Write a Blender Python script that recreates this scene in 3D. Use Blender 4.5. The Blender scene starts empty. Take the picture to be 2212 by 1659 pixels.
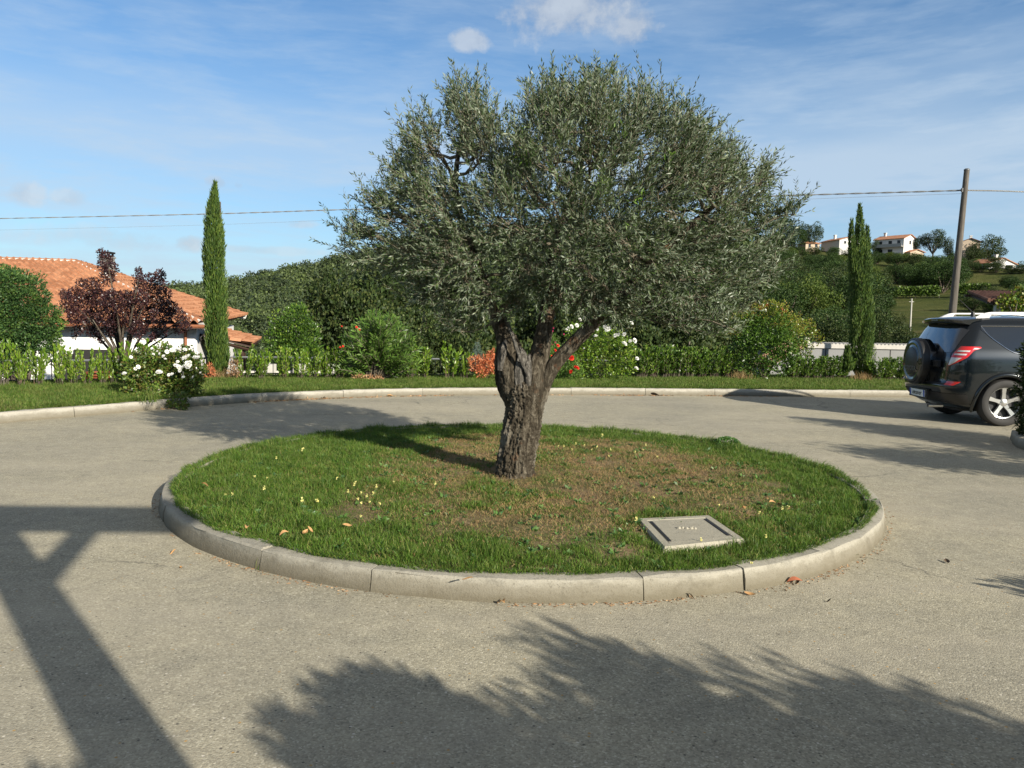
import bpy, bmesh, math, random
import numpy as np
from mathutils import Vector, Matrix
R = math.radians
C = bpy.context.scene.collection
scene = bpy.context.scene

# ---------------------------------------------------------------- camera, sky, sun, exposure
CAM_H = 1.43; PITCH = R(4.654); ROLL = R(1.226); FPX = 1661.0; PW, PH = 2212.0, 1659.0
cam_d = bpy.data.cameras.new('camera'); cam = bpy.data.objects.new('camera', cam_d); C.objects.link(cam)
cam_d.sensor_width = 36.0; cam_d.lens = FPX / PW * 36.0; cam_d.clip_start = 0.05; cam_d.clip_end = 9000
cam.matrix_world = Matrix.Translation((0, 0, CAM_H)) @ Matrix.Rotation(math.pi/2 - PITCH, 4, 'X') @ Matrix.Rotation(ROLL, 4, 'Z')
scene.camera = cam
SUN_EL, SUN_AZ = R(22.5), R(139.5)            # azimuth clockwise from +Y
sdir = Vector((math.sin(SUN_AZ)*math.cos(SUN_EL), math.cos(SUN_AZ)*math.cos(SUN_EL), math.sin(SUN_EL)))
sl = bpy.data.lights.new('sun', 'SUN'); sl.energy = 5.0; sl.angle = R(0.55); sl.color = (1.0, 0.92, 0.78)
so = bpy.data.objects.new('sun', sl); C.objects.link(so); so.rotation_euler = sdir.to_track_quat('Z', 'Y').to_euler(); so.location = sdir * 60
scene.view_settings.view_transform = 'Standard'; scene.view_settings.look = 'None'
scene.view_settings.gamma = 1.0; scene.view_settings.exposure = 0.72
scene.view_settings.use_curve_mapping = False

def raydir(px, py):
    x = (px - PW/2)/FPX; z = -(py - PH/2)/FPX
    c, s = math.cos(ROLL), math.sin(ROLL); x, z = c*x - s*z, s*x + c*z
    c, s = math.cos(PITCH), math.sin(PITCH)
    return Vector((x, c + s*z, -s + c*z))
def V(px, py, Y):                                # world point seen at px,py at forward distance Y
    d = raydir(px, py); return Vector((0, 0, CAM_H)) + d*(Y/d.y)
def G(px, py, z=0.0):                            # world point seen at px,py at height z
    d = raydir(px, py); return Vector((0, 0, CAM_H)) + d*((z - CAM_H)/d.z)
def PR(px, py, r):                               # at horizontal range r
    d = raydir(px, py); return Vector((0, 0, CAM_H)) + d*(r/math.hypot(d.x, d.y))
def proj(P):
    P = np.atleast_2d(np.asarray(P, float)); z = P[:, 2]-CAM_H; c, s = math.cos(PITCH), math.sin(PITCH)
    y = c*P[:, 1] - s*z; z = s*P[:, 1] + c*z; x = P[:, 0]
    c, s = math.cos(ROLL), math.sin(ROLL); x, z = c*x + s*z, -s*x + c*z
    return x/y*FPX + PW/2, PH/2 - z/y*FPX

# ---------------------------------------------------------------- node helper + world
def N(nt, t, **k):
    n = nt.nodes.new(t)
    for a, v in k.items():
        if a == 'inp':
            for i, w in v.items():
                n.inputs[i].default_value = w
        else: setattr(n, a, v)
    return n
def L(nt, a, b): nt.links.new(a, b)
def ramp(nt, fac, stops, interp='LINEAR'):
    n = nt.nodes.new('ShaderNodeValToRGB'); e = n.color_ramp.elements; n.color_ramp.interpolation = interp
    while len(e) < len(stops): e.new(0.5)
    for i, (p, c) in enumerate(stops):
        e[i].position = p; e[i].color = (c, c, c, 1) if isinstance(c, (int, float)) else (*c, 1)
    if fac is not None: L(nt, fac, n.inputs[0])
    return n.outputs[0]
def mixc(nt, f, a, b, mode='MIX'):
    n = nt.nodes.new('ShaderNodeMix'); n.data_type = 'RGBA'; n.blend_type = mode
    for i, v in ((0, f), (6, a), (7, b)):
        if isinstance(v, bpy.types.NodeSocket): L(nt, v, n.inputs[i])
        elif isinstance(v, (int, float)): n.inputs[i].default_value = v if i == 0 else (v, v, v, 1)
        else: n.inputs[i].default_value = (*v, 1)
    return n.outputs[2]
def mth(nt, op, a, b=None, c=None, clamp=False):
    n = nt.nodes.new('ShaderNodeMath'); n.operation = op; n.use_clamp = clamp
    for i, v in enumerate((a, b, c)):
        if v is None: continue
        if isinstance(v, bpy.types.NodeSocket): L(nt, v, n.inputs[i])
        else: n.inputs[i].default_value = v
    return n.outputs[0]
def noise(nt, vec, scale, detail=4, rough=.55, dist=0.0, dim='3D'):
    n = N(nt, 'ShaderNodeTexNoise', inp={'Scale': scale, 'Detail': detail, 'Roughness': rough, 'Distortion': dist})
    if vec is not None: L(nt, vec, n.inputs['Vector'])
    return n.outputs[0]
def mapping(nt, vec, scale=(1, 1, 1), rot=(0, 0, 0), loc=(0, 0, 0)):
    n = N(nt, 'ShaderNodeMapping', inp={'Scale': scale, 'Rotation': rot, 'Location': loc}); L(nt, vec, n.inputs[0]); return n.outputs[0]

world = bpy.data.worlds.new('World'); scene.world = world; world.use_nodes = True
nt = world.node_tree; nt.nodes.clear()
wo = N(nt, 'ShaderNodeOutputWorld'); bg = N(nt, 'ShaderNodeBackground'); L(nt, bg.outputs[0], wo.inputs[0])
sky = N(nt, 'ShaderNodeTexSky', sky_type='NISHITA'); sky.sun_disc = False
sky.sun_elevation = SUN_EL; sky.sun_rotation = SUN_AZ; sky.air_density = 1.0; sky.dust_density = 0.25; sky.ozone_density = 2.2; sky.altitude = 300
tc = N(nt, 'ShaderNodeTexCoord'); D = tc.outputs['Generated']
SKY_STRENGTH = 0.078
# thin cirrus: streaks drawn out along the horizon, with broad pale bands
warp = N(nt, 'ShaderNodeTexNoise', inp={'Scale': 2.0, 'Detail': 3}); L(nt, D, warp.inputs['Vector'])
wv = N(nt, 'ShaderNodeVectorMath', operation='MULTIPLY_ADD'); L(nt, warp.outputs['Color'], wv.inputs[0]); wv.inputs[1].default_value = (.16, .16, .05); L(nt, D, wv.inputs[2])
c1 = noise(nt, mapping(nt, wv.outputs[0], (1.1, 1.1, 7.0), (0, R(7), 0)), 2.3, 8, .58)
c2 = noise(nt, mapping(nt, wv.outputs[0], (2.0, 2.0, 11.0), (0, R(-9), 0), (3.1, 0, 1.7)), 3.4, 10, .62)
cir = mth(nt, 'ADD', mth(nt, 'MULTIPLY', ramp(nt, c1, [(.44, 0), (.70, 1)]), .55), mth(nt, 'MULTIPLY', ramp(nt, c2, [(.46, 0), (.74, 1)]), .42))
sep = N(nt, 'ShaderNodeSeparateXYZ'); L(nt, D, sep.inputs[0]); DZ = sep.outputs[2]
band = ramp(nt, mth(nt, 'ADD', DZ, mth(nt, 'MULTIPLY', c1, .10)), [(.0, .78), (.10, .72), (.17, .48), (.245, .78), (.31, .32), (.40, .14)])
cir = mth(nt, 'MULTIPLY', mth(nt, 'ADD', mth(nt, 'MULTIPLY', cir, .72), band, clamp=True), 0.85)
# small cumulus puffs at fixed directions of the sky
cloud = None
nz = N(nt, 'ShaderNodeTexNoise', inp={'Scale': 17.0, 'Detail': 9, 'Roughness': .62}); L(nt, D, nz.inputs['Vector'])
def puff(px, py, rx, ry, amt=1.0):
    d = raydir(px, py).normalized()
    right = Vector((d.y, -d.x, 0)).normalized(); up = right.cross(d)
    a = N(nt, 'ShaderNodeVectorMath', operation='DOT_PRODUCT'); L(nt, D, a.inputs[0]); a.inputs[1].default_value = right
    b = N(nt, 'ShaderNodeVectorMath', operation='DOT_PRODUCT'); L(nt, D, b.inputs[0]); b.inputs[1].default_value = up
    f = N(nt, 'ShaderNodeVectorMath', operation='DOT_PRODUCT'); L(nt, D, f.inputs[0]); f.inputs[1].default_value = d
    u = mth(nt, 'DIVIDE', a.outputs['Value'], rx/FPX); v = mth(nt, 'DIVIDE', mth(nt, 'SUBTRACT', b.outputs['Value'], 0.0), ry/FPX)
    q = mth(nt, 'ADD', mth(nt, 'MULTIPLY', u, u), mth(nt, 'MULTIPLY', v, v))
    e = mth(nt, 'SUBTRACT', 1.0, q)
    e = mth(nt, 'ADD', mth(nt, 'MULTIPLY', e, .42), mth(nt, 'MULTIPLY', mth(nt, 'SUBTRACT', nz.outputs[0], .5), 2.0))
    e = ramp(nt, e, [(.06, 0), (.42, amt)])
    return mth(nt, 'MULTIPLY', e, mth(nt, 'GREATER_THAN', f.outputs['Value'], .4))
for p in [(1235, 12, 165, 70, .62), (1365, 55, 66, 42, .6), (1015, 88, 48, 24, .55), (470, 396, 32, 15, .6), (57, 420, 34, 24, .5),
          (150, 427, 34, 18, .45), (410, 525, 40, 20, .6), (235, 515, 150, 28, .32), (650, 484, 34, 9, .4), (560, 540, 130, 10, .35), (514, 401, 12, 9, .35)]:
    e = puff(*p); cloud = e if cloud is None else mth(nt, 'MAXIMUM', cloud, e)
hs = N(nt, 'ShaderNodeHueSaturation', inp={'Saturation': 1.12, 'Value': 1.0}); L(nt, sky.outputs[0], hs.inputs['Color'])
skyc = mixc(nt, 1.0, hs.outputs[0], (0.62, 0.93, 1.10), 'MULTIPLY')
col = mixc(nt, cir, skyc, (4.3, 5.3, 6.4))
col = mixc(nt, ramp(nt, DZ, [(.42, 0), (.66, .85)]), col, (2.5, 2.38, 2.2))       # white veil added overhead, unseen above the frame, to neutralise the blue fill light
cl_col = mixc(nt, ramp(nt, nz.outputs[0], [(.35, 0), (.62, 1)]), (3.1, 3.45, 4.1), (5.3, 5.6, 5.9))
col = mixc(nt, cloud, col, cl_col)
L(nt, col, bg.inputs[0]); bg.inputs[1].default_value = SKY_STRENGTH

# ---------------------------------------------------------------- object helpers
def tag(o, label=None, cat=None, group=None, kind=None):
    if label: o['label'] = label
    if cat: o['category'] = cat
    if group: o['group'] = group
    if kind: o['kind'] = kind
    return o
def empty(name, loc=(0, 0, 0), rz=0.0, label=None, cat=None, group=None):
    o = bpy.data.objects.new(name, None); C.objects.link(o); o.location = loc; o.rotation_euler = (0, 0, rz); o.empty_display_size = .1
    return tag(o, label, cat, group)
def link_mesh(name, me, parent=None, loc=None):
    o = bpy.data.objects.new(name, me); C.objects.link(o)
    if parent is not None: o.parent = parent
    if loc is not None: o.location = loc
    return o
def copy_tree(o, parent=None):
    c = o.copy(); C.objects.link(c); c.parent = parent
    for ch in list(o.children): copy_tree(ch, c)
    return c
def np_mesh(name, verts, faces, mats, smooth=False, matidx=None):
    """faces: list of (n,k) int arrays"""
    me = bpy.data.meshes.new(name); verts = np.asarray(verts, np.float32)
    faces = [f for f in (faces if isinstance(faces, list) else [faces]) if len(f)]
    me.vertices.add(len(verts)); me.vertices.foreach_set('co', verts.ravel())
    loops = np.concatenate([np.asarray(f, np.int32).ravel() for f in faces])
    tot = np.concatenate([np.full(len(f), f.shape[1], np.int32) for f in faces])
    st = np.concatenate([[0], np.cumsum(tot)[:-1]]).astype(np.int32)
    me.loops.add(len(loops)); me.loops.foreach_set('vertex_index', loops)
    me.polygons.add(len(tot)); me.polygons.foreach_set('loop_start', st); me.polygons.foreach_set('loop_total', tot)
    if matidx is not None: me.polygons.foreach_set('material_index', np.asarray(matidx, np.int32))
    me.polygons.foreach_set('use_smooth', np.full(len(tot), bool(smooth)))
    for m in (mats if isinstance(mats, (list, tuple)) else [mats]): me.materials.append(m)
    me.update(calc_edges=True); me.validate(verbose=False)
    return me
class MB:
    """collects simple solids into one mesh"""
    def __init__(s): s.v = []; s.f = []
    def add(s, vs, fs):
        b = len(s.v); s.v += [tuple(p) for p in vs]; s.f += [tuple(i + b for i in f) for f in fs]; return s
    def box(s, c, size, rz=0, M=None):
        hx, hy, hz = [k/2 for k in size]; vs = [Vector((x, y, z)) for z in (-hz, hz) for y in (-hy, hy) for x in (-hx, hx)]
        Mx = Matrix.Translation(c) @ (M if M is not None else Matrix.Rotation(rz, 4, 'Z'))
        return s.add([Mx @ p for p in vs], [(0, 2, 3, 1), (4, 5, 7, 6), (0, 1, 5, 4), (2, 6, 7, 3), (0, 4, 6, 2), (1, 3, 7, 5)])
    def hexa(s, p8): return s.add(p8, [(0, 2, 3, 1), (4, 5, 7, 6), (0, 1, 5, 4), (2, 6, 7, 3), (0, 4, 6, 2), (1, 3, 7, 5)])
    def prism(s, poly, z0, z1):
        n = len(poly); vs = [(x, y, z0) for x, y in poly] + [(x, y, z1) for x, y in poly]
        return s.add(vs, [tuple(range(n))[::-1], tuple(range(n, 2*n))] + [(i, (i+1) % n, n+(i+1) % n, n+i) for i in range(n)])
    def solid(s, poly, off):
        """thick plate: polygon in 3d + offset vector"""
        off = Vector(off); n = len(poly); vs = [Vector(p) for p in poly] + [Vector(p)+off for p in poly]
        return s.add(vs, [tuple(range(n))[::-1], tuple(range(n, 2*n))] + [(i, (i+1) % n, n+(i+1) % n, n+i) for i in range(n)])
    def tube(s, pts, rad, sides=8, cap=True):
        v, f = tube_np(np.array([tuple(p) for p in pts], float), rad, sides, cap); return s.add(v.tolist(), f)
    def lathe(s, prof, sides=24, axis='Z', c=(0, 0, 0)):
        n = len(prof); vs = []
        for i in range(sides):
            a = 2*math.pi*i/sides
            for r, h in prof:
                p = (r*math.cos(a), r*math.sin(a), h)
                if axis == 'X': p = (h, r*math.cos(a), r*math.sin(a))
                if axis == 'Y': p = (r*math.sin(a), h, r*math.cos(a))
                vs.append((p[0]+c[0], p[1]+c[1], p[2]+c[2]))
        fs = [(i*n+j, ((i+1) % sides)*n+j, ((i+1) % sides)*n+j+1, i*n+j+1) for i in range(sides) for j in range(n-1)]
        return s.add(vs, fs)
    def build(s, name, mat, parent=None, smooth=False, loc=None, sharp=None):
        me = bpy.data.meshes.new(name); me.from_pydata(s.v, [], s.f); me.materials.append(mat)
        bm = bmesh.new(); bm.from_mesh(me); bmesh.ops.recalc_face_normals(bm, faces=bm.faces); bm.to_mesh(me); bm.free()
        if smooth: me.polygons.foreach_set('use_smooth', [True]*len(me.polygons)); me.set_sharp_from_angle(angle=R(sharp or 40))
        return link_mesh(name, me, parent, loc)
def tube_np(P, rad, sides=8, cap=True):
    n = len(P); rad = np.broadcast_to(np.asarray(rad, float), (n,)) if np.ndim(rad) < 2 else rad
    T = np.gradient(P, axis=0); T /= np.linalg.norm(T, axis=1)[:, None] + 1e-9
    up = np.array([0, 0, 1.0]) if abs(T[0, 2]) < .9 else np.array([0, 1.0, 0])
    A = np.cross(T[0], up); A /= np.linalg.norm(A); vs = []
    for i in range(n):
        A = A - T[i]*np.dot(A, T[i]); A /= np.linalg.norm(A) + 1e-9; B = np.cross(T[i], A)
        a = np.arange(sides)*2*math.pi/sides
        vs.append(P[i] + rad[i]*(np.cos(a)[:, None]*A + np.sin(a)[:, None]*B))
    v = np.concatenate(vs); f = [(i*sides+j, i*sides+(j+1) % sides, (i+1)*sides+(j+1) % sides, (i+1)*sides+j) for i in range(n-1) for j in range(sides)]
    if cap: f += [tuple(range(sides))[::-1], tuple(range((n-1)*sides, n*sides))]
    return v, f
def many_tubes(segs, r0, r1, sides=3, K=None):
    """segs: (M,K,3) polylines -> verts, quads, vectorised"""
    M_, K = segs.shape[:2]; t = np.linspace(0, 1, K)[None, :, None]; rad = (np.asarray(r0).reshape(-1, 1, 1)*(1-t) + np.asarray(r1).reshape(-1, 1, 1)*t)
    T = np.gradient(segs, axis=1); T /= np.linalg.norm(T, axis=2, keepdims=True) + 1e-9
    ref = np.where(np.abs(T[..., 2:3]) < .9, np.array([0, 0, 1.0]), np.array([1.0, 0, 0]))
    A = np.cross(T, ref); A /= np.linalg.norm(A, axis=2, keepdims=True) + 1e-9; B = np.cross(T, A)
    a = np.arange(sides)*2*math.pi/sides
    v = segs[:, :, None, :] + rad[..., None]*(np.cos(a)[None, None, :, None]*A[:, :, None, :] + np.sin(a)[None, None, :, None]*B[:, :, None, :])
    idx = np.arange(M_*K*sides).reshape(M_, K, sides); nx = np.roll(idx, -1, axis=2)
    f = np.stack([idx[:, :-1], nx[:, :-1], nx[:, 1:], idx[:, 1:]], -1).reshape(-1, 4)
    return v.reshape(-1, 3), f
def unit(a): return a/(np.linalg.norm(a, axis=-1, keepdims=True) + 1e-9)
def rvec(rng, n): return unit(rng.normal(size=(n, 3)))
def leaf_quads(base, d, side, Ln, W, mid=.45, off=0):
    """kite leaves: (4n,3) verts and (n,4) faces"""
    n = len(base); d = unit(d); side = unit(side - d*np.sum(side*d, 1, keepdims=True)); Ln = np.broadcast_to(Ln, (n,))[:, None]; W = np.broadcast_to(W, (n,))[:, None]
    m = base + d*Ln*mid
    v = np.stack([base, m + side*W/2, base + d*Ln, m - side*W/2], 1).reshape(-1, 3)
    return v, np.arange(4*n).reshape(-1, 4) + off
def join(parts):
    vs = []; fs = {}; o = 0
    for v, f in parts:
        v = np.asarray(v); f = np.asarray(f); vs.append(v); fs.setdefault(f.shape[1], []).append(f + o); o += len(v)
    return np.concatenate(vs), [np.concatenate(x) for x in fs.values()]
def catmull(P, n):
    P = np.array(P, float); Q = np.vstack([2*P[0]-P[1], P, 2*P[-1]-P[-2]]); out = []
    for t in np.linspace(0, len(P)-1-1e-6, n):
        i = int(t); u = t-i; a, b, c, d = Q[i:i+4]
        out.append(.5*((2*b)+(-a+c)*u+(2*a-5*b+4*c-d)*u*u+(-a+3*b-3*c+d)*u**3))
    return np.array(out)

# ---------------------------------------------------------------- materials
def new_mat(name):
    m = bpy.data.materials.new(name); m.use_nodes = True; nt = m.node_tree; nt.nodes.clear()
    out = N(nt, 'ShaderNodeOutputMaterial'); p = N(nt, 'ShaderNodeBsdfPrincipled'); L(nt, p.outputs[0], out.inputs[0])
    return m, nt, p, out
def setc(nt, p, key, v):
    if isinstance(v, bpy.types.NodeSocket): L(nt, v, p.inputs[key])
    else: p.inputs[key].default_value = (*v, 1) if isinstance(v, tuple) else v
def objco(nt): return N(nt, 'ShaderNodeTexCoord').outputs['Object']
def geopos(nt): return N(nt, 'ShaderNodeNewGeometry').outputs['Position']
def bump(nt, p, h, strength=.3, dist=.01):
    b = N(nt, 'ShaderNodeBump', inp={'Strength': strength, 'Distance': dist}); L(nt, h, b.inputs['Height']); L(nt, b.outputs[0], p.inputs['Normal'])
def plain(name, col, rough=.5, metal=0.0, spec=.5, var=.12, scale=6.0, coat=0.0, bmp=0.0):
    m, nt, p, o = new_mat(name); co = objco(nt)
    n = noise(nt, co, scale, 5); a = tuple(c*(1-var) for c in col); b = tuple(min(1, c*(1+var)) for c in col)
    setc(nt, p, 'Base Color', mixc(nt, n, a, b)); p.inputs['Roughness'].default_value = rough; p.inputs['Metallic'].default_value = metal
    p.inputs['Specular IOR Level'].default_value = spec; p.inputs['Coat Weight'].default_value = coat; p.inputs['Coat Roughness'].default_value = .04
    if bmp: bump(nt, p, noise(nt, co, scale*8, 4), bmp, .004)
    return m
def leafmat(name, cols, rough=.45, trans=.25, spec=.4, patch=1.2, patchcol=None, under=None, translucent_tint=(1.0, 1.15, .55)):
    """cols: list of base colours picked per leaf; larger clumps vary too"""
    m, nt, p, out = new_mat(name); g = N(nt, 'ShaderNodeNewGeometry'); rnd = g.outputs['Random Per Island']
    k = len(cols); c = ramp(nt, rnd, [((i+.5)/k, cc) for i, cc in enumerate(cols)])
    n = noise(nt, g.outputs['Position'], patch, 3)
    c = mixc(nt, 1.0, c, ramp(nt, n, [(.3, (.72, .74, .72)), (.7, (1.25, 1.22, 1.15))]), 'MULTIPLY')
    if patchcol: c = mixc(nt, ramp(nt, noise(nt, g.outputs['Position'], patch*1.7, 4), [(.52, 0), (.66, 1)]), c, patchcol)
    if under: c = mixc(nt, g.outputs['Backfacing'], c, under)
    setc(nt, p, 'Base Color', c); p.inputs['Roughness'].default_value = rough; p.inputs['Specular IOR Level'].default_value = spec
    if trans > 0:
        t = N(nt, 'ShaderNodeBsdfTranslucent'); L(nt, mixc(nt, 1.0, c, translucent_tint, 'MULTIPLY'), t.inputs[0])
        mx = N(nt, 'ShaderNodeMixShader', inp={0: trans}); L(nt, p.outputs[0], mx.inputs[1]); L(nt, t.outputs[0], mx.inputs[2]); L(nt, mx.outputs[0], out.inputs[0])
    return m
M = {}
def asphalt():
    m, nt, p, o = new_mat('driveway_paving'); co = geopos(nt)
    vor = N(nt, 'ShaderNodeTexVoronoi', inp={'Scale': 135.0, 'Randomness': 1.0}); L(nt, co, vor.inputs['Vector'])
    vsep = N(nt, 'ShaderNodeSeparateColor'); L(nt, vor.outputs['Color'], vsep.inputs[0])
    stone = ramp(nt, vsep.outputs[0], [(.0, (.22, .20, .158)), (.25, (.30, .275, .217)), (.65, (.345, .318, .252)), (.88, (.40, .368, .292)), (1.0, (.50, .465, .38))])
    big = ramp(nt, noise(nt, co, .55, 5, .6), [(.35, (.85, .87, .87)), (.65, (1.10, 1.10, 1.04))])
    med = ramp(nt, noise(nt, co, 7.0, 6, .65), [(.3, (.86, .86, .86)), (.7, (1.14, 1.13, 1.10))])
    c = mixc(nt, 1.0, mixc(nt, 1.0, stone, big, 'MULTIPLY'), med, 'MULTIPLY')
    # worn wheel track polished paler, dusty tan
    c = mixc(nt, mth(nt, 'MULTIPLY', ramp(nt, noise(nt, mapping(nt, co, (.35, 1.1, 1), (0, 0, R(12))), 1.0, 5, .6), [(.45, 0), (.7, 1)]), .45), c, (.42, .38, .30))
    # fine speckle: dark pits and pale/rusty pebbles
    vo2 = N(nt, 'ShaderNodeTexVoronoi', inp={'Scale': 48.0}); L(nt, co, vo2.inputs['Vector'])
    v2 = N(nt, 'ShaderNodeSeparateColor'); L(nt, vo2.outputs['Color'], v2.inputs[0])
    near = ramp(nt, vo2.outputs['Distance'], [(.18, 1), (.30, 0)])
    c = mixc(nt, mth(nt, 'MULTIPLY', near, mth(nt, 'GREATER_THAN', v2.outputs[0], .94)), c, (.12, .11, .09))
    c = mixc(nt, mth(nt, 'MULTIPLY', near, mth(nt, 'LESS_THAN', v2.outputs[0], .035)), c, (.58, .54, .46))
    c = mixc(nt, mth(nt, 'MULTIPLY', near, mth(nt, 'GREATER_THAN', v2.outputs[1], .975)), c, (.40, .25, .09))
    # hairline cracks
    vc = N(nt, 'ShaderNodeTexVoronoi', feature='DISTANCE_TO_EDGE', inp={'Scale': .33}); 
    wn = N(nt, 'ShaderNodeTexNoise', inp={'Scale': 2.2, 'Detail': 8, 'Roughness': .6}); L(nt, co, wn.inputs['Vector'])
    wa = N(nt, 'ShaderNodeVectorMath', operation='MULTIPLY_ADD'); L(nt, wn.outputs['Color'], wa.inputs[0]); wa.inputs[1].default_value = (.55, .55, .0); L(nt, co, wa.inputs[2]); L(nt, wa.outputs[0], vc.inputs['Vector'])
    crk = mth(nt, 'MULTIPLY', ramp(nt, vc.outputs['Distance'], [(.0, 1), (.0035, 0)]), ramp(nt, noise(nt, co, .5, 2), [(.50, 0), (.58, 1)]))
    c = mixc(nt, mth(nt, 'MULTIPLY', crk, .7), c, (.10, .095, .08))
    setc(nt, p, 'Base Color', c); p.inputs['Roughness'].default_value = .85; p.inputs['Specular IOR Level'].default_value = .25
    h = mth(nt, 'ADD', mth(nt, 'MULTIPLY', vor.outputs['Distance'], -1.0), mth(nt, 'MULTIPLY', noise(nt, co, 95, 4, .6), 1.0))
    h = mth(nt, 'SUBTRACT', h, mth(nt, 'MULTIPLY', crk, 1.2))
    bump(nt, p, h, .40, .004); return m
M['drive'] = asphalt()
def concrete(name, col, stain=.5, scale=1.0):
    m, nt, p, o = new_mat(name); co = geopos(nt)
    c = mixc(nt, noise(nt, co, 4*scale, 6, .65), tuple(k*.8 for k in col), tuple(k*1.15 for k in col))
    c = mixc(nt, mth(nt, 'MULTIPLY', ramp(nt, noise(nt, co, 11*scale, 7, .7), [(.52, 0), (.72, 1)]), stain), c, tuple(k*.42 for k in col))
    c = mixc(nt, ramp(nt, noise(nt, co, 140, 3), [(.58, 0), (.66, .55)]), c, tuple(k*.5 for k in col))
    c = mixc(nt, ramp(nt, noise(nt, co, 45, 4, .8), [(.60, 0), (.64, .6)]), c, tuple(k*.38 for k in col))
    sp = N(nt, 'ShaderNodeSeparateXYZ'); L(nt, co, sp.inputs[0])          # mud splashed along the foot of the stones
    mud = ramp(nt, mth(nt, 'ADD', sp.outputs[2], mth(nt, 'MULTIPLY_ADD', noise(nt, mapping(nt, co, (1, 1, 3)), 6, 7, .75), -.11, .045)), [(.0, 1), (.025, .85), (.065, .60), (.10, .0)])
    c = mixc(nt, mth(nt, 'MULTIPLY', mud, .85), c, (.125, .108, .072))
    setc(nt, p, 'Base Color', c); p.inputs['Roughness'].default_value = .9; p.inputs['Specular IOR Level'].default_value = .2
    bump(nt, p, mth(nt, 'ADD', noise(nt, co, 90, 5, .7), noise(nt, co, 18, 4, .6)), .6, .006); return m
M['kerb_island'] = concrete('weathered_kerb_concrete', (.34, .32, .265), .7)
M['kerb_far'] = concrete('pale_kerb_concrete', (.38, .36, .31), .4)
M['cover'] = concrete('cover_concrete', (.37, .345, .275), .2)
def soil():
    m, nt, p, o = new_mat('dry_soil'); co = geopos(nt)
    c = ramp(nt, noise(nt, co, 30, 7, .7), [(.3, (.13, .095, .055)), (.5, (.235, .17, .10)), (.7, (.36, .28, .17))])
    c = mixc(nt, ramp(nt, noise(nt, co, 2.2, 5), [(.42, 0), (.6, .8)]), c, (.10, .11, .04))
    setc(nt, p, 'Base Color', c); p.inputs['Roughness'].default_value = 1.0; p.inputs['Specular IOR Level'].default_value = .1
    bump(nt, p, noise(nt, co, 45, 6, .7), .9, .02); return m
M['soil'] = soil()
def grassground():
    m, nt, p, o = new_mat('meadow_ground'); co = geopos(nt)
    c = ramp(nt, noise(nt, co, .09, 8, .6), [(.3, (.032, .048, .013)), (.5, (.065, .080, .022)), (.7, (.105, .112, .034))])
    c = mixc(nt, 1.0, c, ramp(nt, noise(nt, co, 1.6, 6, .7), [(.3, (.65, .65, .65)), (.7, (1.25, 1.25, 1.2))]), 'MULTIPLY')
    c = mixc(nt, ramp(nt, noise(nt, mapping(nt, co, (.05, .35, .35), (0, 0, R(14))), 1.0, 4), [(.56, 0), (.62, .5)]), c, (.13, .115, .05))
    setc(nt, p, 'Base Color', c); p.inputs['Roughness'].default_value = 1.0; p.inputs['Specular IOR Level'].default_value = .1
    bump(nt, p, noise(nt, co, 2.5, 6, .75), 1.0, .3); return m
M['terrain'] = grassground()
# ================================================================ GROUND
KB = [(-10.4, -9), (-10.0, -2), (-9.5, 2), (-8.6, 5), (-7.55, 7.7), (-6.5, 9.65), (-5.85, 10.6), (-5.2, 11.6), (-4.0, 12.98), (-2.56, 13.95), (-.94, 14.65), (.87, 15.12),
      (2.77, 15.45), (4.69, 15.75), (6.21, 15.95), (8.49, 16.3), (12, 16.7), (18, 17), (32, 17)]
OUT = [(-22, -9), (-19, -2), (-15.5, 3), (-12.8, 7.5), (-11.4, 10.8), (-10.3, 13.3), (-9.0, 14.3), (-7.6, 15.2), (-6.3, 16.9), (-4.6, 17.4), (-3.0, 17.7), (-1.0, 18.5),
       (1.6, 19.0), (4.0, 20.2), (6.5, 20.9), (9.0, 21.2), (13, 21.3), (19, 21.5), (34, 21.5)]
NK = 240
kc = catmull(KB, NK); oc = catmull(OUT, NK)
def along(c):                                      # outward normals of the kerb line (towards the verge)
    t = unit(np.gradient(c, axis=0)); return np.stack([-t[:, 1], t[:, 0]], 1)
kn = along(kc)
kin = kc + kn*.13

# terrain: one polar sheet from the driveway out to the horizon
def az(x, y): return np.arctan2(x, y)
oaz = az(oc[:, 0], oc[:, 1]); orr = np.hypot(oc[:, 0], oc[:, 1]); o_ = np.argsort(oaz); oaz, orr = oaz[o_], orr[o_]
def r_edge(a): return np.interp(a, oaz, orr, left=24, right=36)
SK = [(-1800, 720), (-900, 700), (-300, 705), (0, 680), (200, 657), (330, 645), (365, 640), (480, 629), (600, 607), (740, 577), (900, 545), (1100, 520), (1300, 505), (1500, 512),
      (1650, 522), (1700, 530), (1740, 538), (1850, 549), (1950, 560), (2040, 566), (2120, 572), (2212, 600), (2400, 622), (2700, 640), (3400, 690)]
SKR = {-1800: 520, 0: 520, 740: 430, 1100: 330, 1500: 285, 1700: 265, 2212: 265, 3400: 265}
rk = np.array(list(SKR.keys()), float); rv = np.array(list(SKR.values()), float)
sa, sz, sr = [], [], []
for px, py in SK:
    r = float(np.interp(px, rk, rv)); P = PR(px, py, r); sa.append(math.atan2(P.x, P.y)); sz.append(P.z); sr.append(r)
sa, sz, sr = map(np.array, (sa, sz, sr))
TR = [(0, -2.6), (10, -4.2), (30, -5.6), (55, -4.2), (80, .2), (100, 2.2), (160, 9.5), (200, 16.5)]     # right-hand slope: metres beyond the edge -> height
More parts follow.
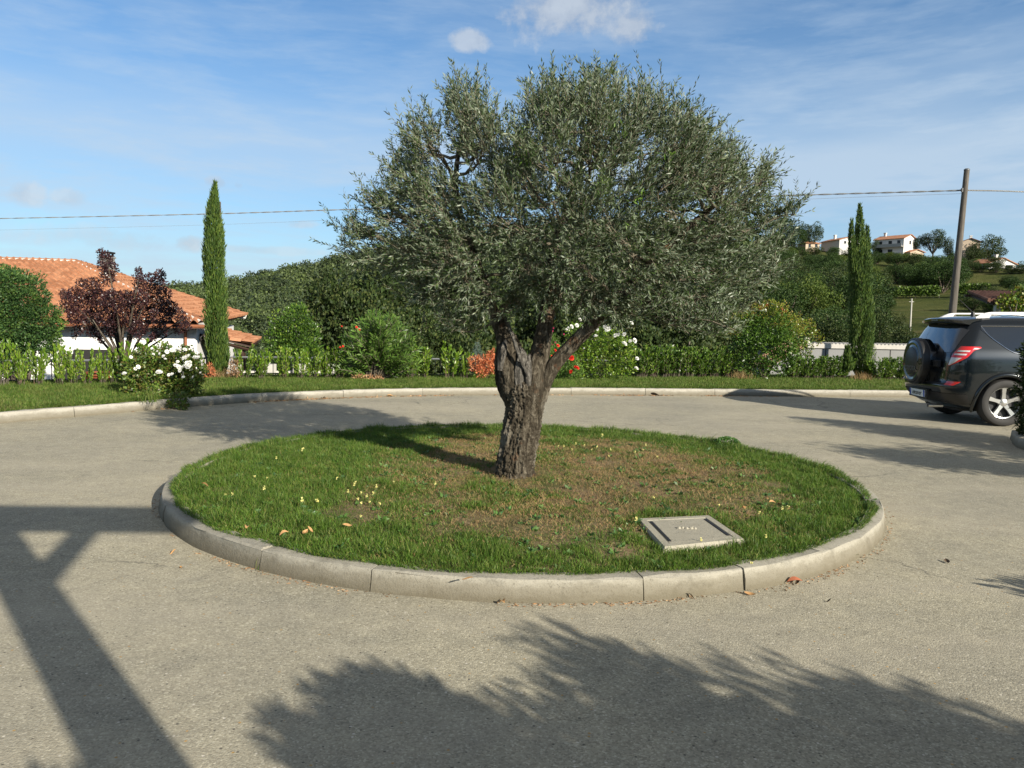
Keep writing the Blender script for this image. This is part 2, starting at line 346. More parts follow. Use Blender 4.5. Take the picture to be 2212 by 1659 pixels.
def terrain(x, y):
    x = np.asarray(x, float); y = np.asarray(y, float); a = az(x, y); r = np.hypot(x, y); e = r_edge(a); s = r - e
    Rc = np.interp(a, sa, sr, left=400, right=265); Zc = np.interp(a, sa, sz, left=-8, right=-2)
    # left profile
    t = np.clip((r - 60)/(Rc - 60), 0, 1); zl = -16 + (Zc + 16)*(t**1.15*(1.0) - .10*np.sin(np.pi*t))
    k = np.clip(s/40, 0, 1); zl = zl*k*k*(3-2*k) + (-2.6 - 4*np.clip(s/40, 0, 1))*(1 - k*k*(3-2*k))
    # right profile
    tx = np.array([p[0] for p in TR] + [1e9]); tz = np.array([p[1] for p in TR] + [0])
    zr = np.interp(s, tx[:-1], tz[:-1]); tt = np.clip((s - 200)/(Rc - e - 200), 0, 1); zr = np.where(s > 200, 16.5 + (Zc - 16.5)*tt, np.minimum(zr, np.maximum(Zc, zr*0+ -5) + 0*zr) if False else zr)
    w = np.clip((a - R(9))/R(10), 0, 1); w = w*w*(3-2*w); w = w*np.clip((R(75)-a)/R(25), 0, 1)
    z = zl*(1-w) + zr*w
    z = z + (np.sin(x*.045+1.3)*np.cos(y*.038)*1.0 + np.sin(x*.11+y*.07)*.35)*np.clip((s-25)/50, 0, 1)*np.clip((Rc-r)/60, 0, 1)
    back = np.clip((r - Rc)/(Rc*.9), 0, 1); z = np.where(r > Rc, Zc + (-35 - Zc)*back*back*(3-2*back), z)
    near = np.clip(s/3.2, 0, 1); near = near*near*(3-2*near)
    inside = -.06
    z = inside + (z - inside)*near
    z = np.where(s <= 0, inside, z)
    # behind the camera: level yard
    bk = np.clip((np.abs(a) - R(80))/R(25), 0, 1)
    return z*(1-bk) + inside*bk
def T1(x, y): return float(terrain(np.array([x]), np.array([y]))[0])
ang = np.concatenate([np.linspace(-math.pi, R(-48), 50, endpoint=False), np.linspace(R(-48), R(48), 300, endpoint=False), np.linspace(R(48), math.pi, 50, endpoint=False)])
rad = np.concatenate([[.01, 6, 11], np.linspace(14, 40, 60), np.geomspace(41, 700, 150), [900, 1300, 2000, 3500, 6000]])
A_, R_ = np.meshgrid(ang, rad); X_, Y_ = R_*np.sin(A_), R_*np.cos(A_); Z_ = terrain(X_, Y_)
nr, na = A_.shape; I = np.arange(nr*na).reshape(nr, na); J = np.roll(I, -1, axis=1)
me = np_mesh('terrain', np.stack([X_, Y_, Z_], -1).reshape(-1, 3), np.stack([I[:-1], I[1:], J[1:], J[:-1]], -1).reshape(-1, 4), M['terrain'], True)
tag(link_mesh('terrain', me), kind='structure')

# driveway sheet: fan up to the kerb line, round the back
ka = az(kc[:, 0], kc[:, 1]); kr = np.hypot(kc[:, 0], kc[:, 1]); ko = np.argsort(ka)
aa = np.concatenate([np.linspace(-math.pi, ka.min(), 40, endpoint=False), ka[ko], np.linspace(ka.max(), math.pi, 40, endpoint=False)[1:]])
rr = np.interp(aa, ka[ko], kr[ko] + .04, left=34, right=34)
fr = np.array([.0005, .25, .5, .75, 1.0]); Rg = fr[:, None]*rr[None]; Xg, Yg = Rg*np.sin(aa), Rg*np.cos(aa)
I = np.arange(Xg.size).reshape(Xg.shape); J = np.roll(I, -1, axis=1)
me = np_mesh('driveway', np.stack([Xg, Yg, Xg*0], -1).reshape(-1, 3), np.stack([I[:-1], I[1:], J[1:], J[:-1]], -1).reshape(-1, 4), M['drive'])
tag(link_mesh('driveway', me), kind='structure')

def kerb_strip(name, c, n, width, h, mat, joints, closed=False, seed=1, lean=.018):
    """kerb stones swept along a line; each stone ends in a narrow open joint"""
    rng = np.random.default_rng(seed)
    prof = [(0.0, -.03), (0.0, .0), (lean*.5, h*.55), (lean, h-.012), (lean+.004, h-.004), (lean+.012, h), (width, h), (width, -.03)]
    s = np.concatenate([[0], np.cumsum(np.hypot(*np.diff(c, axis=0).T))]); vs = []; fs = []
    total = s[-1]; cuts = [0] + [t for t in joints if 0 < t < total] + [total]
    for a, b in zip(cuts[:-1], cuts[1:]):
        m = max(3, int((b-a)/.12)); q = np.linspace(a+.0035, b-.0035, m); dz = rng.uniform(-.004, .004); dd = rng.uniform(-.005, .005)
        px = np.interp(q, s, c[:, 0]); py = np.interp(q, s, c[:, 1]); nx = np.interp(q, s, n[:, 0]); ny = np.interp(q, s, n[:, 1])
        base = len(vs); wob = rng.normal(0, .0034, (m, len(prof)))
        for i in range(m):
            for j, (u, z) in enumerate(prof):
                uu = u + dd + wob[i, j]; vs.append((px[i]+nx[i]*uu, py[i]+ny[i]*uu, z + (dz + wob[i, j]*.8 if z > .01 else 0)))
        k = len(prof)
        fs += [(base+i*k+j, base+(i+1)*k+j, base+(i+1)*k+(j+1) % k, base+i*k+(j+1) % k) for i in range(m-1) for j in range(k)]
        fs += [tuple(base+j for j in range(k)), tuple(base+(m-1)*k+j for j in range(k))[::-1]]
    mb = MB(); mb.v = vs; mb.f = fs
    return tag(mb.build(name, mat, smooth=True, sharp=28), kind='structure')
rngk = np.random.default_rng(5)
kerb_strip('boundary_kerb', kc, kn, .15, .135, M['kerb_far'], list(np.arange(.7, 90, 1.5) + rngk.uniform(-.04, .04, 60)))
IC = np.array([.10, 6.745]); IR = 2.925
th = np.linspace(0, 2*math.pi, 361)[:-1]; th = np.append(th, th[0]+2*math.pi)
ci = IC + IR*np.stack([np.cos(th), np.sin(th)], 1); ni = -np.stack([np.cos(th), np.sin(th)], 1)
per = 2*math.pi*IR
def ang_of(px, py): p = G(px, py); return (math.atan2(p.y-IC[1], p.x-IC[0]) % (2*math.pi))*IR
jo = sorted([ang_of(1382, 1290), ang_of(580, 1225), ang_of(1600, 1272), ang_of(1770, 1235), ang_of(810, 1270)] + [x*per/17 for x in range(0, 11)] + [ang_of(425, 1140)])
jo = [j for i, j in enumerate(jo) if i == 0 or j - jo[i-1] > .35]
kerb_strip('island_kerb', ci, ni, .13, .118, M['kerb_island'], jo, seed=3)
# island soil, gently humped
rg = np.concatenate([np.linspace(0.001, 2.5, 30), [2.6, 2.7, 2.79, 2.80]]); tg = np.linspace(0, 2*math.pi, 121)[:-1]; Rm, Tm = np.meshgrid(rg, tg, indexing='ij')
Xi = IC[0]+Rm*np.cos(Tm); Yi = IC[1]+Rm*np.sin(Tm); rs = np.random.default_rng(8)
def island_z(x, y):
    r = np.hypot(x-IC[0], y-IC[1]); return .095 + .045*np.clip(1-(r/2.8)**2, 0, 1) + .010*np.sin(x*3.1+1)*np.cos(y*2.7) + .006*np.sin(x*9)*np.sin(y*8+1)
Zi = island_z(Xi, Yi); I = np.arange(Xi.size).reshape(Xi.shape); J = np.roll(I, -1, axis=1)
tag(link_mesh('island_soil', np_mesh('island_soil', np.stack([Xi, Yi, Zi], -1).reshape(-1, 3), np.stack([I[:-1], I[1:], J[1:], J[:-1]], -1).reshape(-1, 4), M['soil'], True)), kind='structure')
# verge between kerb and planting
w = np.linspace(0, 1, 13)[:, None, None]; Pv = kin[None]*(1-w) + oc[None]*w
def verge_z(w_, x, y): return .115 + .02*np.sin(w_*math.pi) + .008*np.sin(x*2.3)*np.cos(y*1.9)
Zv = verge_z(w[..., 0], Pv[..., 0], Pv[..., 1]); Vv = np.concatenate([Pv, Zv[..., None]], 2); Vlow = Vv[-1].copy(); Vlow[:, 2] = -1.5; Vv = np.concatenate([Vv, Vlow[None]])
I = np.arange(Vv.shape[0]*NK).reshape(-1, NK)
tag(link_mesh('verge_ground', np_mesh('verge_ground', Vv.reshape(-1, 3), np.stack([I[:-1, :-1], I[:-1, 1:], I[1:, 1:], I[1:, :-1]], -1).reshape(-1, 4), M['soil'], True)), kind='structure')

# ---------------------------------------------------------------- grass
def fbm(x, y, seed, f=1.0):
    r = np.random.default_rng(seed); v = 0
    for k in range(7):
        a = r.uniform(0, 6.28); fx = f*(1.5**k)*np.cos(a); fy = f*(1.5**k)*np.sin(a); v = v + np.sin(x*fx + y*fy + r.uniform(0, 6.28))*np.sin(x*fy*.8 - y*fx*.9 + r.uniform(0, 6.28))/(1.25**k)
    return v/2.6
def blades(rng, base, h, w, lean, azl=None):
    n = len(base); a = rng.uniform(0, 2*math.pi, n) if azl is None else azl
    ld = np.stack([np.cos(a), np.sin(a), np.zeros(n)], 1); fa = rng.uniform(0, 2*math.pi, n); sd = np.stack([np.cos(fa), np.sin(fa), np.zeros(n)], 1)
    h = h[:, None]; w = w[:, None]; lean = lean[:, None]; zz = np.array([0, 0, 1.0])
    m = base + zz*h*.55*np.cos(lean*.5) + ld*h*.55*np.sin(lean*.5); t = m + zz*h*.5*np.cos(lean*1.5) + ld*h*.5*np.sin(lean*1.5)
    v = np.stack([base - sd*w/2, base + sd*w/2, m + sd*w*.42, m - sd*w*.42, t], 1).reshape(-1, 3); i = np.arange(n)*5
    return v, [np.stack([i, i+1, i+2, i+3], 1), np.stack([i+3, i+2, i+4], 1)]
M['grass'] = leafmat('island_grass', [(.052, .118, .014), (.082, .17, .021), (.13, .22, .034), (.040, .088, .012), (.22, .24, .07)], rough=.5, trans=.30, patch=5.0, spec=.25, patchcol=(.12, .19, .035))
M['grass_v'] = leafmat('verge_grass', [(.060, .12, .018), (.085, .155, .024), (.13, .20, .038), (.05, .10, .018), (.20, .22, .07)], rough=.55, trans=.30, patch=2.5, spec=.2, patchcol=(.13, .16, .04))
M['straw'] = leafmat('dry_straw', [(.32, .21, .10), (.23, .135, .065), (.38, .28, .15), (.17, .10, .05), (.28, .23, .10)], rough=.7, trans=.15, patch=3.0, spec=.2, translucent_tint=(1, .9, .7))
rng = np.random.default_rng(21)
def disc(n):
    t = rng.uniform(0, 2*math.pi, n); r = (2.835 + .055*np.clip(np.sin(t)+.55, 0, 1) + .02*np.sin(t*17)*np.sin(t*7+1))*np.sqrt(rng.uniform(0, 1, n)); return IC[0]+r*np.cos(t), IC[1]+r*np.sin(t), r
x, y, r = disc(450000)
u = (x - IC[0])/2.8; v = (y - IC[1])/2.8
QC = np.array([tuple(G(*q, z=.137))[:2] for q in [(1376, 1119), (1533, 1112), (1610, 1164), (1434, 1182)]]); QM = QC.mean(0); QC = QM + (QC-QM)*.99
def in_cover(x, y):
    s_ = [(QC[(i+1) % 4, 0]-QC[i, 0])*(y-QC[i, 1]) - (QC[(i+1) % 4, 1]-QC[i, 1])*(x-QC[i, 0]) for i in range(4)]; return (np.array(s_) < 0).all(0)
# lush rim and left side, thin middle and right
near = np.hypot(x-QM[0], y-QM[1]); dens = np.clip(1-np.abs(near-.42)/.14, 0, 1)*.5 + np.clip((r-2.0)/.6, 0, 1)*.85 + np.clip((-u-.12)/.5, 0, 1)*.85 + np.clip((v-.45)/.35, 0, 1)*.35 + .36 + fbm(x, y, 3, 2.2)*.50 + fbm(x, y, 33, 6.0)*.35
cb = np.array([[.84, 4.95], [1.34, 5.07], [1.39, 4.46], [.88, 4.28]]); cc = cb.mean(0)
incover = in_cover(x, y)
tr = np.hypot(x-.06, y-6.42) < .2
keep = (rng.uniform(0, 1, len(x)) < np.clip(dens, .05, 1)**1.1) & ~incover & ~tr
x, y, r, dens = x[keep], y[keep], r[keep], np.clip(dens[keep], 0, 1.3)
clump = fbm(x, y, 11, 9.0)
h = (.016 + .034*np.clip(dens, 0, 1)**1.7)*(1 + .65*clump)*rng.uniform(.5, 1.35, len(x)); h = np.clip(h, .012, .16)
edge = np.clip((r-2.72)/.1, 0, 1); out = np.arctan2(y-IC[1], x-IC[0]) + rng.normal(0, .7, len(x)); azl = np.where(edge > rng.uniform(0, 1, len(x)), out, rng.uniform(0, 6.28, len(x)))
lean = rng.uniform(.15, 1.25, len(x)) + edge*.35
zb = island_z(x, y)-.006; zb = np.where(r > 2.79, .112, zb)
B = np.stack([x, y, zb], 1); lush = (y > IC[1]) & (r > 2.6); h[lush] *= 1.35
vg, fg = blades(rng, B, h, rng.uniform(.0022, .0048, len(x)), lean, azl)
tag(link_mesh('island_grass', np_mesh('island_grass', vg, fg, M['grass'])), 'green grass covering the round island under the olive tree', 'grass', kind='stuff')
x, y, r = disc(120000); d2 = .75 - np.clip((r-1.9)/.6, 0, 1)*.85 - np.clip((-(x-IC[0])/2.8-.25)/.4, 0, 1)*.7 + fbm(x, y, 5, 2.6)*.6
keep = (rng.uniform(0, 1, len(x)) < np.clip(d2, .02, 1)) & ~in_cover(x, y); x, y = x[keep], y[keep]
B = np.stack([x, y, island_z(x, y)+rng.uniform(-.002, .012, len(x))], 1)
vg, fg = blades(rng, B, rng.uniform(.012, .05, len(x)), rng.uniform(.0018, .0038, len(x)), rng.uniform(1.1, 1.6, len(x)))
tag(link_mesh('dry_grass', np_mesh('dry_grass', vg, fg, M['straw'])), 'dry brown cut grass lying thin between the green on the island', 'grass', kind='stuff')
# broad-leaved weeds scattered in the island grass
x, y, r = disc(900); n = len(x); k = 9
bx = np.repeat(np.stack([x, y, island_z(x, y)], 1), k, 0); a = rng.uniform(0, 6.28, n*k); el = rng.uniform(.15, .9, n*k)
d = np.stack([np.cos(a)*np.cos(el), np.sin(a)*np.cos(el), np.sin(el)], 1); szw = np.repeat(rng.uniform(.02, .05, n), k)*rng.uniform(.7, 1.3, n*k)
vw, fw = leaf_quads(bx, d, rvec(rng, n*k), szw, szw*.45)
M['weed'] = leafmat('weed_leaf', [(.08, .17, .04), (.12, .22, .06), (.06, .13, .05)], trans=.25)
tag(link_mesh('island_weeds', np_mesh('island_weeds', vw, fw, M['weed'])), 'low leafy weeds spread through the island grass', 'weeds', kind='stuff')
# verge grass
n = 330000; i = rng.integers(28, NK-34, n); f = rng.uniform(0, 1, n); w = rng.uniform(-.01, 1, n)**1.25
ii = i + f; i0 = ii.astype(int); fr_ = (ii-i0)[:, None]
pin = kin[i0]*(1-fr_)+kin[i0+1]*fr_; pou = oc[i0]*(1-fr_)+oc[i0+1]*fr_; P = pin*(1-w[:, None]) + pou*w[:, None]
dens = .8 + .35*fbm(P[:, 0], P[:, 1], 14, 1.5); keep = rng.uniform(0, 1, n) < dens; P, w, i0 = P[keep], w[keep], i0[keep]; n = len(P)
h = rng.uniform(.03, .085, n)*(1+.5*fbm(P[:, 0], P[:, 1], 4, 4.0)); h = np.clip(h, .02, .14)
azl = rng.uniform(0, 6.28, n); e = w < .03; azl[e] = np.arctan2(-kn[i0[e], 1], -kn[i0[e], 0]) + rng.normal(0, .5, e.sum()); lean = rng.uniform(.1, 1.1, n)
lean[e] += .4; h[e] *= 1.4
B = np.stack([P[:, 0], P[:, 1], verge_z(w, P[:, 0], P[:, 1])-.006], 1)
vg, fg = blades(rng, B, h, rng.uniform(.005, .010, n), lean, azl)
tag(link_mesh('verge_grass', np_mesh('verge_grass', vg, fg, M['grass_v'])), 'green grass verge between the pale kerb and the planted hedge', 'grass', kind='stuff')
# straggling tufts: runners over the kerb edges and weeds growing at their feet
def tuft(px, py, z, n, h, name='grass_tuft', label=None, mat='grass', spread=.05, w=.004):
    p = G(px, py, z); a = rng.uniform(0, 6.28, n); rr_ = spread*np.sqrt(rng.uniform(0, 1, n)); B = np.stack([rr_*np.cos(a), rr_*np.sin(a), np.zeros(n)], 1)
    v_, f_ = blades(rng, B, rng.uniform(.4, 1.1, n)*h, np.full(n, w), rng.uniform(.1, 1.2, n))
    return tag(link_mesh(name, np_mesh(name, v_, f_, M[mat]), loc=p), label, 'grass tuft')
tuft(985, 853, 0, 60, .16, label='green grass tuft growing at the foot of the far kerb left of the olive trunk', w=.006)
tuft(372, 1105, 0, 60, .11, label='yellow green grass tuft at the left end of the island kerb')
tuft(578, 1222, .0, 50, .10, label='grass tuft hanging over the island kerb joint at front left', spread=.09)
# ================================================================ HOUSE ON THE LEFT
def tilemat(name, cols, moss=.25):
    m, nt, p, o = new_mat(name); co = geopos(nt)
    vo = N(nt, 'ShaderNodeTexVoronoi', inp={'Scale': 3.2}); L(nt, co, vo.inputs['Vector']); s = N(nt, 'ShaderNodeSeparateColor'); L(nt, vo.outputs['Color'], s.inputs[0])
    c = ramp(nt, s.outputs[0], [(.0, cols[0]), (.5, cols[1]), (1., cols[2])])
    c = mixc(nt, 1.0, c, ramp(nt, noise(nt, co, 9, 6, .7), [(.3, (.75, .75, .75)), (.7, (1.15, 1.15, 1.12))]), 'MULTIPLY')
    c = mixc(nt, mth(nt, 'MULTIPLY', ramp(nt, noise(nt, co, 2.2, 6, .7), [(.56, 0), (.7, 1)]), moss), c, (.12, .10, .07))
    setc(nt, p, 'Base Color', c); p.inputs['Roughness'].default_value = .85; p.inputs['Specular IOR Level'].default_value = .2
    bump(nt, p, noise(nt, co, 60, 4), .4, .004); return m
M['tile'] = tilemat('terracotta_tiles', [(.31, .14, .075), (.38, .175, .095), (.46, .23, .13)])
M['tile_pale'] = plain('pale_mortared_tiles', (.42, .40, .36), .9, var=.15, scale=8, bmp=.4)
M['tile_old'] = tilemat('old_roof_tiles', [(.22, .12, .08), (.30, .17, .11), (.38, .25, .17)], .6)
M['mortar'] = plain('lime_mortar', (.62, .60, .56), .9, var=.2, scale=9, bmp=.4)
M['plaster'] = plain('white_plaster', (.74, .73, .71), .9, var=.05, scale=2.5, bmp=.15)
M['wood_dark'] = plain('dark_stained_wood', (.045, .022, .014), .6, var=.3, scale=14, bmp=.3)
M['copper'] = plain('copper_gutter', (.30, .115, .055), .45, metal=.4, var=.2)
M['black_void'] = plain('dark_shutter', (.012, .010, .009), .6, var=.2)
def tiled_slope(name, poly, up_dir, parent, mat, tw=.235, row=.38, amp=.075, res=6, thick=.05):
    """plane polygon covered with curved clay tiles; poly[0]->poly[1] is the eave"""
    P = [Vector(p) for p in poly]; nrm = (P[1]-P[0]).cross(P[2]-P[0]).normalized(); nrm = nrm if nrm.z > 0 else -nrm
    U = (P[1]-P[0]); U.z = 0; U.normalize(); U = (U - nrm*U.dot(nrm)).normalized(); W = nrm.cross(U).normalized(); W = W if W.z > 0 else -W
    q = np.array([[(p-P[0]).dot(U), (p-P[0]).dot(W)] for p in P]); u0, v0 = q.min(0); u1, v1 = q.max(0)
    us = np.arange(u0, u1 + tw, tw/res); rows = int((v1-v0)/row) + 2; vsx = []; off = []
    for k in range(rows): vsx += [v0+k*row, v0+(k+1)*row-.002]; off += [.06, .0]
    vsx = np.array(vsx); off = np.array(off); UU, VV = np.meshgrid(us, vsx); r_ = np.random.default_rng(3)
    H = amp*(np.abs(np.cos(np.pi*UU/tw))**.8)*1.6 + off[:, None] + np.repeat(r_.normal(0, .004, (rows, len(us)//res+2)), 2, 0)[:, (np.arange(len(us))//res)]
    O = np.array(P[0]); co = O + UU[..., None]*np.array(U) + VV[..., None]*np.array(W) + H[..., None]*np.array(nrm)
    I = np.arange(UU.size).reshape(UU.shape); f = np.stack([I[:-1, :-1], I[:-1, 1:], I[1:, 1:], I[1:, :-1]], -1).reshape(-1, 4)
    cu = (UU[:-1, :-1]+UU[1:, 1:]).ravel()/2; cv = (VV[:-1, :-1]+VV[1:, 1:]).ravel()/2; ins = np.zeros(len(cu), bool); n = len(q)
    for i in range(n):
        a, b = q[i], q[(i+1) % n]; c = (a[1] > cv) != (b[1] > cv)
        with np.errstate(divide='ignore', invalid='ignore'): xx = (b[0]-a[0])*(cv-a[1])/(b[1]-a[1]+1e-12)+a[0]
        ins ^= c & (cu < xx)
    ob = link_mesh(name, np_mesh(name, co.reshape(-1, 3), f[ins], mat, False), parent)
    mb = MB(); mb.solid([p - nrm*.005 for p in P], -nrm*thick); mb.build('roof_board', M['wood_dark'], ob); return ob
def ridge_line(name, a, b, parent, mat, r=.10, step=.33, mort=True):
    a, b = Vector(a), Vector(b); d = b-a; n = max(1, int(d.length/step)); mb = MB(); mm = MB()
    for i in range(n):
        p = a + d*(i/n); q = a + d*((i+1.12)/n); mb.tube([p + Vector((0, 0, .05)), q + Vector((0, 0, .035))], [r*.88, r*1.08], 10)
    o = mb.build(name, mat, parent, True)
    if mort: mm.tube([a + Vector((0, 0, -.045)), b + Vector((0, 0, -.045))], r*1.75, 8); mm.build('mortar_bed', M['mortar'], o)
    return o
hs = empty('house', (-16, 28, -2.4), 0, 'white plastered house with orange clay tile hip roof behind the purple leaved tree', 'house')
bpy.context.view_layer.update()
def under(parent):                                 # bake world-space mesh into a parent placed at its own base
    for ch in list(parent.children):
        if ch.get('_w') is None:
            ch['_w'] = 1; ch.matrix_parent_inverse = Matrix.Translation(parent.location).inverted()
    for ch in parent.children:
        if '_w' in ch: del ch['_w']
EL, C1, C2, A0, R0, BL = Vector((-24.2, 22.65, 1.02)), V(450, 703, 26), V(529, 681, 37), V(164, 567, 32), Vector((-26.5, 30.0, 3.42)), Vector((-28, 33.5, 1.3))
tiled_slope('roof', [EL, C1, A0, R0], None, hs, M['tile'])
tiled_slope('roof', [C1, C2, A0], None, hs, M['tile'])
tiled_slope('roof', [C2, BL, R0, A0], None, hs, M['tile'])
ridge_line('ridge_tiles', R0, A0, hs, M['tile']); ridge_line('ridge_tiles', A0, C1, hs, M['tile']); ridge_line('ridge_tiles', A0, C2, hs, M['tile'])
W1, W2, W3, W0 = Vector((-23.6, 23.45, 0)), V(425, 720, 26.6), V(505, 700, 36.2), Vector((-27.4, 33, 0))
wall = MB(); poly = [(W1.x, W1.y), (W2.x, W2.y), (W3.x, W3.y), (W0.x, W0.y)]; wall.prism(poly, -3.4, .98); wo_ = wall.build('wall', M['plaster'], hs)
mb = MB(); e = (C1-EL).normalized(); mb.tube([EL + Vector((0, -.06, -.04)), C1 + Vector((0, -.06, -.04))], .07, 8); mb.build('gutter', M['copper'], hs, True)
fd = (W2-W1); fd.z = 0; fd.normalize(); fn = Vector((fd.y, -fd.x, 0))
dp = W2 - fd*.35 + fn*.07
mb = MB(); mb.tube([(dp.x, dp.y, .93), (dp.x, dp.y, -3)], .05, 10); mb.tube([C1 - fd*.9 + Vector((0, -.03, -.08)), Vector((dp.x, dp.y, .8))], .045, 8); mb.build('downpipe', M['copper'], hs, True)
def on_wall(px, py):                                # point on the front wall seen at px,py
    d = raydir(px, py); o = Vector((0, 0, CAM_H)); t = (W1-o).dot(fn)/d.dot(fn); return o + d*t
def wall_panel(x0, x1, y0, y1, depth, name, mat, parent, z1=None):
    a = on_wall(x0, y0); b = on_wall(x1, y0); zb = on_wall(x0, y1).z if z1 is None else z1; mb = MB(); a2, b2 = a.copy(), b.copy(); zt = (a.z+b.z)/2
    q = [Vector((a.x, a.y, zb)), Vector((b.x, b.y, zb)), Vector((b.x, b.y, zt)), Vector((a.x, a.y, zt))]
    mb.solid([p + fn*.004 for p in q], fn*depth); return mb.build(name, mat, parent)
wall_panel(161, 262, 755, 830, .10, 'shutter_door', M['black_void'], hs, -2.4)
wall_panel(118, 160, 764, 830, .06, 'shutter_door', M['black_void'], hs, -2.4)
wall_panel(300, 345, 772, 830, .05, 'window', M['black_void'], hs)
# porch with its own lower tiled roof on the right-hand side
q1, q2 = V(440, 722, 26.9), V(543, 748, 27.6); q3, q4 = q2 + Vector((-.8, 3.4, .12)), q1 + Vector((-.8, 3.4, .12))
tiled_slope('porch_roof', [q2, q3, q4, q1], None, hs, M['tile'], tw=.24)
mb = MB()
for t in (.02, .5, .98):
    a = q1.lerp(q4, t) + Vector((0, 0, -.13)); b = q2.lerp(q3, t) + Vector((-.1, 0, -.13)); mb.tube([a, b], .06, 4)
mb.tube([q2 + Vector((-.35, 0, -.22)), q3 + Vector((-.35, 0, -.22))], .07, 4); mb.build('porch_beam', M['wood_dark'], hs)
pp = q2 + Vector((-.35, .1, 0)); mb = MB(); mb.box((pp.x, pp.y, -1.6), (.16, .16, 3.4)); mb.build('post', M['wood_dark'], hs)
lp = V(434, 737, 27.2); mb = MB(); mb.lathe([(0, .0), (.09, .02), (.12, .10), (.10, .2), (.03, .26), (0, .27)], 14, 'Z', tuple(lp)); mb.box((lp.x-.08, lp.y+.05, lp.z+.2), (.2, .03, .03)); mb.build('wall_lamp', M['black_void'], hs, True)
M['greyrender0'] = plain('weathered_render', (.22, .21, .19), .9, var=.2, scale=3); chm = V(232, 563, 33.0); mb = MB(); mb.box((chm.x, chm.y, chm.z-.75), (.42, .42, 1.7)); mb.box((chm.x, chm.y, chm.z+.13), (.5, .5, .06)); ch = mb.build('chimney', M['greyrender0'], hs)
mb = MB(); mb.box((chm.x, chm.y, chm.z+.33), (.46, .46, .07)); [mb.box((chm.x+dx, chm.y+dy, chm.z+.23), (.07, .07, .16)) for dx in (-.15, .15) for dy in (-.15, .15)]; mb.build('chimney_cap', M['black_void'], ch)
under(hs)

# ---------------------------------------------------------------- railing behind the planting, low walls
M['iron'] = plain('dark_iron', (.028, .03, .032), .45, metal=.5, var=.15)
M['iron_grey'] = plain('grey_iron', (.13, .14, .15), .5, metal=.3, var=.15)
fl = catmull([(-12.2, 11.0), (-9.6, 13.6), (-8.2, 14.5), (-7.0, 15.4), (-5.9, 16.9), (-4.2, 17.3), (-2.6, 17.6), (-.6, 18.3), (1.6, 18.7), (3.2, 19.6)], 200)
fe = empty('metal_railing', (-9.6, 13.6, .12), 0, 'low dark iron railing running behind the young laurels on the verge', 'railing')
fs_ = np.concatenate([[0], np.cumsum(np.hypot(*np.diff(fl, axis=0).T))]); zr0, zr1 = .10, .52
def flp(s_): return float(np.interp(s_, fs_, fl[:, 0])), float(np.interp(s_, fs_, fl[:, 1]))
mb = MB(); mb.tube([(x_, y_, zr1) for x_, y_ in fl[::3]], .022, 6); mb.build('top_rail', M['iron_grey'], fe, True)
mb = MB(); mb.tube([(x_, y_, zr0+.06) for x_, y_ in fl[::3]], .014, 6); mb.build('bottom_rail', M['iron'], fe, True)
mb = MB()
for s_ in np.arange(.1, fs_[-1], .13):
    x_, y_ = flp(s_); mb.box((x_, y_, (zr0+.06+zr1)/2), (.012, .012, zr1-zr0-.05))
mb.build('railing_bars', M['iron'], fe)
for s_ in np.arange(.05, fs_[-1], 1.95):
    x_, y_ = flp(s_); mb = MB(); mb.box((x_, y_, .29), (.045, .045, .52)); mb.box((x_, y_, .555), (.055, .055, .015)); mb.build('post', M['iron'], fe)
under(fe)
M['stone'] = plain('pale_stone', (.50, .48, .43), .9, var=.2, scale=5, bmp=.5)
M['greyrender'] = plain('grey_render', (.21, .21, .205), .9, var=.12, scale=3, bmp=.3)
# low white garden wall with stone coping beyond the railing
a, b = V(500, 802, 20.5), V(742, 802, 21.5); gw = empty('garden_wall', (a.x, a.y, -1.6), 0, 'low pale garden wall with flat coping behind the railing right of the left cypress', 'wall')
d = (b-a); d.z = 0; n_ = Vector((d.y, -d.x, 0)).normalized(); ztop = a.z
mb = MB(); mb.solid([Vector((a.x, a.y, -2.2)), Vector((b.x, b.y, -2.2)), Vector((b.x, b.y, ztop-.06)), Vector((a.x, a.y, ztop-.06))], -n_*.22); mb.build('wall', M['plaster'], gw)
mb = MB(); mb.solid([Vector((a.x, a.y, ztop-.058)) + n_*.05, Vector((b.x, b.y, ztop-.058)) + n_*.05, Vector((b.x, b.y, ztop)) + n_*.05, Vector((a.x, a.y, ztop)) + n_*.05], -n_*.32); mb.build('coping', M['stone'], gw)
for t in (.03, .33, .62, .9):
    p = a.lerp(b, t); mb = MB(); mb.box((p.x, p.y-.12, ztop-.8), (.34, .34, 2.0)); mb.build('pillar', M['stone'], gw)
under(gw)
# terracotta pot behind the laurels
p = V(217, 812, 15.6); pot = MB(); pot.lathe([(0, 0), (.16, 0), (.26, .22), (.30, .42), (.27, .44), (.27, .50), (.33, .50), (.33, .44)], 20)
M['pot'] = plain('glazed_terracotta', (.20, .055, .022), .45, var=.25)
o = pot.build('plant_pot', M['pot'], smooth=True, loc=(p.x, p.y, p.z-.42)); tag(o, 'rust brown terracotta pot seen between the young laurels at left', 'pot')

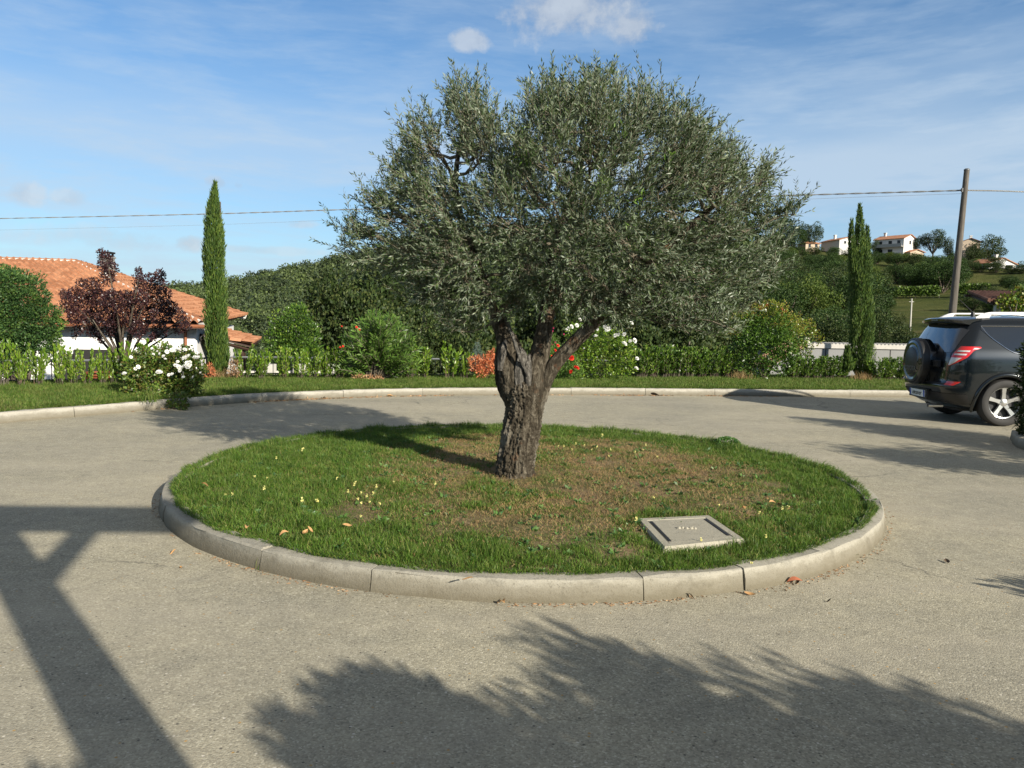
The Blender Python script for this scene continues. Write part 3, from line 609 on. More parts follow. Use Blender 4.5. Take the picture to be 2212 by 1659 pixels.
# ---------------------------------------------------------------- walled building with scalloped tile edge behind the right cypress
bw = empty('tiled_boundary_wall', (12, 27, -2.6), 0, 'grey panelled wall of a low building topped with a row of pale curved tiles, behind the right cypress', 'building')
a, b = V(1742, 741, 27), V(2030, 746, 27.6); d = (b-a).normalized(); n_ = Vector((d.y, -d.x, 0)).normalized(); up = Vector((0, 0, 1))
mb = MB(); low = -3.0
lb = V(1655, 792, 25.5)
mb.solid([Vector((a.x, a.y, low)), Vector((b.x, b.y, low)), b - up*.14, a - up*.14], -n_*4.0); mb.build('wall', M['greyrender'], bw)
mb = MB(); mb.solid([a - up*.17 + n_*.07, b - up*.17 + n_*.07, b - up*.028 + n_*.07, a - up*.028 + n_*.07], -n_*.10); mb.build('coping', M['tile_pale'], bw)
mb = MB(); Ltot = (b-a).length; k = int(Ltot/.142)
for i in range(k+1):
    p = a + d*(i*.142) ; mb.tube([p + n_*.05 - up*.058, p - n_*.55 - up*.02], [.068, .060], 12)
mb.build('tile_row', M['tile_pale'], bw, True)
for i in range(1, 12):
    p = a + d*(i*.78 + .05*math.sin(i*5)) ; mb = MB(); mb.box((p.x+n_.x*.006, p.y+n_.y*.006, -.05+.0), (.028, .014, 1.5 if i % 3 else 1.3), rz=math.atan2(d.y, d.x)); mb.build('panel_joint', M['black_void'], bw)
# sloping end: mono-pitch roof edge running down to the left
e1, e2 = a - d*.02, lb
mb = MB(); mb.solid([e1 - up*.1, e2 - up*.1, Vector((e2.x, e2.y, low)), Vector((e1.x, e1.y, low))], -n_*.25); mb.build('end_wall', M['greyrender'], bw)
mb = MB()
for t in (0, .27, .54, .81):
    o1, o2 = e1 + Vector((-.3*t, .0, 0)), e2 + Vector((-.3*t, 0, 0)); m_ = 6
    for i in range(m_): mb.tube([o1.lerp(o2, i/m_) - n_*(t*.9) + up*.02, o1.lerp(o2, (i+1.1)/m_) - n_*(t*.9)], [.085, .10], 8)
mb.build('verge_tiles', M['tile_old'], bw, True)
mb = MB(); mb.lathe([(0, -.02), (.12, -.02), (.12, .25), (.06, .33), (0, .34)], 12, 'Z', tuple(a - up*.12)); mb.build('end_cap', M['tile_pale'], bw, True)
under(bw)

# ---------------------------------------------------------------- pole and overhead cables
def woodpole():
    m, nt, p, o = new_mat('weathered_pole_wood'); co = objco(nt)
    c = ramp(nt, noise(nt, mapping(nt, co, (9, 9, .7)), 2.5, 7, .7), [(.3, (.05, .043, .036)), (.55, (.12, .105, .088)), (.75, (.20, .18, .155))])
    setc(nt, p, 'Base Color', c); p.inputs['Roughness'].default_value = .9; bump(nt, p, noise(nt, mapping(nt, co, (14, 14, .6)), 3, 6), .6, .01); return m
M['pole'] = woodpole()
top = V(2088.5, 368, 24); ptop = V(2085, 411, 24); base = V(2058, 668, 24); dirp = (base-top).normalized(); zb = T1(base.x, base.y)-.5; t_ = (zb-top.z)/dirp.z; bp = top + dirp*t_
pe = empty('utility_pole', (bp.x, bp.y, zb), 0, 'tall bare wooden utility pole leaning slightly behind the dark car', 'pole')
mb = MB(); pts = [top.lerp(bp, t) for t in np.linspace(0, 1, 12)]; mb.tube(pts[::-1], list(np.linspace(.15, .078, 12)), 16); mb.build('pole_shaft', M['pole'], pe, True)
mb = MB(); mb.box(tuple(ptop + Vector((-.1, -.02, 0))), (.06, .05, .12)); mb.tube([ptop + Vector((-.09, 0, .02)), ptop + Vector((-.2, 0, .0))], .014, 6); mb.build('clamp', M['iron'], pe, True)
mb = MB(); mb.lathe([(0, 0), (.085, 0), (.085, .03), (.05, .055), (0, .06)], 14, 'Z', tuple(top)); mb.build('pole_cap', M['iron_grey'], pe, True)
under(pe)
M['cable'] = plain('grey_cable', (.30, .30, .29), .6, var=.2, scale=30)
def cable(pts2, name, label, r=.016, twist=True):
    P = [Vector(p) for p in pts2]; n = 260; mb = MB(); out = []
    s = np.linspace(0, len(P)-1, n); cp = catmull([tuple(p) for p in P], n)
    if twist:
        for ph in (0, math.pi):
            a = np.arange(n)*.9 + ph; q = cp.copy(); q[:, 2] += np.sin(a)*r*.9; q[:, 1] += np.cos(a)*r*.9; mb.tube(q, r*.8, 5)
    else: mb.tube(cp, r, 5)
    o = mb.build(name, M['cable'], smooth=True); tag(o, label, 'cable')
ca = V(2083, 411, 24)
cable([ca, V(1640, 424.5, 27.3), V(1106, 444, 31), V(755, 452.5, 33.8), V(440, 462.5, 36.5), V(0, 472, 40), V(-350, 478, 43)], 'overhead_cable', 'twisted grey overhead cable crossing the whole sky from the wooden pole to the left edge', .017)
cable([ca + Vector((.1, 0, 0)), V(2212, 414.5, 24.3), V(2600, 432, 25)], 'overhead_cable', 'short stretch of grey overhead cable right of the wooden pole', .015)
cable([V(2083, 418, 24), V(1680, 433, 27), V(1106, 462, 31), V(755, 474, 33.8), V(440, 486, 36.5), V(0, 497, 40), V(-350, 506, 43)], 'overhead_cable', 'thin single wire hanging just below the twisted overhead cable', .0045, False)
# ================================================================ OLIVE TREE
def bark(name, dark, mid, lite, sc=1.0):
    m, nt, p, o = new_mat(name); co = geopos(nt)
    st = mapping(nt, co, (11*sc, 11*sc, 2.0*sc)); n1 = noise(nt, st, 2.2, 9, .72, .7); n2 = noise(nt, co, 34*sc, 6, .7)
    f = mth(nt, 'ADD', mth(nt, 'MULTIPLY', n1, .75), mth(nt, 'MULTIPLY', n2, .25))
    c = ramp(nt, f, [(.34, dark), (.50, mid), (.64, lite)])
    c = mixc(nt, mth(nt, 'MULTIPLY', ramp(nt, noise(nt, co, 5.5, 5, .6), [(.6, 0), (.7, 1)]), .7), c, (.22, .10, .05))
    c = mixc(nt, mth(nt, 'MULTIPLY', ramp(nt, noise(nt, co, 3.2, 4, .6), [(.56, 0), (.66, 1)]), .6), c, (.34, .31, .25))
    setc(nt, p, 'Base Color', c); p.inputs['Roughness'].default_value = .95; p.inputs['Specular IOR Level'].default_value = .15
    bump(nt, p, f, 1.0, .06); return m
M['bark_olive'] = bark('olive_bark', (.016, .013, .009), (.070, .058, .041), (.235, .205, .155))
M['bark_dead'] = bark('dead_olive_wood', (.03, .027, .024), (.12, .11, .095), (.30, .28, .245), 1.6)
M['twig'] = plain('olive_twig', (.135, .115, .08), .8, var=.3, scale=20)
M['olive_leaf'] = leafmat('olive_leaf', [(.024, .050, .011), (.036, .068, .017), (.062, .098, .030), (.030, .058, .014), (.12, .155, .072)], rough=.45, trans=.16, spec=.4, patch=1.6, under=(.155, .19, .125), translucent_tint=(1, 1.1, .5))
rng = np.random.default_rng(77)
YT = 6.42
ol = empty('olive_tree', (.06, YT, .11), 0, 'old olive tree with gnarled forked trunk and wide silvery crown on the round grass island', 'tree')
def trunkmesh(pts, radii, sides=72, seg=60, rough=.10, seed=0, flute=.12, squash=1.0):
    P = catmull([tuple(p) for p in pts], seg); rd = catmull([(r_, 0) for r_ in radii], seg)[:, 0]
    v, f = tube_np(P, rd, sides, True); v = v.reshape(seg, sides, 3); T = unit(np.gradient(P, axis=0)); a = np.arange(sides)*2*math.pi/sides; s = np.linspace(0, 1, seg)[:, None]*len(pts)
    r = np.random.default_rng(seed); d = np.zeros((seg, sides))
    for k, am in ((3, .8), (5, .55), (8, .5), (13, .38), (21, .30), (34, .2)):
        d += am*np.sin(a[None]*k + r.uniform(0, 6.28) + 1.6*np.sin(s*r.uniform(.5, 1.3) + r.uniform(0, 6))*(1+k*.06))
    d = d/1.6; d2 = r.normal(0, 1, (seg, sides)); d2 = (d2+np.roll(d2, 1, 0)+np.roll(d2, 1, 1))/2
    off = v - P[:, None]; v = P[:, None] + off*(1 + flute*d[..., None] + rough*.16*d2[..., None])
    return v.reshape(-1, 3), f
def add_trunk(mb, pts, radii, **k): v, f = trunkmesh(pts, radii, **k); mb.add(v.tolist(), f)
def O(px, py, dy=0.0): return V(px, py, YT + dy)
mb = MB()
add_trunk(mb, [O(1112, 1062), O(1113, 1030), O(1117, 985), O(1126, 930), O(1133, 880), O(1137, 840), O(1134, 805, .01)], [.21, .170, .154, .151, .150, .165, .12], sides=140, seg=120, seed=4, flute=.085, rough=.26)
add_trunk(mb, [O(1122, 885, .04), O(1112, 835, .02), O(1103, 790, 0), O(1098, 752, .02), O(1088, 722, .05), O(1068, 680, .12), O(1050, 635, .2), O(1030, 570, .3), O(1005, 500, .35), O(985, 420, .3), O(990, 330, .2), O(1008, 250, .15)],
          [.10, .145, .135, .105, .072, .052, .045, .038, .032, .026, .018, .010], sides=84, seg=110, seed=9, flute=.075, rough=.22)
add_trunk(mb, [O(1150, 880, -.03), O(1155, 835, -.04), O(1162, 785, -.03), O(1170, 745, 0), O(1178, 700, .04), O(1184, 655, .1), O(1190, 600, .1), O(1203, 530, .05), O(1228, 450, 0), O(1255, 350, -.1), O(1285, 240, -.1)],
          [.09, .105, .085, .074, .066, .058, .05, .044, .034, .022, .011], sides=56, seg=80, seed=12, flute=.10)
add_trunk(mb, [O(1163, 862, -.02), O(1175, 825, -.05), O(1200, 785, -.08), O(1238, 742, -.1), O(1275, 705, -.14), O(1315, 667, -.2), O(1362, 612, -.25), O(1420, 550, -.3), O(1490, 488, -.3), O(1560, 430, -.3)],
          [.07, .070, .060, .055, .052, .048, .042, .034, .026, .014], sides=48, seg=70, seed=15, flute=.07)
trunk = mb.build('trunk', M['bark_olive'], ol, True, sharp=70)
mb = MB()   # broken grey heartwood in the fork and the bare dead stick in front
add_trunk(mb, [O(1124, 850, -.10), O(1122, 805, -.12), O(1128, 770, -.10), O(1120, 748, -.06)], [.04, .05, .040, .012], sides=60, seg=50, seed=31, flute=.15)
add_trunk(mb, [O(1142, 845, -.12), O(1140, 800, -.13), O(1143, 765, -.08)], [.028, .032, .010], sides=40, seg=40, seed=33, flute=.15)
add_trunk(mb, [O(1080, 800, -.12), O(1086, 760, -.12), O(1092, 735, -.06)], [.02, .034, .015], sides=40, seg=40, seed=35, flute=.15)
mb.build('dead_wood', M['bark_dead'], ol, True, sharp=70)
mb = MB(); add_trunk(mb, [O(1140, 812, -.17), O(1122, 768, -.2), O(1108, 728, -.2), O(1094, 694, -.16), O(1084, 668, -.1)], [.013, .014, .015, .013, .008], sides=12, seg=24, seed=41, flute=.08)
mb.build('dead_branch', M['bark_dead'], ol, True)
# crown: leafy masses placed through the crown's volume
BL_ = [(1010, 225, 70), (925, 290, 70), (1045, 310, 85), (900, 395, 88), (848, 460, 68), (800, 505, 40), (955, 450, 105), (885, 545, 85), (985, 560, 100), (1080, 470, 110), (1115, 385, 75), (1185, 225, 78),
       (1175, 320, 100), (1285, 215, 85), (1300, 330, 115), (1385, 245, 80), (1455, 290, 85), (1500, 375, 95), (1420, 420, 115), (1560, 390, 72), (1590, 445, 66), (1535, 500, 88), (1610, 500, 48), (1465, 550, 88),
       (1560, 585, 62), (1375, 550, 105), (1300, 470, 115), (1240, 560, 88), (1140, 570, 70), (1325, 640, 68), (1425, 630, 62), (1520, 640, 55), (1200, 450, 110), (1655, 470, 45), (1640, 390, 32), 
       (1045, 628, 66), (1195, 622, 58), (1275, 632, 60), (1120, 640, 40), (940, 610, 60)]
sc = YT/FPX; ccx, ccy = 1215, 430
limbs = [np.array([tuple(O(*q)) for q in Lp]) for Lp in (
    [(1068, 680, .12), (1050, 635, .2), (1030, 570, .3), (1005, 500, .35), (985, 420, .3), (990, 330, .2), (1008, 250, .15)],
    [(1184, 655, .1), (1190, 600, .1), (1203, 530, .05), (1228, 450, 0), (1255, 350, -.1), (1285, 240, -.1)],
    [(1315, 667, -.2), (1362, 612, -.25), (1420, 550, -.3), (1490, 488, -.3), (1560, 430, -.3)])]
LP = np.concatenate([catmull(l, 40) for l in limbs])
subs = []; shoots_b = []; shoots_d = []; cent = np.array(tuple(O(ccx, ccy)))
for (bx, by, br) in BL_:
    if by < 300: by += 22
    e = ((bx-ccx)/500)**2 + ((by-ccy)/360)**2; dep = 1.25*math.sqrt(max(.06, 1-e)); k = max(1, int(round(dep/.40)))
    for j in range(k):
        dy = (-dep*.85 + (2*dep*.85)*(j+.5)/k) if k > 1 else rng.uniform(-.3, .3)
        c = np.array(tuple(O(bx, by, dy + rng.uniform(-.12, .12)))); rr_ = max(.07, br*(c[1]/FPX) - .085)*rng.uniform(.72, 1.0)
        ds = np.linalg.norm(LP - c, axis=1) + .8*np.maximum(0, LP[:, 2]-c[2]+.1); p0 = LP[np.argmin(ds)]
        q = np.linspace(0, 1, 8)[:, None]; mid = (p0+c)/2 + np.array([0, 0, -.12]) + rng.normal(0, .06, 3); seg = (1-q)**2*p0 + 2*q*(1-q)*mid + q*q*c
        seg[1:-1] += rng.normal(0, .02, (6, 3)); subs.append(seg)
        m = int((int(1150*rr_**2) + 12)*(.42 if bx > 1540 and by > 470 else 1.15 if by > 540 else 1)); a_ = rvec(rng, m)*(rng.uniform(.15, 1, (m, 1))**.5)*rr_; P = c + a_
        shoots_b.append(P); outd = unit(a_ + .35*(c-cent)/1.0); shoots_d.append(outd)
        # twigs carrying the shoots
        for t in range(9):
            s0 = seg[rng.integers(3, 8)]; s1 = P[rng.integers(0, m)]; mm = (s0+s1)/2 + rng.normal(0, .04, 3); tq = np.linspace(0, 1, 8)[:, None]; subs.append((1-tq)**2*s0 + 2*tq*(1-tq)*mm + tq*tq*s1)
nb = len(subs); S = np.stack(subs); main = np.array([i % 10 == 0 for i in range(nb)])
v1, f1 = many_tubes(S, np.where(main, .017, .0055), np.where(main, .006, .0022), 5)
link_mesh('branches', np_mesh('branches', v1, f1, M['twig'], True), ol)
Bs = np.concatenate(shoots_b); Ds = np.concatenate(shoots_d)
# extra: upright whips along the top, drooping bare-ish sprays at lower right and left
ex = []; exd = []
for px, py in [(1012, 168), (1040, 175), (985, 180), (1065, 205), (960, 200), (1135, 185), (1160, 180), (1200, 150), (1222, 158), (1285, 130), (1305, 140), (1330, 140), (1345, 160), (1370, 165), (1255, 160), (1400, 180), (1425, 175), (1470, 205), (1490, 210), (1525, 240), (1545, 260),
               (1585, 300), (1600, 320), (1655, 365), (1640, 375), (880, 250), (900, 240), (870, 300), (830, 370), (800, 390), (770, 440), (755, 480), (930, 215), (1625, 340), (1675, 470), (1680, 500)]:
    for _ in range(3):
        ex.append(tuple(O(px + rng.uniform(-12, 12), py + rng.uniform(34, 84), rng.uniform(-.5, .5)))); exd.append((rng.normal(0, .16), rng.normal(0, .16), 1))
for px, py, n in [(1625, 560, 12), (1590, 610, 14), (1545, 650, 12), (1500, 700, 9), (1440, 690, 10), (1560, 708, 6), (1650, 530, 7), (1330, 690, 16), (1280, 680, 12), (760, 520, 10), (800, 560, 12), (1000, 660, 12), (930, 640, 12), (1640, 600, 6), (1380, 660, 12), (1010, 690, 6)]:
    for _ in range(n*2):
        ex.append(tuple(O(px + rng.uniform(-34, 34), py + rng.uniform(-30, 24), rng.uniform(-.6, .5)))); exd.append((np.sign(px-1200)*rng.uniform(.2, .9), rng.normal(0, .4), rng.uniform(-.35, .45)))
ex = np.array(ex); exd = np.array(exd)
hang = [np.array([tuple(O(*q)) for q in l]) for l in ([(1330, 660, -.2), (1400, 690, -.3), (1470, 706, -.35), (1548, 722, -.4)], [(1420, 640, -.1), (1500, 668, 0), (1590, 672, .1), (1650, 640, .1)], [(1480, 560, .1), (1560, 600, .2), (1640, 612, .25), (1680, 590, .3)],
        [(1400, 660, -.3), (1440, 690, -.4), (1520, 690, -.5), (1585, 712, -.5)], [(1060, 700, -.1), (1020, 716, -.2), (980, 712, -.3), (955, 690, -.3)], [(1500, 470, -.3), (1600, 500, -.3), (1680, 470, -.35), (1715, 462, -.4)], [(1080, 640, 0), (1000, 650, -.2), (940, 640, -.3), (900, 655, -.3)])]
for h_ in hang:
    hv, hf = many_tubes(np.stack([catmull(h_, 14)]), .009, .003, 5); link_mesh('branch', np_mesh('hanging_branch', hv, hf, M['twig'], True), ol)
for h_ in hang:
    c = catmull(h_, 26)[6:]; 
    for p in c:
        for _ in range(2): ex = np.vstack([ex, p + rng.normal(0, .015, 3)]); exd = np.vstack([exd, [rng.normal(0, .5), rng.normal(0, .5), rng.uniform(0, .9)]])
Bs = np.vstack([Bs, ex]); Ds = np.vstack([Ds, exd]); n = len(Bs)
hgt = np.clip((Bs[:, 2]-1.9)/1.6, 0, 1)
Ds = unit(unit(Ds) + np.array([0, 0, 1.0])*(.25 + 1.15*hgt)[:, None] + rng.normal(0, .33, (n, 3)))
Ls = rng.uniform(.10, .24, n); K = 6; tq = np.linspace(0, 1, K)[None, :, None]
bend = rng.normal(0, .05, (n, 3)) + np.array([0, 0, .03]); seg = Bs[:, None] + Ds[:, None]*Ls[:, None, None]*tq + bend[:, None]*tq**2
v2, f2 = many_tubes(seg, np.full(n, .0022), np.full(n, .0008), 3); link_mesh('twigs', np_mesh('twigs', v2, f2, M['twig']), ol)
NL = 15; q = (np.arange(NL)+.6)/NL*1.02; idx = np.clip(q*(K-1), 0, K-1.001); i0 = idx.astype(int); fr_ = idx-i0
pb = seg[:, i0]*(1-fr_)[None, :, None] + seg[:, i0+1]*fr_[None, :, None]; ax = unit(seg[:, -1]-seg[:, 0])[:, None].repeat(NL, 1)
pb = np.concatenate([pb, pb], 1).reshape(-1, 3); ax = np.concatenate([ax, ax], 1)
per_ = unit(np.cross(ax, rng.normal(size=ax.shape))); sgn = np.concatenate([np.ones(NL), -np.ones(NL)])[None, :, None]; per_[:, NL:] = per_[:, :NL]; per_ = per_*sgn
ld = unit(ax*rng.uniform(.75, 1.25, ax.shape[:2]+(1,)) + per_*rng.uniform(.5, .95, ax.shape[:2]+(1,)) + rng.normal(0, .13, ax.shape)).reshape(-1, 3)
kp = rng.uniform(0, 1, len(pb)) < .84; pb, ld = pb[kp], ld[kp]
v3, f3 = leaf_quads(pb, ld, rvec(rng, len(pb)), rng.uniform(.030, .054, len(pb)), rng.uniform(.0075, .0118, len(pb)), mid=.5)
link_mesh('crown', np_mesh('olive_crown', v3, f3, M['olive_leaf']), ol); print('olive leaves', len(pb))
# fresh green water shoots inside the crown
gb = np.array([tuple(O(px + rng.normal(0, 9), py + rng.normal(0, 12), rng.uniform(-.9, -.3))) for px, py in [(1388, 435), (1372, 480), (1362, 500), (1440, 340), (1130, 350), (1340, 280), (1300, 400)] for _ in range(26)])
M['olive_young'] = leafmat('young_olive_leaf', [(.12, .22, .03), (.16, .27, .05), (.10, .18, .03)], trans=.3)
v4, f4 = leaf_quads(gb, unit(rng.normal(0, .5, (len(gb), 3)) + np.array([0, 0, .7])), rvec(rng, len(gb)), .055, .012, .5); link_mesh('young_leaves', np_mesh('young_leaves', v4, f4, M['olive_young']), ol)
under(ol)
# ================================================================ PLANTING ON THE VERGE
def leafy(parent, name, blobs, Y, dens, Ll, Wl, mat, up=.35, mid=.45, shell=.5, seed=1, droop=0.0, jitter=.5):
    """leaves spread through blob volumes; blobs = (px,py,r_px[,dy])"""
    rg = np.random.default_rng(seed); B = []; D_ = []; sc_ = Y/FPX
    for b in blobs:
        dy = b[3] if len(b) > 3 else 0; c = np.array(tuple(V(b[0], b[1], Y+dy))); r_ = b[2]*sc_; n = max(8, int(dens*12.57*r_**2/(Ll*Wl*.5))); a_ = rvec(rg, n); rad_ = rg.uniform(shell**3, 1, (n, 1))**(1/3)
        ph = rg.uniform(0, 6.28, 6); wob = 1 + .18*np.sin(a_[:, :1]*5+ph[0])*np.sin(a_[:, 1:2]*5+ph[1]) + .12*np.sin(a_[:, 2:3]*9+ph[2])
        P = c + a_*rad_*r_*wob*np.array([1, .9, 1.0]); B.append(P); D_.append(a_)
    B = np.concatenate(B); D_ = np.concatenate(D_); n = len(B); d = unit(D_ + np.array([0, 0, up]) + rg.normal(0, jitter, (n, 3)) - np.array([0, 0, droop]))
    v, f = leaf_quads(B, d, rvec(rg, n), Ll*rg.uniform(.65, 1.25, n), Wl*rg.uniform(.75, 1.2, n), mid)
    return link_mesh(name, np_mesh(name, v, f, mat), parent)
def stems(parent, name, base, tips, r0, r1, mat, seed=2, wob=.06):
    rg = np.random.default_rng(seed); q = np.linspace(0, 1, 8)[:, None]; S_ = []
    for t in tips:
        b = np.array(tuple(base)); t = np.array(tuple(t)); m = b*.55+t*.45 + rg.normal(0, wob, 3); m[2] = b[2] + (t[2]-b[2])*.6; S_.append((1-q)**2*b + 2*q*(1-q)*m + q*q*t)
    v, f = many_tubes(np.stack(S_), r0, r1, 6); return link_mesh(name, np_mesh(name, v, f, mat, True), parent)
M['bark'] = bark('grey_brown_bark', (.03, .024, .018), (.09, .072, .055), (.18, .155, .125), .6)
M['laurel'] = leafmat('laurel_leaf', [(.10, .195, .016), (.14, .25, .022), (.20, .32, .034), (.07, .14, .014), (.26, .34, .05)], rough=.36, trans=.32, spec=.6, patch=2.2)
M['laurel_dark'] = leafmat('dark_laurel_leaf', [(.055, .12, .018), (.08, .16, .022), (.12, .21, .03), (.045, .095, .016), (.17, .25, .04)], rough=.34, trans=.22, spec=.5, patch=2.2)
M['oleander'] = leafmat('oleander_leaf', [(.085, .17, .032), (.12, .215, .042), (.17, .26, .06), (.07, .13, .028)], rough=.35, trans=.22)
M['rose_leaf'] = leafmat('rose_leaf', [(.05, .10, .02), (.075, .14, .025), (.12, .18, .03), (.16, .20, .04), (.11, .09, .03)], rough=.4, trans=.22)
M['plum'] = leafmat('plum_leaf', [(.030, .013, .016), (.046, .018, .021), (.068, .025, .028), (.023, .010, .013), (.09, .042, .04)], rough=.32, trans=.12, spec=.55, translucent_tint=(1.3, .5, .4))
M['copper_leaf'] = leafmat('copper_leaf', [(.50, .16, .07), (.58, .22, .10), (.40, .12, .06), (.62, .30, .15)], rough=.5, trans=.25, translucent_tint=(1.2, .7, .4))
M['brown_leaf'] = leafmat('withered_leaf', [(.28, .15, .075), (.36, .20, .10), (.20, .11, .06), (.42, .28, .16)], rough=.8, trans=.1)
M['acacia'] = leafmat('mimosa_leaf', [(.040, .095, .028), (.055, .12, .032), (.03, .07, .024), (.085, .15, .03)], rough=.55, trans=.2, patch=1.0, patchcol=(.12, .20, .03))
M['photinia'] = leafmat('photinia_leaf', [(.05, .11, .018), (.075, .15, .022), (.11, .19, .03), (.045, .09, .016)], rough=.36, trans=.2, spec=.45)
M['photinia_y'] = leafmat('photinia_young_leaf', [(.20, .25, .035), (.25, .27, .045), (.28, .18, .06), (.15, .22, .03)], rough=.3, trans=.3)
M['red_leaf'] = leafmat('red_young_leaf', [(.55, .10, .08), (.48, .14, .10)], rough=.3, trans=.3, translucent_tint=(1.3, .5, .5))
M['cypress'] = leafmat('cypress_scale_leaf', [(.035, .075, .014), (.055, .105, .018), (.085, .145, .024), (.028, .06, .012), (.12, .17, .03)], rough=.55, trans=.12, patch=3.0)
M['spruce'] = leafmat('blue_conifer', [(.10, .15, .13), (.14, .19, .17), (.08, .12, .10)], rough=.5, trans=.1)
M['white_petal'] = plain('white_petal', (.80, .80, .76), .6, var=.05); M['red_petal'] = plain('red_petal', (.70, .045, .025), .6, var=.15); M['magenta_petal'] = plain('magenta_petal', (.48, .03, .13), .6, var=.1)
M['yellow_petal'] = plain('pale_yellow_petal', (.78, .72, .28), .6, var=.08); M['orange_petal'] = plain('orange_petal', (.85, .40, .05), .6)
def flower_mesh(name, mat, r=.042, rings=((9, 1.25), (8, .85), (6, .45), (4, .15)), seed=0):
    rg = np.random.default_rng(seed); B = []; D_ = []; S_ = []; W_ = []
    for k, (n, t) in enumerate(rings):
        for i in range(n):
            a = 2*math.pi*(i + .5*(k % 2))/n + rg.normal(0, .08); d = np.array([math.sin(t)*math.cos(a), math.sin(t)*math.sin(a), math.cos(t)]); B.append(d*.1*r + np.array([0, 0, (.25-.1*k)*0])); D_.append(d); S_.append(np.array([-math.sin(a), math.cos(a), 0])); W_.append(r*(.85-.1*k))
    v, f = leaf_quads(np.array(B), np.array(D_), np.array(S_), r*1.0, np.array(W_), .68); return np_mesh(name, v, f, mat)
FL = {'white': flower_mesh('white_rose', M['white_petal']), 'red': flower_mesh('red_flower', M['red_petal'], .045), 'magenta': flower_mesh('magenta_flower', M['magenta_petal'], .03)}
def flowers(parent, kind, pts, Y, size=1.0, seed=5, dy=-.45):
    rg = random.Random(seed)
    for q in pts:
        p = V(q[0], q[1], Y + (q[3] if len(q) > 3 else dy)); o = link_mesh('flower', FL[kind], parent, tuple(p)); s_ = (q[2] if len(q) > 2 else 1)*size; o.scale = (s_, s_, s_*.9)
        o.rotation_euler = (R(rg.uniform(20, 75)), 0, R(rg.uniform(-60, 60)))
Z0 = .13
def shrub(name, loc, label, cat, group=None): return empty(name, tuple(loc), 0, label, cat, group)
# --- young laurels (one mesh per variant, copied) ---
def laurel_mesh(seed, h, rr_, nst, mat, lf=.088, fill=15):
    rg = np.random.default_rng(seed); B = []; D_ = []; S_ = []
    for s_ in range(nst):
        a = rg.uniform(0, 6.28); r0 = rr_*math.sqrt(rg.uniform(0, 1))*.35; tip = np.array([math.cos(a)*rr_*rg.uniform(.25, 1), math.sin(a)*rr_*rg.uniform(.25, 1), h*rg.uniform(.55, 1.05)]); b0 = np.array([math.cos(a)*r0, math.sin(a)*r0, 0])
        m_ = (b0+tip)/2; m_[:2] *= .8; q = np.linspace(0, 1, 8)[:, None]; seg = (1-q)**2*b0 + 2*q*(1-q)*m_ + q*q*tip; S_.append(seg); ax = unit(seg[-1]-seg[4]); n = fill
        for t in np.linspace(.18, 1, n):
            i = t*7; k = min(int(i), 6); P = seg[k]*(1-(i-k)) + seg[k+1]*(i-k)
            for _ in range(2):
                w_ = rg.normal(size=3); w_ -= ax*np.dot(w_, ax); w_ /= np.linalg.norm(w_); B.append(P); D_.append(ax*(.9+.5*t) + w_*rg.uniform(.5, .9))
        for _ in range(5): B.append(tip); D_.append(ax*1.6 + rg.normal(0, .45, 3))
    n = len(B); v, f = leaf_quads(np.array(B), np.array(D_), rvec(rg, n), lf*rg.uniform(.6, 1.15, n), lf*.36*rg.uniform(.8, 1.2, n), .5)
    sv, sf = many_tubes(np.stack(S_), .006, .003, 5)
    return np_mesh('laurel_leaves', v, f, mat), np_mesh('laurel_stems', sv, sf, M['bark'], True)
LM = [laurel_mesh(100+i, .66, .25, 13+i % 3*2, M['laurel']) for i in range(4)]
LD = [laurel_mesh(200+i, .66, .30, 30, M['laurel_dark'], .09) for i in range(3)]
def laurel(px, py, s_, lib, k, label, group, rot=0, sq=1.0):
    p = G(px, py, Z0); r = empty('laurel_bush', tuple(p), rot, label, 'laurel', group); a, b = lib[k % len(lib)]
    link_mesh('foliage', a, r); link_mesh('stem', b, r); r.scale = (s_*sq, s_*sq, s_); return r
grpL = 'young laurels planted along the railing at left'
names = ['at the left edge of the picture', 'next to the one at the left edge', 'left of the white flowers behind the railing', 'right of the gap with the grey boards', 'in front of the terracotta pot', 'just right of the terracotta pot', 'in front of the dark shutter', 'sixth along towards the white rose bush', 'last before the white rose bush']
for i, (px, s_) in enumerate([(8, 1.10), (45, 1.0), (82, .98), (128, .98), (160, .92), (190, .9), (222, .88), (248, .9), (268, .86)]):
    laurel(px, 832 - (.0 if px < 200 else 2), s_, LM, i, 'young light green laurel ' + names[i], grpL, i*1.3, .80)
laurel(300, 836, 1.12, LM, 1, 'taller laurel shoots standing behind the left white rose bush', grpL, 2.2)
laurel(340, 834, 1.15, LM, 2, 'laurel with bright upright shoots between rose bush and house wall', grpL, 3.2)
grpM = 'young laurels between the left cypress and the oleander'
for i, (px, s_, nm) in enumerate([(530, .88, 'nearest the left cypress'), (562, .95, 'second right of the left cypress'), (612, .90, 'standing alone in front of the low white wall'), (648, .86, 'over the end of the low white wall'), (678, .92, 'thick one third left of the oleander'), (705, .92, 'touching the left side of the oleander'), (735, .95, 'half hidden in the oleander foot')]):
    laurel(px, 819, s_, LM, i+1, 'light green laurel ' + nm, grpM, i*2.1, 1.05)
grpN = 'laurels between the oleander and the olive trunk'
for i, (px, s_, nm) in enumerate([(885, 1.05, 'leaning against the right side of the oleander'), (915, 1.0, 'second right of the oleander'), (968, 1.12, 'with fanned shoots left of the copper bush'), (1003, .8, 'small one at the foot of the copper bush')]):
    laurel(px, 818, s_, LM if i != 1 else LM, i, 'green laurel ' + nm, grpN, i*1.7, 1.15)
grpH = 'dark laurels forming the hedge right of the olive tree'
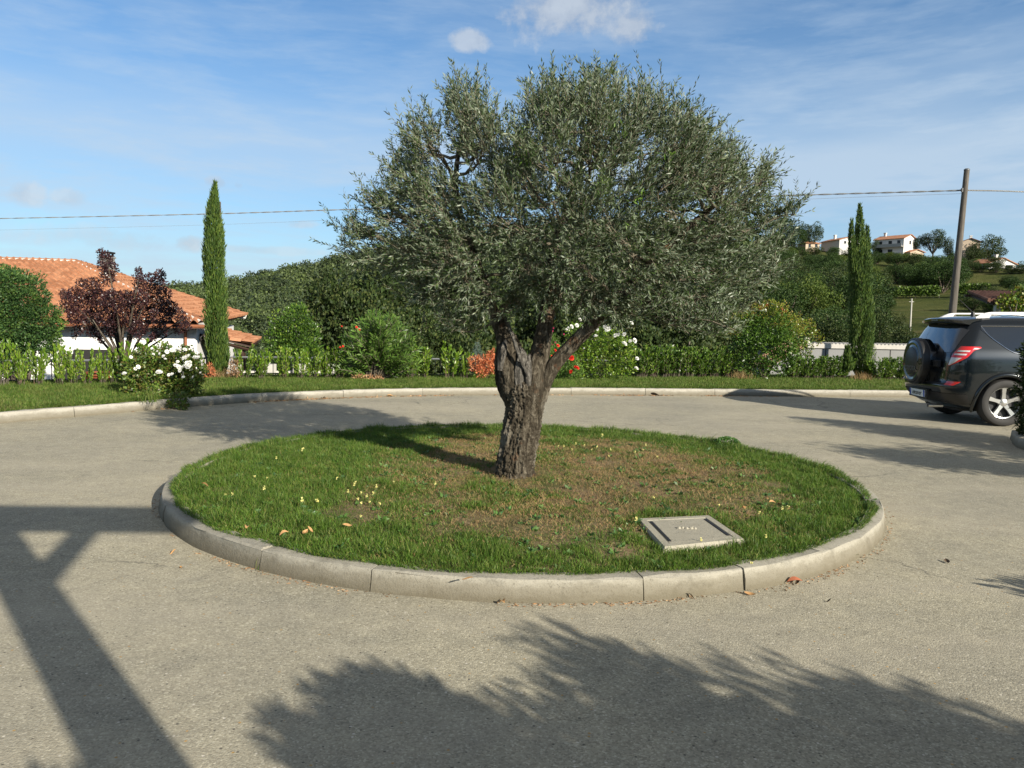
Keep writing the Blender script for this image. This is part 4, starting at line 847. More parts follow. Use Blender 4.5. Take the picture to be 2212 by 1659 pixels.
for i, px in enumerate([1385, 1410, 1436, 1462, 1488, 1514, 1540, 1568]):
    laurel(px, 815.5, 1.08 - .02*(i % 3), LD, i, 'dark glossy laurel in the hedge between white roses and photinia, ' + ['first', 'second', 'third', 'fourth', 'fifth', 'sixth', 'seventh', 'last'][i] + ' from left', grpH, i*1.1, 1.15)
grpK = 'low laurels either side of the right cypress'
for i, px in enumerate([1712, 1738, 1764, 1790, 1816]):
    laurel(px, 818, .82, LD, i+1, 'low glossy laurel below the grey panelled wall, ' + ['first', 'second', 'third', 'fourth', 'fifth'][i] + ' from the photinia', grpK, i*1.9, 1.35)
for i, px in enumerate([1892, 1918, 1942, 1966]):
    laurel(px, 821, .80, LD, i, 'low dark laurel between right cypress and car, ' + ['first', 'second', 'third', 'fourth'][i] + ' from the cypress', grpK, i*1.3, 1.3)
# --- oleander ---
Yo = 16.4; b = V(815, 826, Yo); ob = shrub('oleander_bush', b, 'broad oleander bush with long narrow leaves and a few red flowers', 'oleander')
rg = np.random.default_rng(61); SE = []; LB = []; LDr = []
for k in range(200):
    tx = rg.uniform(725, 905); e = 1-((tx-818)/98)**2; ty = 822 - rg.uniform(.30, 1.0)*150*math.sqrt(max(.05, e)); t = np.array(tuple(V(tx, ty, Yo+rg.uniform(-.75, .75)))); b0 = np.array(tuple(b)) + rg.normal(0, .09, 3)*[1, 1, 0]; m_ = b0*.6+t*.4; m_[2] = b0[2]+(t[2]-b0[2])*.75; m_[:2] = b0[:2]*.7+t[:2]*.3
    q = np.linspace(0, 1, 12)[:, None]; seg = (1-q)**2*b0 + 2*q*(1-q)*m_ + q*q*t; SE.append(seg); ax = unit(seg[-1]-seg[7])
    for tt in np.linspace(.38, 1, 15):
        i = tt*11; kk = min(int(i), 10); P = seg[kk]*(1-(i-kk)) + seg[kk+1]*(i-kk)
        for _ in range(3):
            w_ = rg.normal(size=3); w_ -= ax*np.dot(w_, ax); LB.append(P); LDr.append(ax*rg.uniform(.6, 1.1) + unit(w_)*.75)
v, f = leaf_quads(np.array(LB), np.array(LDr), rvec(rg, len(LB)), rg.uniform(.11, .17, len(LB)), .026, .5); link_mesh('foliage', np_mesh('oleander_leaves', v, f, M['oleander']), ob)
v, f = many_tubes(np.stack(SE), .009, .004, 5); link_mesh('stems', np_mesh('oleander_stems', v, f, M['twig'], True), ob)
flowers(ob, 'red', [(770, 707, .8), (776, 712, .6), (738, 705, .5), (735, 751, .8), (741, 748, .6)], Yo, .8, dy=-.7); under(ob)
br = shrub('dry_litter', V(790, 824, 16.0), 'heap of brown dead leaves at the foot of the oleander', 'dead leaves'); leafy(br, 'leaves', [(775, 822, 14), (800, 823, 12), (818, 820, 9)], 16.1, .9, .06, .018, M['brown_leaf'], seed=3, shell=.1); under(br)
# --- bushes beside / behind ---
def bush(name, cat, label, base, Y, parts, stem=None):
    r = shrub(name, base, label, cat)
    for i, (bl, dens, Ll, Wl, mt, kw) in enumerate(parts): leafy(r, 'foliage', bl, Y, dens, Ll, Wl, M[mt], seed=hash(label) % 1000 + i if False else len(label)*7+i, **kw)
    if stem: stems(r, 'stems', base, [V(*t) for t in stem[0]], stem[1], stem[1]*.3, M[stem[2] if len(stem) > 2 else 'bark'], seed=len(label))
    return r
b = V(345, 866, 12.4); rb = bush('rose_bush', 'rose bush', 'sprawling white rose bush leaning over the pale kerb at left', b, 12.3,
    [([(300, 800, 36), (345, 790, 40), (395, 795, 40), (425, 800, 24), (310, 830, 40), (360, 830, 42), (405, 830, 34), (290, 845, 24), (340, 855, 30), (390, 852, 26), (355, 765, 22), (310, 770, 20), (400, 770, 22), (420, 775, 14)], .85, .05, .032, 'rose_leaf', dict(jitter=.9, shell=.3)),
     ([(330, 862, 30, -.55), (385, 868, 22, -.7), (300, 862, 16, -.4), (395, 880, 12, -.85)], .8, .045, .028, 'rose_leaf', dict(jitter=1., shell=.2, droop=.4))],
    ([(x_, y_, 12.3 + d_) for x_, y_, d_ in [(280, 780, 0), (310, 755, .2), (350, 750, 0), (395, 760, -.2), (430, 785, .1), (440, 820, -.2), (300, 810, -.3), (340, 780, .3), (385, 775, 0), (270, 840, -.3), (410, 845, -.4)]], .007))
flowers(rb, 'white', [(283, 772, .7), (298, 793, .9), (292, 797, .7), (269, 808, 1.0), (361, 760, .9), (346, 764, .7), (354, 770, .8), (372, 757, 1), (386, 756, 1), (399, 756, .9), (398, 774, 1), (404, 772, 1.1), (409, 769, .9), (422, 774, 1.2), (428, 774, 1), (404, 785, 1), (410, 783, .8),
    (409, 789, 1), (380, 791, 1.1), (386, 794, 1.1), (390, 800, 1), (396, 794, .9), (401, 792, 1.2), (406, 794, 1.1), (344, 806, 1.4), (372, 809, .8), (365, 810, .7), (396, 815, .7), (418, 815, .7), (418, 757, .8), (424, 762, .7), (357, 776, .6), (384, 782, .7), (340, 760, .6), (331, 766, .6)], 12.3, .95, dy=-.42)
under(rb)
tf = G(318, 862, .13); tuft(322, 868, .13, 90, .30, label='long grass blades growing through the foot of the left white rose bush', spread=.16, w=.006, mat='grass_v')
b = V(1300, 826, 17.8); rb = bush('rose_bush', 'rose bush', 'tall white rose bush right of the olive trunk with white blooms on top', b, 17.8,
    [([(1245, 720, 26), (1280, 735, 34), (1320, 735, 32), (1350, 750, 24), (1260, 765, 36), (1305, 780, 38), (1345, 790, 28), (1270, 802, 26), (1320, 810, 20), (1235, 745, 18), (1230, 780, 24)], .42, .055, .034, 'laurel', dict(jitter=.9, shell=.35)),
     ([(1265, 740, 34), (1310, 770, 34), (1340, 770, 26), (1250, 790, 26)], .35, .055, .034, 'rose_leaf', dict(jitter=.9))],
    ([(x_, y_, 17.8) for x_, y_ in [(1240, 710), (1262, 695), (1290, 705), (1320, 715), (1350, 735), (1365, 750), (1250, 760)]], .009))
flowers(rb, 'white', [(1262, 688, 1.1), (1252, 691, 1), (1234, 706, 1.1), (1228, 709, .8), (1246, 703, 1), (1308, 706, 1.2), (1314, 712, 1.7), (1309, 709, 1.2), (1287, 727, 1.1), (1363, 699, 1.2), (1330, 725, 1.1), (1337, 723, .9), (1349, 723, 1.2), (1346, 726, .9), (1362, 738, 1.1), (1370, 736, 1.3), (1348, 744, 1.5), (1376, 775, 1), (1374, 797, 1.2), (1272, 699, .7), (1291, 712, .7), (1270, 718, .6), (1262, 753, .5), (1224, 712, .7)], 17.8, 1.15, dy=-.5); under(rb)
b = V(1215, 826, 17.4); rb = bush('flowering_shrub', 'shrub', 'shrub with scarlet flowers behind the right fork of the olive', b, 17.4, [([(1195, 790, 24), (1225, 785, 26), (1205, 765, 20), (1240, 805, 20), (1190, 740, 16), (1200, 815, 20)], .7, .07, .016, 'oleander', dict(jitter=.8, shell=.3))], ([(1190, 725, 17.4), (1205, 745, 17.4), (1230, 765, 17.4), (1245, 790, 17.4)], .006))
flowers(rb, 'red', [(1205, 747, .8), (1199, 757, .7), (1192, 771, .9), (1200, 768, 1.2), (1215, 760, 1), (1184, 775, .7), (1178, 774, .6), (1234, 775, 1.3), (1236, 772, 1), (1246, 796, 1.2), (1243, 793, .8), (1234, 803, 1), (1186, 755, .6)], 17.4, 1.1, dy=-.4)
flowers(rb, 'magenta', [(1193, 715, .8), (1195, 709, .7), (1199, 740, .7), (1193, 745, .7), (1218, 722, .6)], 17.4, 1., dy=-.3); under(rb)
b = V(1050, 822, 17.1); rb = bush('copper_leaved_bush', 'shrub', 'low bush with coppery orange leaves left of the olive trunk', b, 17.1, [([(1028, 785, 17), (1050, 790, 20), (1070, 785, 20), (1060, 772, 14), (1040, 805, 12), (1078, 800, 14)], .75, .07, .022, 'copper_leaf', dict(jitter=.6, shell=.2)), ([(1035, 812, 12), (1070, 815, 14)], .5, .06, .02, 'laurel', dict(up=.8))], ([(1028, 780, 17.1), (1055, 775, 17.1), (1075, 780, 17.1)], .006)); under(rb)
b = V(1031, 815, 17.7); sp_ = shrub('young_blue_conifer', b, 'thin bluish conifer sapling above the copper leaved bush', 'conifer'); tp = V(1031, 731, 17.7); SE = []; 
for k in range(22):
    t = (k+2)/26; c = np.array(tuple(b.lerp(tp, t))); 
    for a in np.linspace(0, 6.28, 6)[:-1] + k: SE.append(np.linspace(0, 1, 5)[:, None]*np.array([math.cos(a), math.sin(a), .35])*(.27*(1-t)+.03) + c)
v, f = many_tubes(np.stack(SE), .012, .004, 4); link_mesh('branches', np_mesh('conifer_branches', v, f, M['spruce']), sp_); mb = MB(); mb.tube([b, tp], [.012, .003], 6); mb.build('stem', M['bark'], sp_, True); under(sp_)
for px, py0, py1, lab in [(505, 770, 818, 'withered orange brown laurel just right of the left cypress'), (452, 790, 816, 'small withered orange leaved plant at the left foot of the left cypress')]:
    b = V(px, 819, 15.6); rb = bush('withered_plant', 'dead plant', lab, b, 15.6, [([(px, (py0+py1)/2-8, 9), (px-2, (py0+py1)/2+8, 9), (px+5, py1-10, 8)], .8, .06, .022, 'copper_leaf' if px < 500 else 'brown_leaf', dict(jitter=.8, shell=.1))], ([(px, py0, 15.6), (px+5, py0+8, 15.6)], .005)); under(rb)
b = V(1650, 824, 19.3); rb = bush('photinia_bush', 'photinia', 'big rounded photinia bush with glossy leaves and a few red tips', b, 19.3,
    [([(1625, 715, 40), (1665, 710, 44), (1690, 740, 34), (1610, 750, 30), (1650, 755, 46), (1690, 785, 24), (1640, 795, 28), (1605, 790, 18), (1710, 765, 14)], .75, .085, .038, 'photinia', dict(jitter=.7, shell=.55)),
     ([(1600, 690, 22), (1640, 675, 26), (1680, 680, 30), (1715, 705, 22), (1665, 662, 16), (1590, 715, 16)], .4, .06, .025, 'photinia_y', dict(jitter=.7, shell=.3, up=.8)),
     ([(1645, 667, 5), (1690, 674, 5), (1655, 664, 4), (1622, 669, 4)], .9, .09, .026, 'red_leaf', dict(up=1.2, shell=0))],
    ([(x_, y_, 19.3) for x_, y_ in [(1610, 720), (1640, 690), (1670, 690), (1700, 730), (1620, 760), (1690, 760)]], .022, 'bark')); under(rb)
b = V(1735, 800, 22.5); rb = bush('yellow_green_shrub', 'shrub', 'loose yellow green shrub between photinia and right cypress', b, 22.5, [([(1720, 700, 24), (1745, 705, 18), (1720, 730, 24), (1760, 725, 14), (1735, 755, 20), (1770, 735, 9), (1700, 700, 20)], .35, .07, .042, 'photinia_y', dict(jitter=.9, shell=.2)), ([(1725, 725, 30), (1735, 750, 22)], .3, .07, .04, 'oleander', dict(jitter=.9, shell=.2))], ([(1720, 690, 22.5), (1750, 700, 22.5), (1765, 725, 22.5)], .012)); under(rb)
b = G(2150, 815, -.05); lt = empty('low_evergreen', (13.3, 21.2, .1), 0, 'dark low evergreen bush behind the car bumper', 'shrub')
leafy(lt, 'foliage', [(1985, 800, 24), (2010, 805, 26)], 20.0, .7, .08, .03, M['laurel_dark'], seed=9); under(lt)
for px, lab in [(640, 'broad yellow green evergreen beyond the railing left of the dark oaks'), (600, 'narrow yellow green evergreen left of the broad one beyond the railing')]:
    b = V(px, 830, 24); w_ = 1 if px == 640 else .7; rb = bush('garden_evergreen', 'shrub', lab, b, 24, [([(px, 690, 30*w_), (px-12, 720, 34*w_), (px+20, 725, 34*w_), (px, 755, 42*w_), (px+25, 770, 34*w_), (px-25, 780, 30*w_), (px+4, 672, 18*w_)] if px == 640 else [(px, 705, 17), (px-4, 730, 24), (px+4, 755, 28), (px, 785, 28)], .6, .085, .045, 'photinia', dict(jitter=.6, shell=.55, up=.9)), ([(px+2, 685, 26*w_), (px, 730, 40*w_)], .15, .08, .04, 'laurel', dict(jitter=.6, shell=.75, up=.9))], ([(px, 690, 24), (px+15, 720, 24)], .04)); under(rb)
# --- left garden trees ---
b = V(45, 880, 17.5); lt = empty('mimosa_tree', tuple(b), 0, 'dense round blue green tree at the left edge in front of the orange roof', 'tree')
bl = [(10, 640, 62), (55, 640, 50), (0, 690, 70), (60, 690, 60), (95, 700, 38), (15, 745, 60), (70, 745, 48), (100, 735, 28), (-50, 660, 70), (-60, 740, 70), (0, 600, 26), (30, 610, 34), (-40, 600, 40), (110, 760, 20), (35, 775, 36), (-10, 790, 40)]
leafy(lt, 'crown', bl, 17.5, .8, .055, .032, M['acacia'], seed=11, shell=.72, jitter=.5)
stems(lt, 'trunk', V(45, 900, 17.5), [V(x_, y_, 17.5) for x_, y_ in [(0, 650), (50, 650), (90, 700), (20, 700), (-40, 690)]], .10, .02, M['bark'], 4); under(lt)
b = V(268, 850, 19.0); lt = empty('purple_leaf_plum', tuple(b), 0, 'purple leaved plum tree with spreading branches in front of the white house', 'tree')
bl = [(228, 560, 17), (240, 580, 17), (222, 575, 12), (232, 600, 18), (200, 620, 22), (165, 635, 18), (140, 635, 12), (150, 660, 22), (185, 655, 26), (215, 645, 28), (245, 650, 30), (280, 645, 22), (300, 600, 14), (308, 620, 18), (325, 600, 12), (345, 595, 14), (340, 615, 20), (355, 635, 18), (300, 645, 22), (330, 650, 24),
      (365, 665, 20), (385, 680, 16), (400, 695, 12), (350, 680, 26), (310, 680, 28), (270, 680, 30), (230, 685, 28), (195, 690, 24), (165, 685, 20), (205, 715, 20), (250, 710, 24), (300, 712, 22), (345, 712, 20), (385, 710, 14), (145, 640, 10), (175, 610, 10), (218, 545, 8), (300, 585, 9), (170, 712, 12), (405, 706, 8), (160, 725, 7), (330, 728, 10), (220, 735, 9)]
leafy(lt, 'crown', [(a, c, d*.88, .5*math.sin(i*2.4)) for i, (a, c, d) in enumerate(bl)], 19.0, .95, .052, .032, M['plum'], seed=15, shell=.15, jitter=.9)
tips = [V(x_, y_, 19 + .5*math.sin(x_)) for x_, y_ in [(230, 560), (240, 600), (150, 650), (190, 640), (215, 620), (300, 600), (340, 605), (395, 690), (360, 650), (320, 640), (280, 650), (170, 690), (380, 715), (250, 660), (200, 690)]]
stems(lt, 'trunk', V(268, 795, 19), tips, .045, .008, M['bark'], 7, .10)
mb = MB(); v, f = trunkmesh([V(268, 880, 19), V(267, 830, 19), V(268, 790, 19)], [.09, .075, .06], sides=24, seg=20, seed=3); mb.add(v.tolist(), f); mb.build('trunk', M['bark'], lt, True); under(lt)
# --- cypresses ---
def cypress(px_b, py_b, prof, Y, label, seed, tops=None):
    """prof: (py, cx, halfwidth px) from the base up"""
    b = V(px_b, py_b, Y); r = empty('cypress', tuple(b), 0, label, 'cypress'); rg = np.random.default_rng(seed); pr = np.array(prof, float)[::-1]; B = []; D_ = []
    cols = [(pr, 24000, 0.0)] + [(np.array(t, float)[::-1], 2600, dd) for t, dd in (tops or [])]
    for P_, n, dd in cols:
        yy = rg.uniform(P_[0, 0], P_[-1, 0], n*3); cx = np.interp(yy, P_[:, 0], P_[:, 1]); hw = .82*np.interp(yy, P_[:, 0], P_[:, 2]); k = rg.uniform(0, 1, n*3) < hw/hw.max()+.08; yy, cx, hw = yy[k][:n], cx[k][:n], hw[k][:n]
        a = rg.uniform(0, 6.28, len(yy)); lob = 1 + .13*np.sin(a*5 + yy*.02) + .12*np.sin(a*3 + yy*.05) + .10*np.sin(a*9+yy*.11); rr2 = hw*Y/FPX*lob*rg.uniform(.55, 1.04, len(yy)); c = np.array([tuple(V(x_, y_, Y+dd)) for x_, y_ in zip(cx, yy)])
        o = np.stack([np.cos(a), np.sin(a), 0*a], 1); B.append(c + o*rr2[:, None]); D_.append(o*rg.uniform(.12, .5, (len(yy), 1)) + np.array([0, 0, 1.0]) + rg.normal(0, .12, (len(yy), 3)))
    B = np.concatenate(B); D_ = np.concatenate(D_); n = len(B); v, f = leaf_quads(B, D_, rvec(rg, n), rg.uniform(.05, .12, n), rg.uniform(.010, .022, n), .4)
    link_mesh('foliage', np_mesh('cypress_foliage', v, f, M['cypress']), r); mb = MB(); mb.tube([b - Vector((0, 0, .1)), V(prof[0][1], prof[-1][0]+40, Y)], [.05, .012], 8); mb.build('trunk', M['bark'], r, True); under(r); return r
cypress(470, 816, [(812, 476, 12), (800, 474, 19), (770, 471, 25), (720, 468, 25), (660, 466, 24), (600, 464, 24), (540, 462, 24), (500, 462, 21), (460, 462, 15), (430, 463, 9), (408, 464, 4), (396, 465, 1.5)], 16.1, 'slim tall cypress on the left, the greener of the two', 51)
cypress(1858, 822, [(818, 1862, 12), (800, 1860, 24), (760, 1862, 28), (700, 1862, 28), (640, 1861, 26), (580, 1858, 23), (540, 1857, 17), (505, 1857, 11), (482, 1857, 8), (462, 1857, 4.5), (443, 1857, 1.5)], 20.0, 'darker cypress on the right with a triple pointed top beside the car', 52,
        [([(590, 1846, 12), (530, 1840, 8), (500, 1839, 5), (476, 1840, 1.5)], -.1), ([(590, 1868, 11), (530, 1872, 8), (510, 1873, 5), (490, 1873, 1.5)], .1), ([(800, 1832, 10), (770, 1830, 7), (750, 1830, 3)], -.2)])
for px, Y, lab in [(478, 15.7, 'brown dry weeds at the foot of the left cypress'), (1862, 19.4, 'brown dry weeds at the foot of the right cypress'), (1600, 18.9, 'brown dry leaves under the photinia bush')]:
    p = V(px, 818, Y); vv, ff = blades(rng, np.stack([rng.normal(0, .13, 260), rng.normal(0, .10, 260), np.zeros(260)], 1), rng.uniform(.06, .30, 260), np.full(260, .007), rng.uniform(.1, 1.0, 260)); tag(link_mesh('dry_weeds', np_mesh('dry_weeds', vv, ff, M['straw']), loc=(p.x, p.y, .12)), lab, 'weeds')

# ================================================================ WOODS, HILLS AND THEIR HOUSES
def unit_tree(seed, n, ls, crown=(.22, 1.0), nclump=26, flat=.8, mat=None, shell=.6, clr=(.13, .23), rx=.5):
    """unit high tree: crown radius .5, leaves in clumps on an uneven crown"""
    rg = np.random.default_rng(seed); B = []; D_ = []; ch = (crown[1]-crown[0])/2; cz = (crown[1]+crown[0])/2; cen = []; rad_ = []
    for k in range(nclump):
        a = rvec(rg, 1)[0]; s_ = rg.uniform(.45, .82); c = a*s_*np.array([rx, rx, ch]) ; c[2] = c[2]*(1 if c[2] > 0 else flat) + cz; cen.append(c); rad_.append(rg.uniform(*clr))
    cen = np.array(cen); rad_ = np.array(rad_); w_ = rad_**2; idx = rg.choice(nclump, n, p=w_/w_.sum()); a_ = rvec(rg, n); q = rg.uniform(shell**3, 1, (n, 1))**(1/3)
    B = cen[idx] + a_*q*rad_[idx][:, None]*np.array([1, 1, .85]); d = unit(a_ + rg.normal(0, .6, (n, 3)) + [0, 0, .2]); nrm_side = np.cross(d, a_ + rg.normal(0, .5, (n, 3)))
    v, f = leaf_quads(B, d, nrm_side, ls*rg.uniform(.6, 1.3, n), ls*.7*rg.uniform(.7, 1.2, n), .5); cm = np_mesh('tree_crown', v, f, mat)
    q = np.linspace(0, 1, 8)[:, None]; S_ = []
    for c in cen[:12]:
        b0 = np.array([0, 0, crown[0]*.7]); m_ = (b0+c)/2 + [0, 0, -.05]; S_.append((1-q)**2*b0 + 2*q*(1-q)*m_ + q*q*c)
    v1_, f1_ = many_tubes(np.stack(S_), .018, .005, 5); v2_, f2_ = trunkmesh([(0, 0, -.03), (.01, 0, crown[0]*.5), (0, .01, crown[0]*1.1), (0, 0, .55)], [.036, .028, .022, .010], sides=12, seg=14, seed=seed); 
    quads = np.array([x_ for x_ in f2_ if len(x_) == 4]); vv, ff = join([(v1_, f1_), (v2_, quads)]); return cm, np_mesh('tree_trunk', vv, ff, M['bark'], True)
M['oak_dark'] = leafmat('evergreen_oak_leaf', [(.020, .038, .010), (.032, .056, .014), (.048, .075, .019), (.017, .032, .009), (.085, .105, .032)], rough=.55, trans=.14, patch=.35, spec=.25)
M['wood_green'] = leafmat('broadleaf', [(.028, .057, .014), (.040, .075, .018), (.056, .096, .023), (.024, .047, .013)], spec=.2, rough=.6, trans=.16, patch=.12)
M['wood_light'] = leafmat('light_broadleaf', [(.065, .105, .020), (.085, .13, .024), (.12, .15, .03), (.055, .09, .019)], spec=.2, rough=.6, trans=.2, patch=.12)
M['wood_blue'] = leafmat('dark_pine_leaf', [(.022, .044, .020), (.030, .056, .024), (.042, .07, .028)], rough=.55, trans=.1, patch=.12)
HI = [unit_tree(300+i, 30000, .0165, mat=M['oak_dark'], nclump=60, clr=(.06, .13), shell=.7, rx=.30, crown=(.12, 1.0)) for i in range(3)]
MID = [unit_tree(320+i, 7000, .034, mat=M['wood_green'], nclump=26+3*i, clr=(.12, .22), crown=(.06, 1.0)) for i in range(5)]
PINE = [unit_tree(340+i, 6000, .034, mat=M['wood_blue'], nclump=20, crown=(.38, 1.0), clr=(.14, .24)) for i in range(2)]
def put_tree(px, ytop, r, wpx, lib, k, label, mat=None, name='tree', cat='tree', group=None, zb=None, dz=-.3):
    Pt = PR(px, ytop, r); zb_ = T1(Pt.x, Pt.y) + dz if zb is None else zb; w_ = wpx*Pt.y/FPX; h_ = max(1.2, .72*w_, Pt.z - zb_)
    e = empty(name, (Pt.x, Pt.y, zb_), (px*37 % 628)/100, label, cat, group); cm, tm = lib[k % len(lib)]; c = link_mesh('crown', cm, e); t = link_mesh('trunk', tm, e)
    if mat: c.material_slots[0].link = 'OBJECT'; c.material_slots[0].material = M[mat]
    k2 = min(1.3, max(.75, w_/(.62*h_)))*h_ if lib is HI else w_
    e.scale = (k2, k2, h_); return e
# big dark oaks beyond the railing (30-45 m)
for i, (px, yt, r, w_, lab) in enumerate([(800, 512, 33, 215, 'big dark evergreen oak left behind the olive crown'), (925, 540, 35, 240, 'dark evergreen oak behind the left fork of the olive'), (1050, 590, 37, 230, 'dark oak directly behind the olive trunk'),
        (735, 615, 31, 120, 'smaller dark oak in front of the big left one'), (1190, 560, 42, 250, 'dark oak behind the middle limb of the olive'), (1330, 590, 46, 240, 'dark oak above the white roses'),
        (742, 545, 31, 170, 'leftmost big dark oak with its edge against the pale wooded hill'), (1460, 560, 50, 250, 'dark oak above the laurel hedge'), (860, 640, 29, 150, 'dark low oak above the oleander'), (980, 660, 30, 150, 'dark low oak above the fan shaped laurel'), (1560, 600, 55, 190, 'dark oak behind the photinia bush'),
        (1790, 668, 60, 150, 'dark round oak left of the right cypress'), (1960, 690, 62, 110, 'dark round oak above the car spare wheel'), (1900, 650, 70, 120, 'dark tree immediately right of the right cypress')]):
    put_tree(px, yt, r, w_, HI, i, lab)
# far wood on the left-hand hill: one mass
rg = np.random.default_rng(900); TA = rg.uniform(R(-42), R(17), 5000); TRr = np.sqrt(rg.uniform(120**2, 460**2, 5000)); Rc = np.interp(TA, sa, sr); k = (TRr < Rc+12) & (TRr > 95); TA, TRr = TA[k], TRr[k]
X_, Y_ = TRr*np.sin(TA), TRr*np.cos(TA); Z_ = terrain(X_, Y_); nT = len(X_); rr3 = rg.uniform(2.2, 4.3, nT); hh = rr3*rg.uniform(1.6, 2.2, nT)
per_t = 120; big = TRr < 200; a_ = rvec(rg, nT*per_t); a_[:, 2] = np.where(a_[:, 2] < -.3, -a_[:, 2], a_[:, 2]); idx = np.repeat(np.arange(nT), per_t)
lobe = 1 + .22*np.sin(a_[:, 0]*4 + idx*1.7)*np.sin(a_[:, 1]*4 + idx*.9)
B = np.stack([X_[idx] + a_[:, 0]*rr3[idx]*lobe, Y_[idx] + a_[:, 1]*rr3[idx]*lobe, Z_[idx] + hh[idx]*.5 + a_[:, 2]*hh[idx]*.5*lobe], 1) + rg.normal(0, .16, (nT*per_t, 3))
d = unit(rg.normal(size=B.shape)); sd_ = np.cross(d, a_ + rg.normal(0, .32, a_.shape)); ls_ = rg.uniform(.6, 1.35, len(B))*np.clip(TRr[idx]/330, .55, 1.1); v, f = leaf_quads(B, d, sd_, ls_, ls_*.75, .5)
M['far_wood'] = leafmat('hill_wood_leaf', [(.040, .064, .022), (.056, .082, .028), (.076, .102, .035), (.033, .053, .020)], rough=.6, trans=.1, patch=.13)
M['far_wood_b'] = leafmat('hill_wood_leaf_light', [(.075, .108, .032), (.095, .13, .04), (.06, .09, .028)], rough=.6, trans=.1, patch=.13); M['far_wood_c'] = leafmat('hill_wood_leaf_dark', [(.026, .044, .018), (.036, .056, .021), (.05, .07, .026)], rough=.6, trans=.1, patch=.13)
tag(link_mesh('hillside_wood', np_mesh('hillside_wood', v, f, [M['far_wood'], M['far_wood_b'], M['far_wood_c']], matidx=rg.choice(3, nT, p=[.5, .26, .24])[idx])), 'dense green wood covering the far hill on the left', 'wood', kind='stuff')
# wooded slope on the right: single trees
ZONES = [(1722, 518, 1768, 541), (1780, 512, 1838, 541), (1896, 505, 1980, 560), (2072, 510, 2116, 530), (2092, 556, 2184, 600), (2165, 580, 2300, 606), (1925, 636, 2155, 702), (1945, 700, 2030, 716)]
skx = np.array([p[0] for p in SK], float); sky_ = np.array([p[1] for p in SK], float)
rg = np.random.default_rng(77); made = 0; occ = []
cands = []
for _ in range(4200):
    a = rg.uniform(R(11), R(37)); r = math.sqrt(rg.uniform(62**2, 268**2)); x_, y_ = r*math.sin(a), r*math.cos(a); z_ = T1(x_, y_); h_ = rg.uniform(5.0, 8.0)*(.75 if r < 90 else 1); w_ = h_*rg.uniform(.85, 1.2)
    (pbx,), (pby,) = proj((x_, y_, z_)); (ptx,), (pty,) = proj((x_, y_, z_+h_)); wp = w_*FPX/y_
    if pty < np.interp(ptx, skx, sky_) - 16: continue
    if any(pbx+wp*.45 > zx0 and pbx-wp*.45 < zx1 and pby > zy0 and pty < zy1 for zx0, zy0, zx1, zy1 in ZONES): continue
    if any((x_-ox)**2 + (y_-oy)**2 < (.40*(w_+ow))**2 for ox, oy, ow in occ): continue
    if pbx > 1960 and pty > 640: continue
    occ.append((x_, y_, w_)); cands.append((x_, y_, z_, h_, w_, pbx, r))
print('slope trees', len(cands)); cands = cands[:215]
sets = [('deep green tree in the wood on the slope between olive and right cypress', 'trees on the slope left of the right cypress'), ('green tree on the slope below the hilltop houses, right of the cypress', 'trees on the slope right of the right cypress')]
for i, (x_, y_, z_, h_, w_, pbx, r) in enumerate(cands):
    lab, grp = sets[0 if pbx < 1857 else 1]; e = empty('broadleaf_tree', (x_, y_, z_-.3), rg.uniform(0, 6.28), lab, 'tree', grp); cm, tm = MID[i % 5]; c = link_mesh('crown', cm, e); link_mesh('trunk', tm, e); e.scale = (w_, w_, h_)
    mt = rg.choice(['wood_green', 'oak_dark', 'wood_light'], p=[.55, .27, .18])
    if mt != 'wood_green': c.material_slots[0].link = 'OBJECT'; c.material_slots[0].material = M[str(mt)]
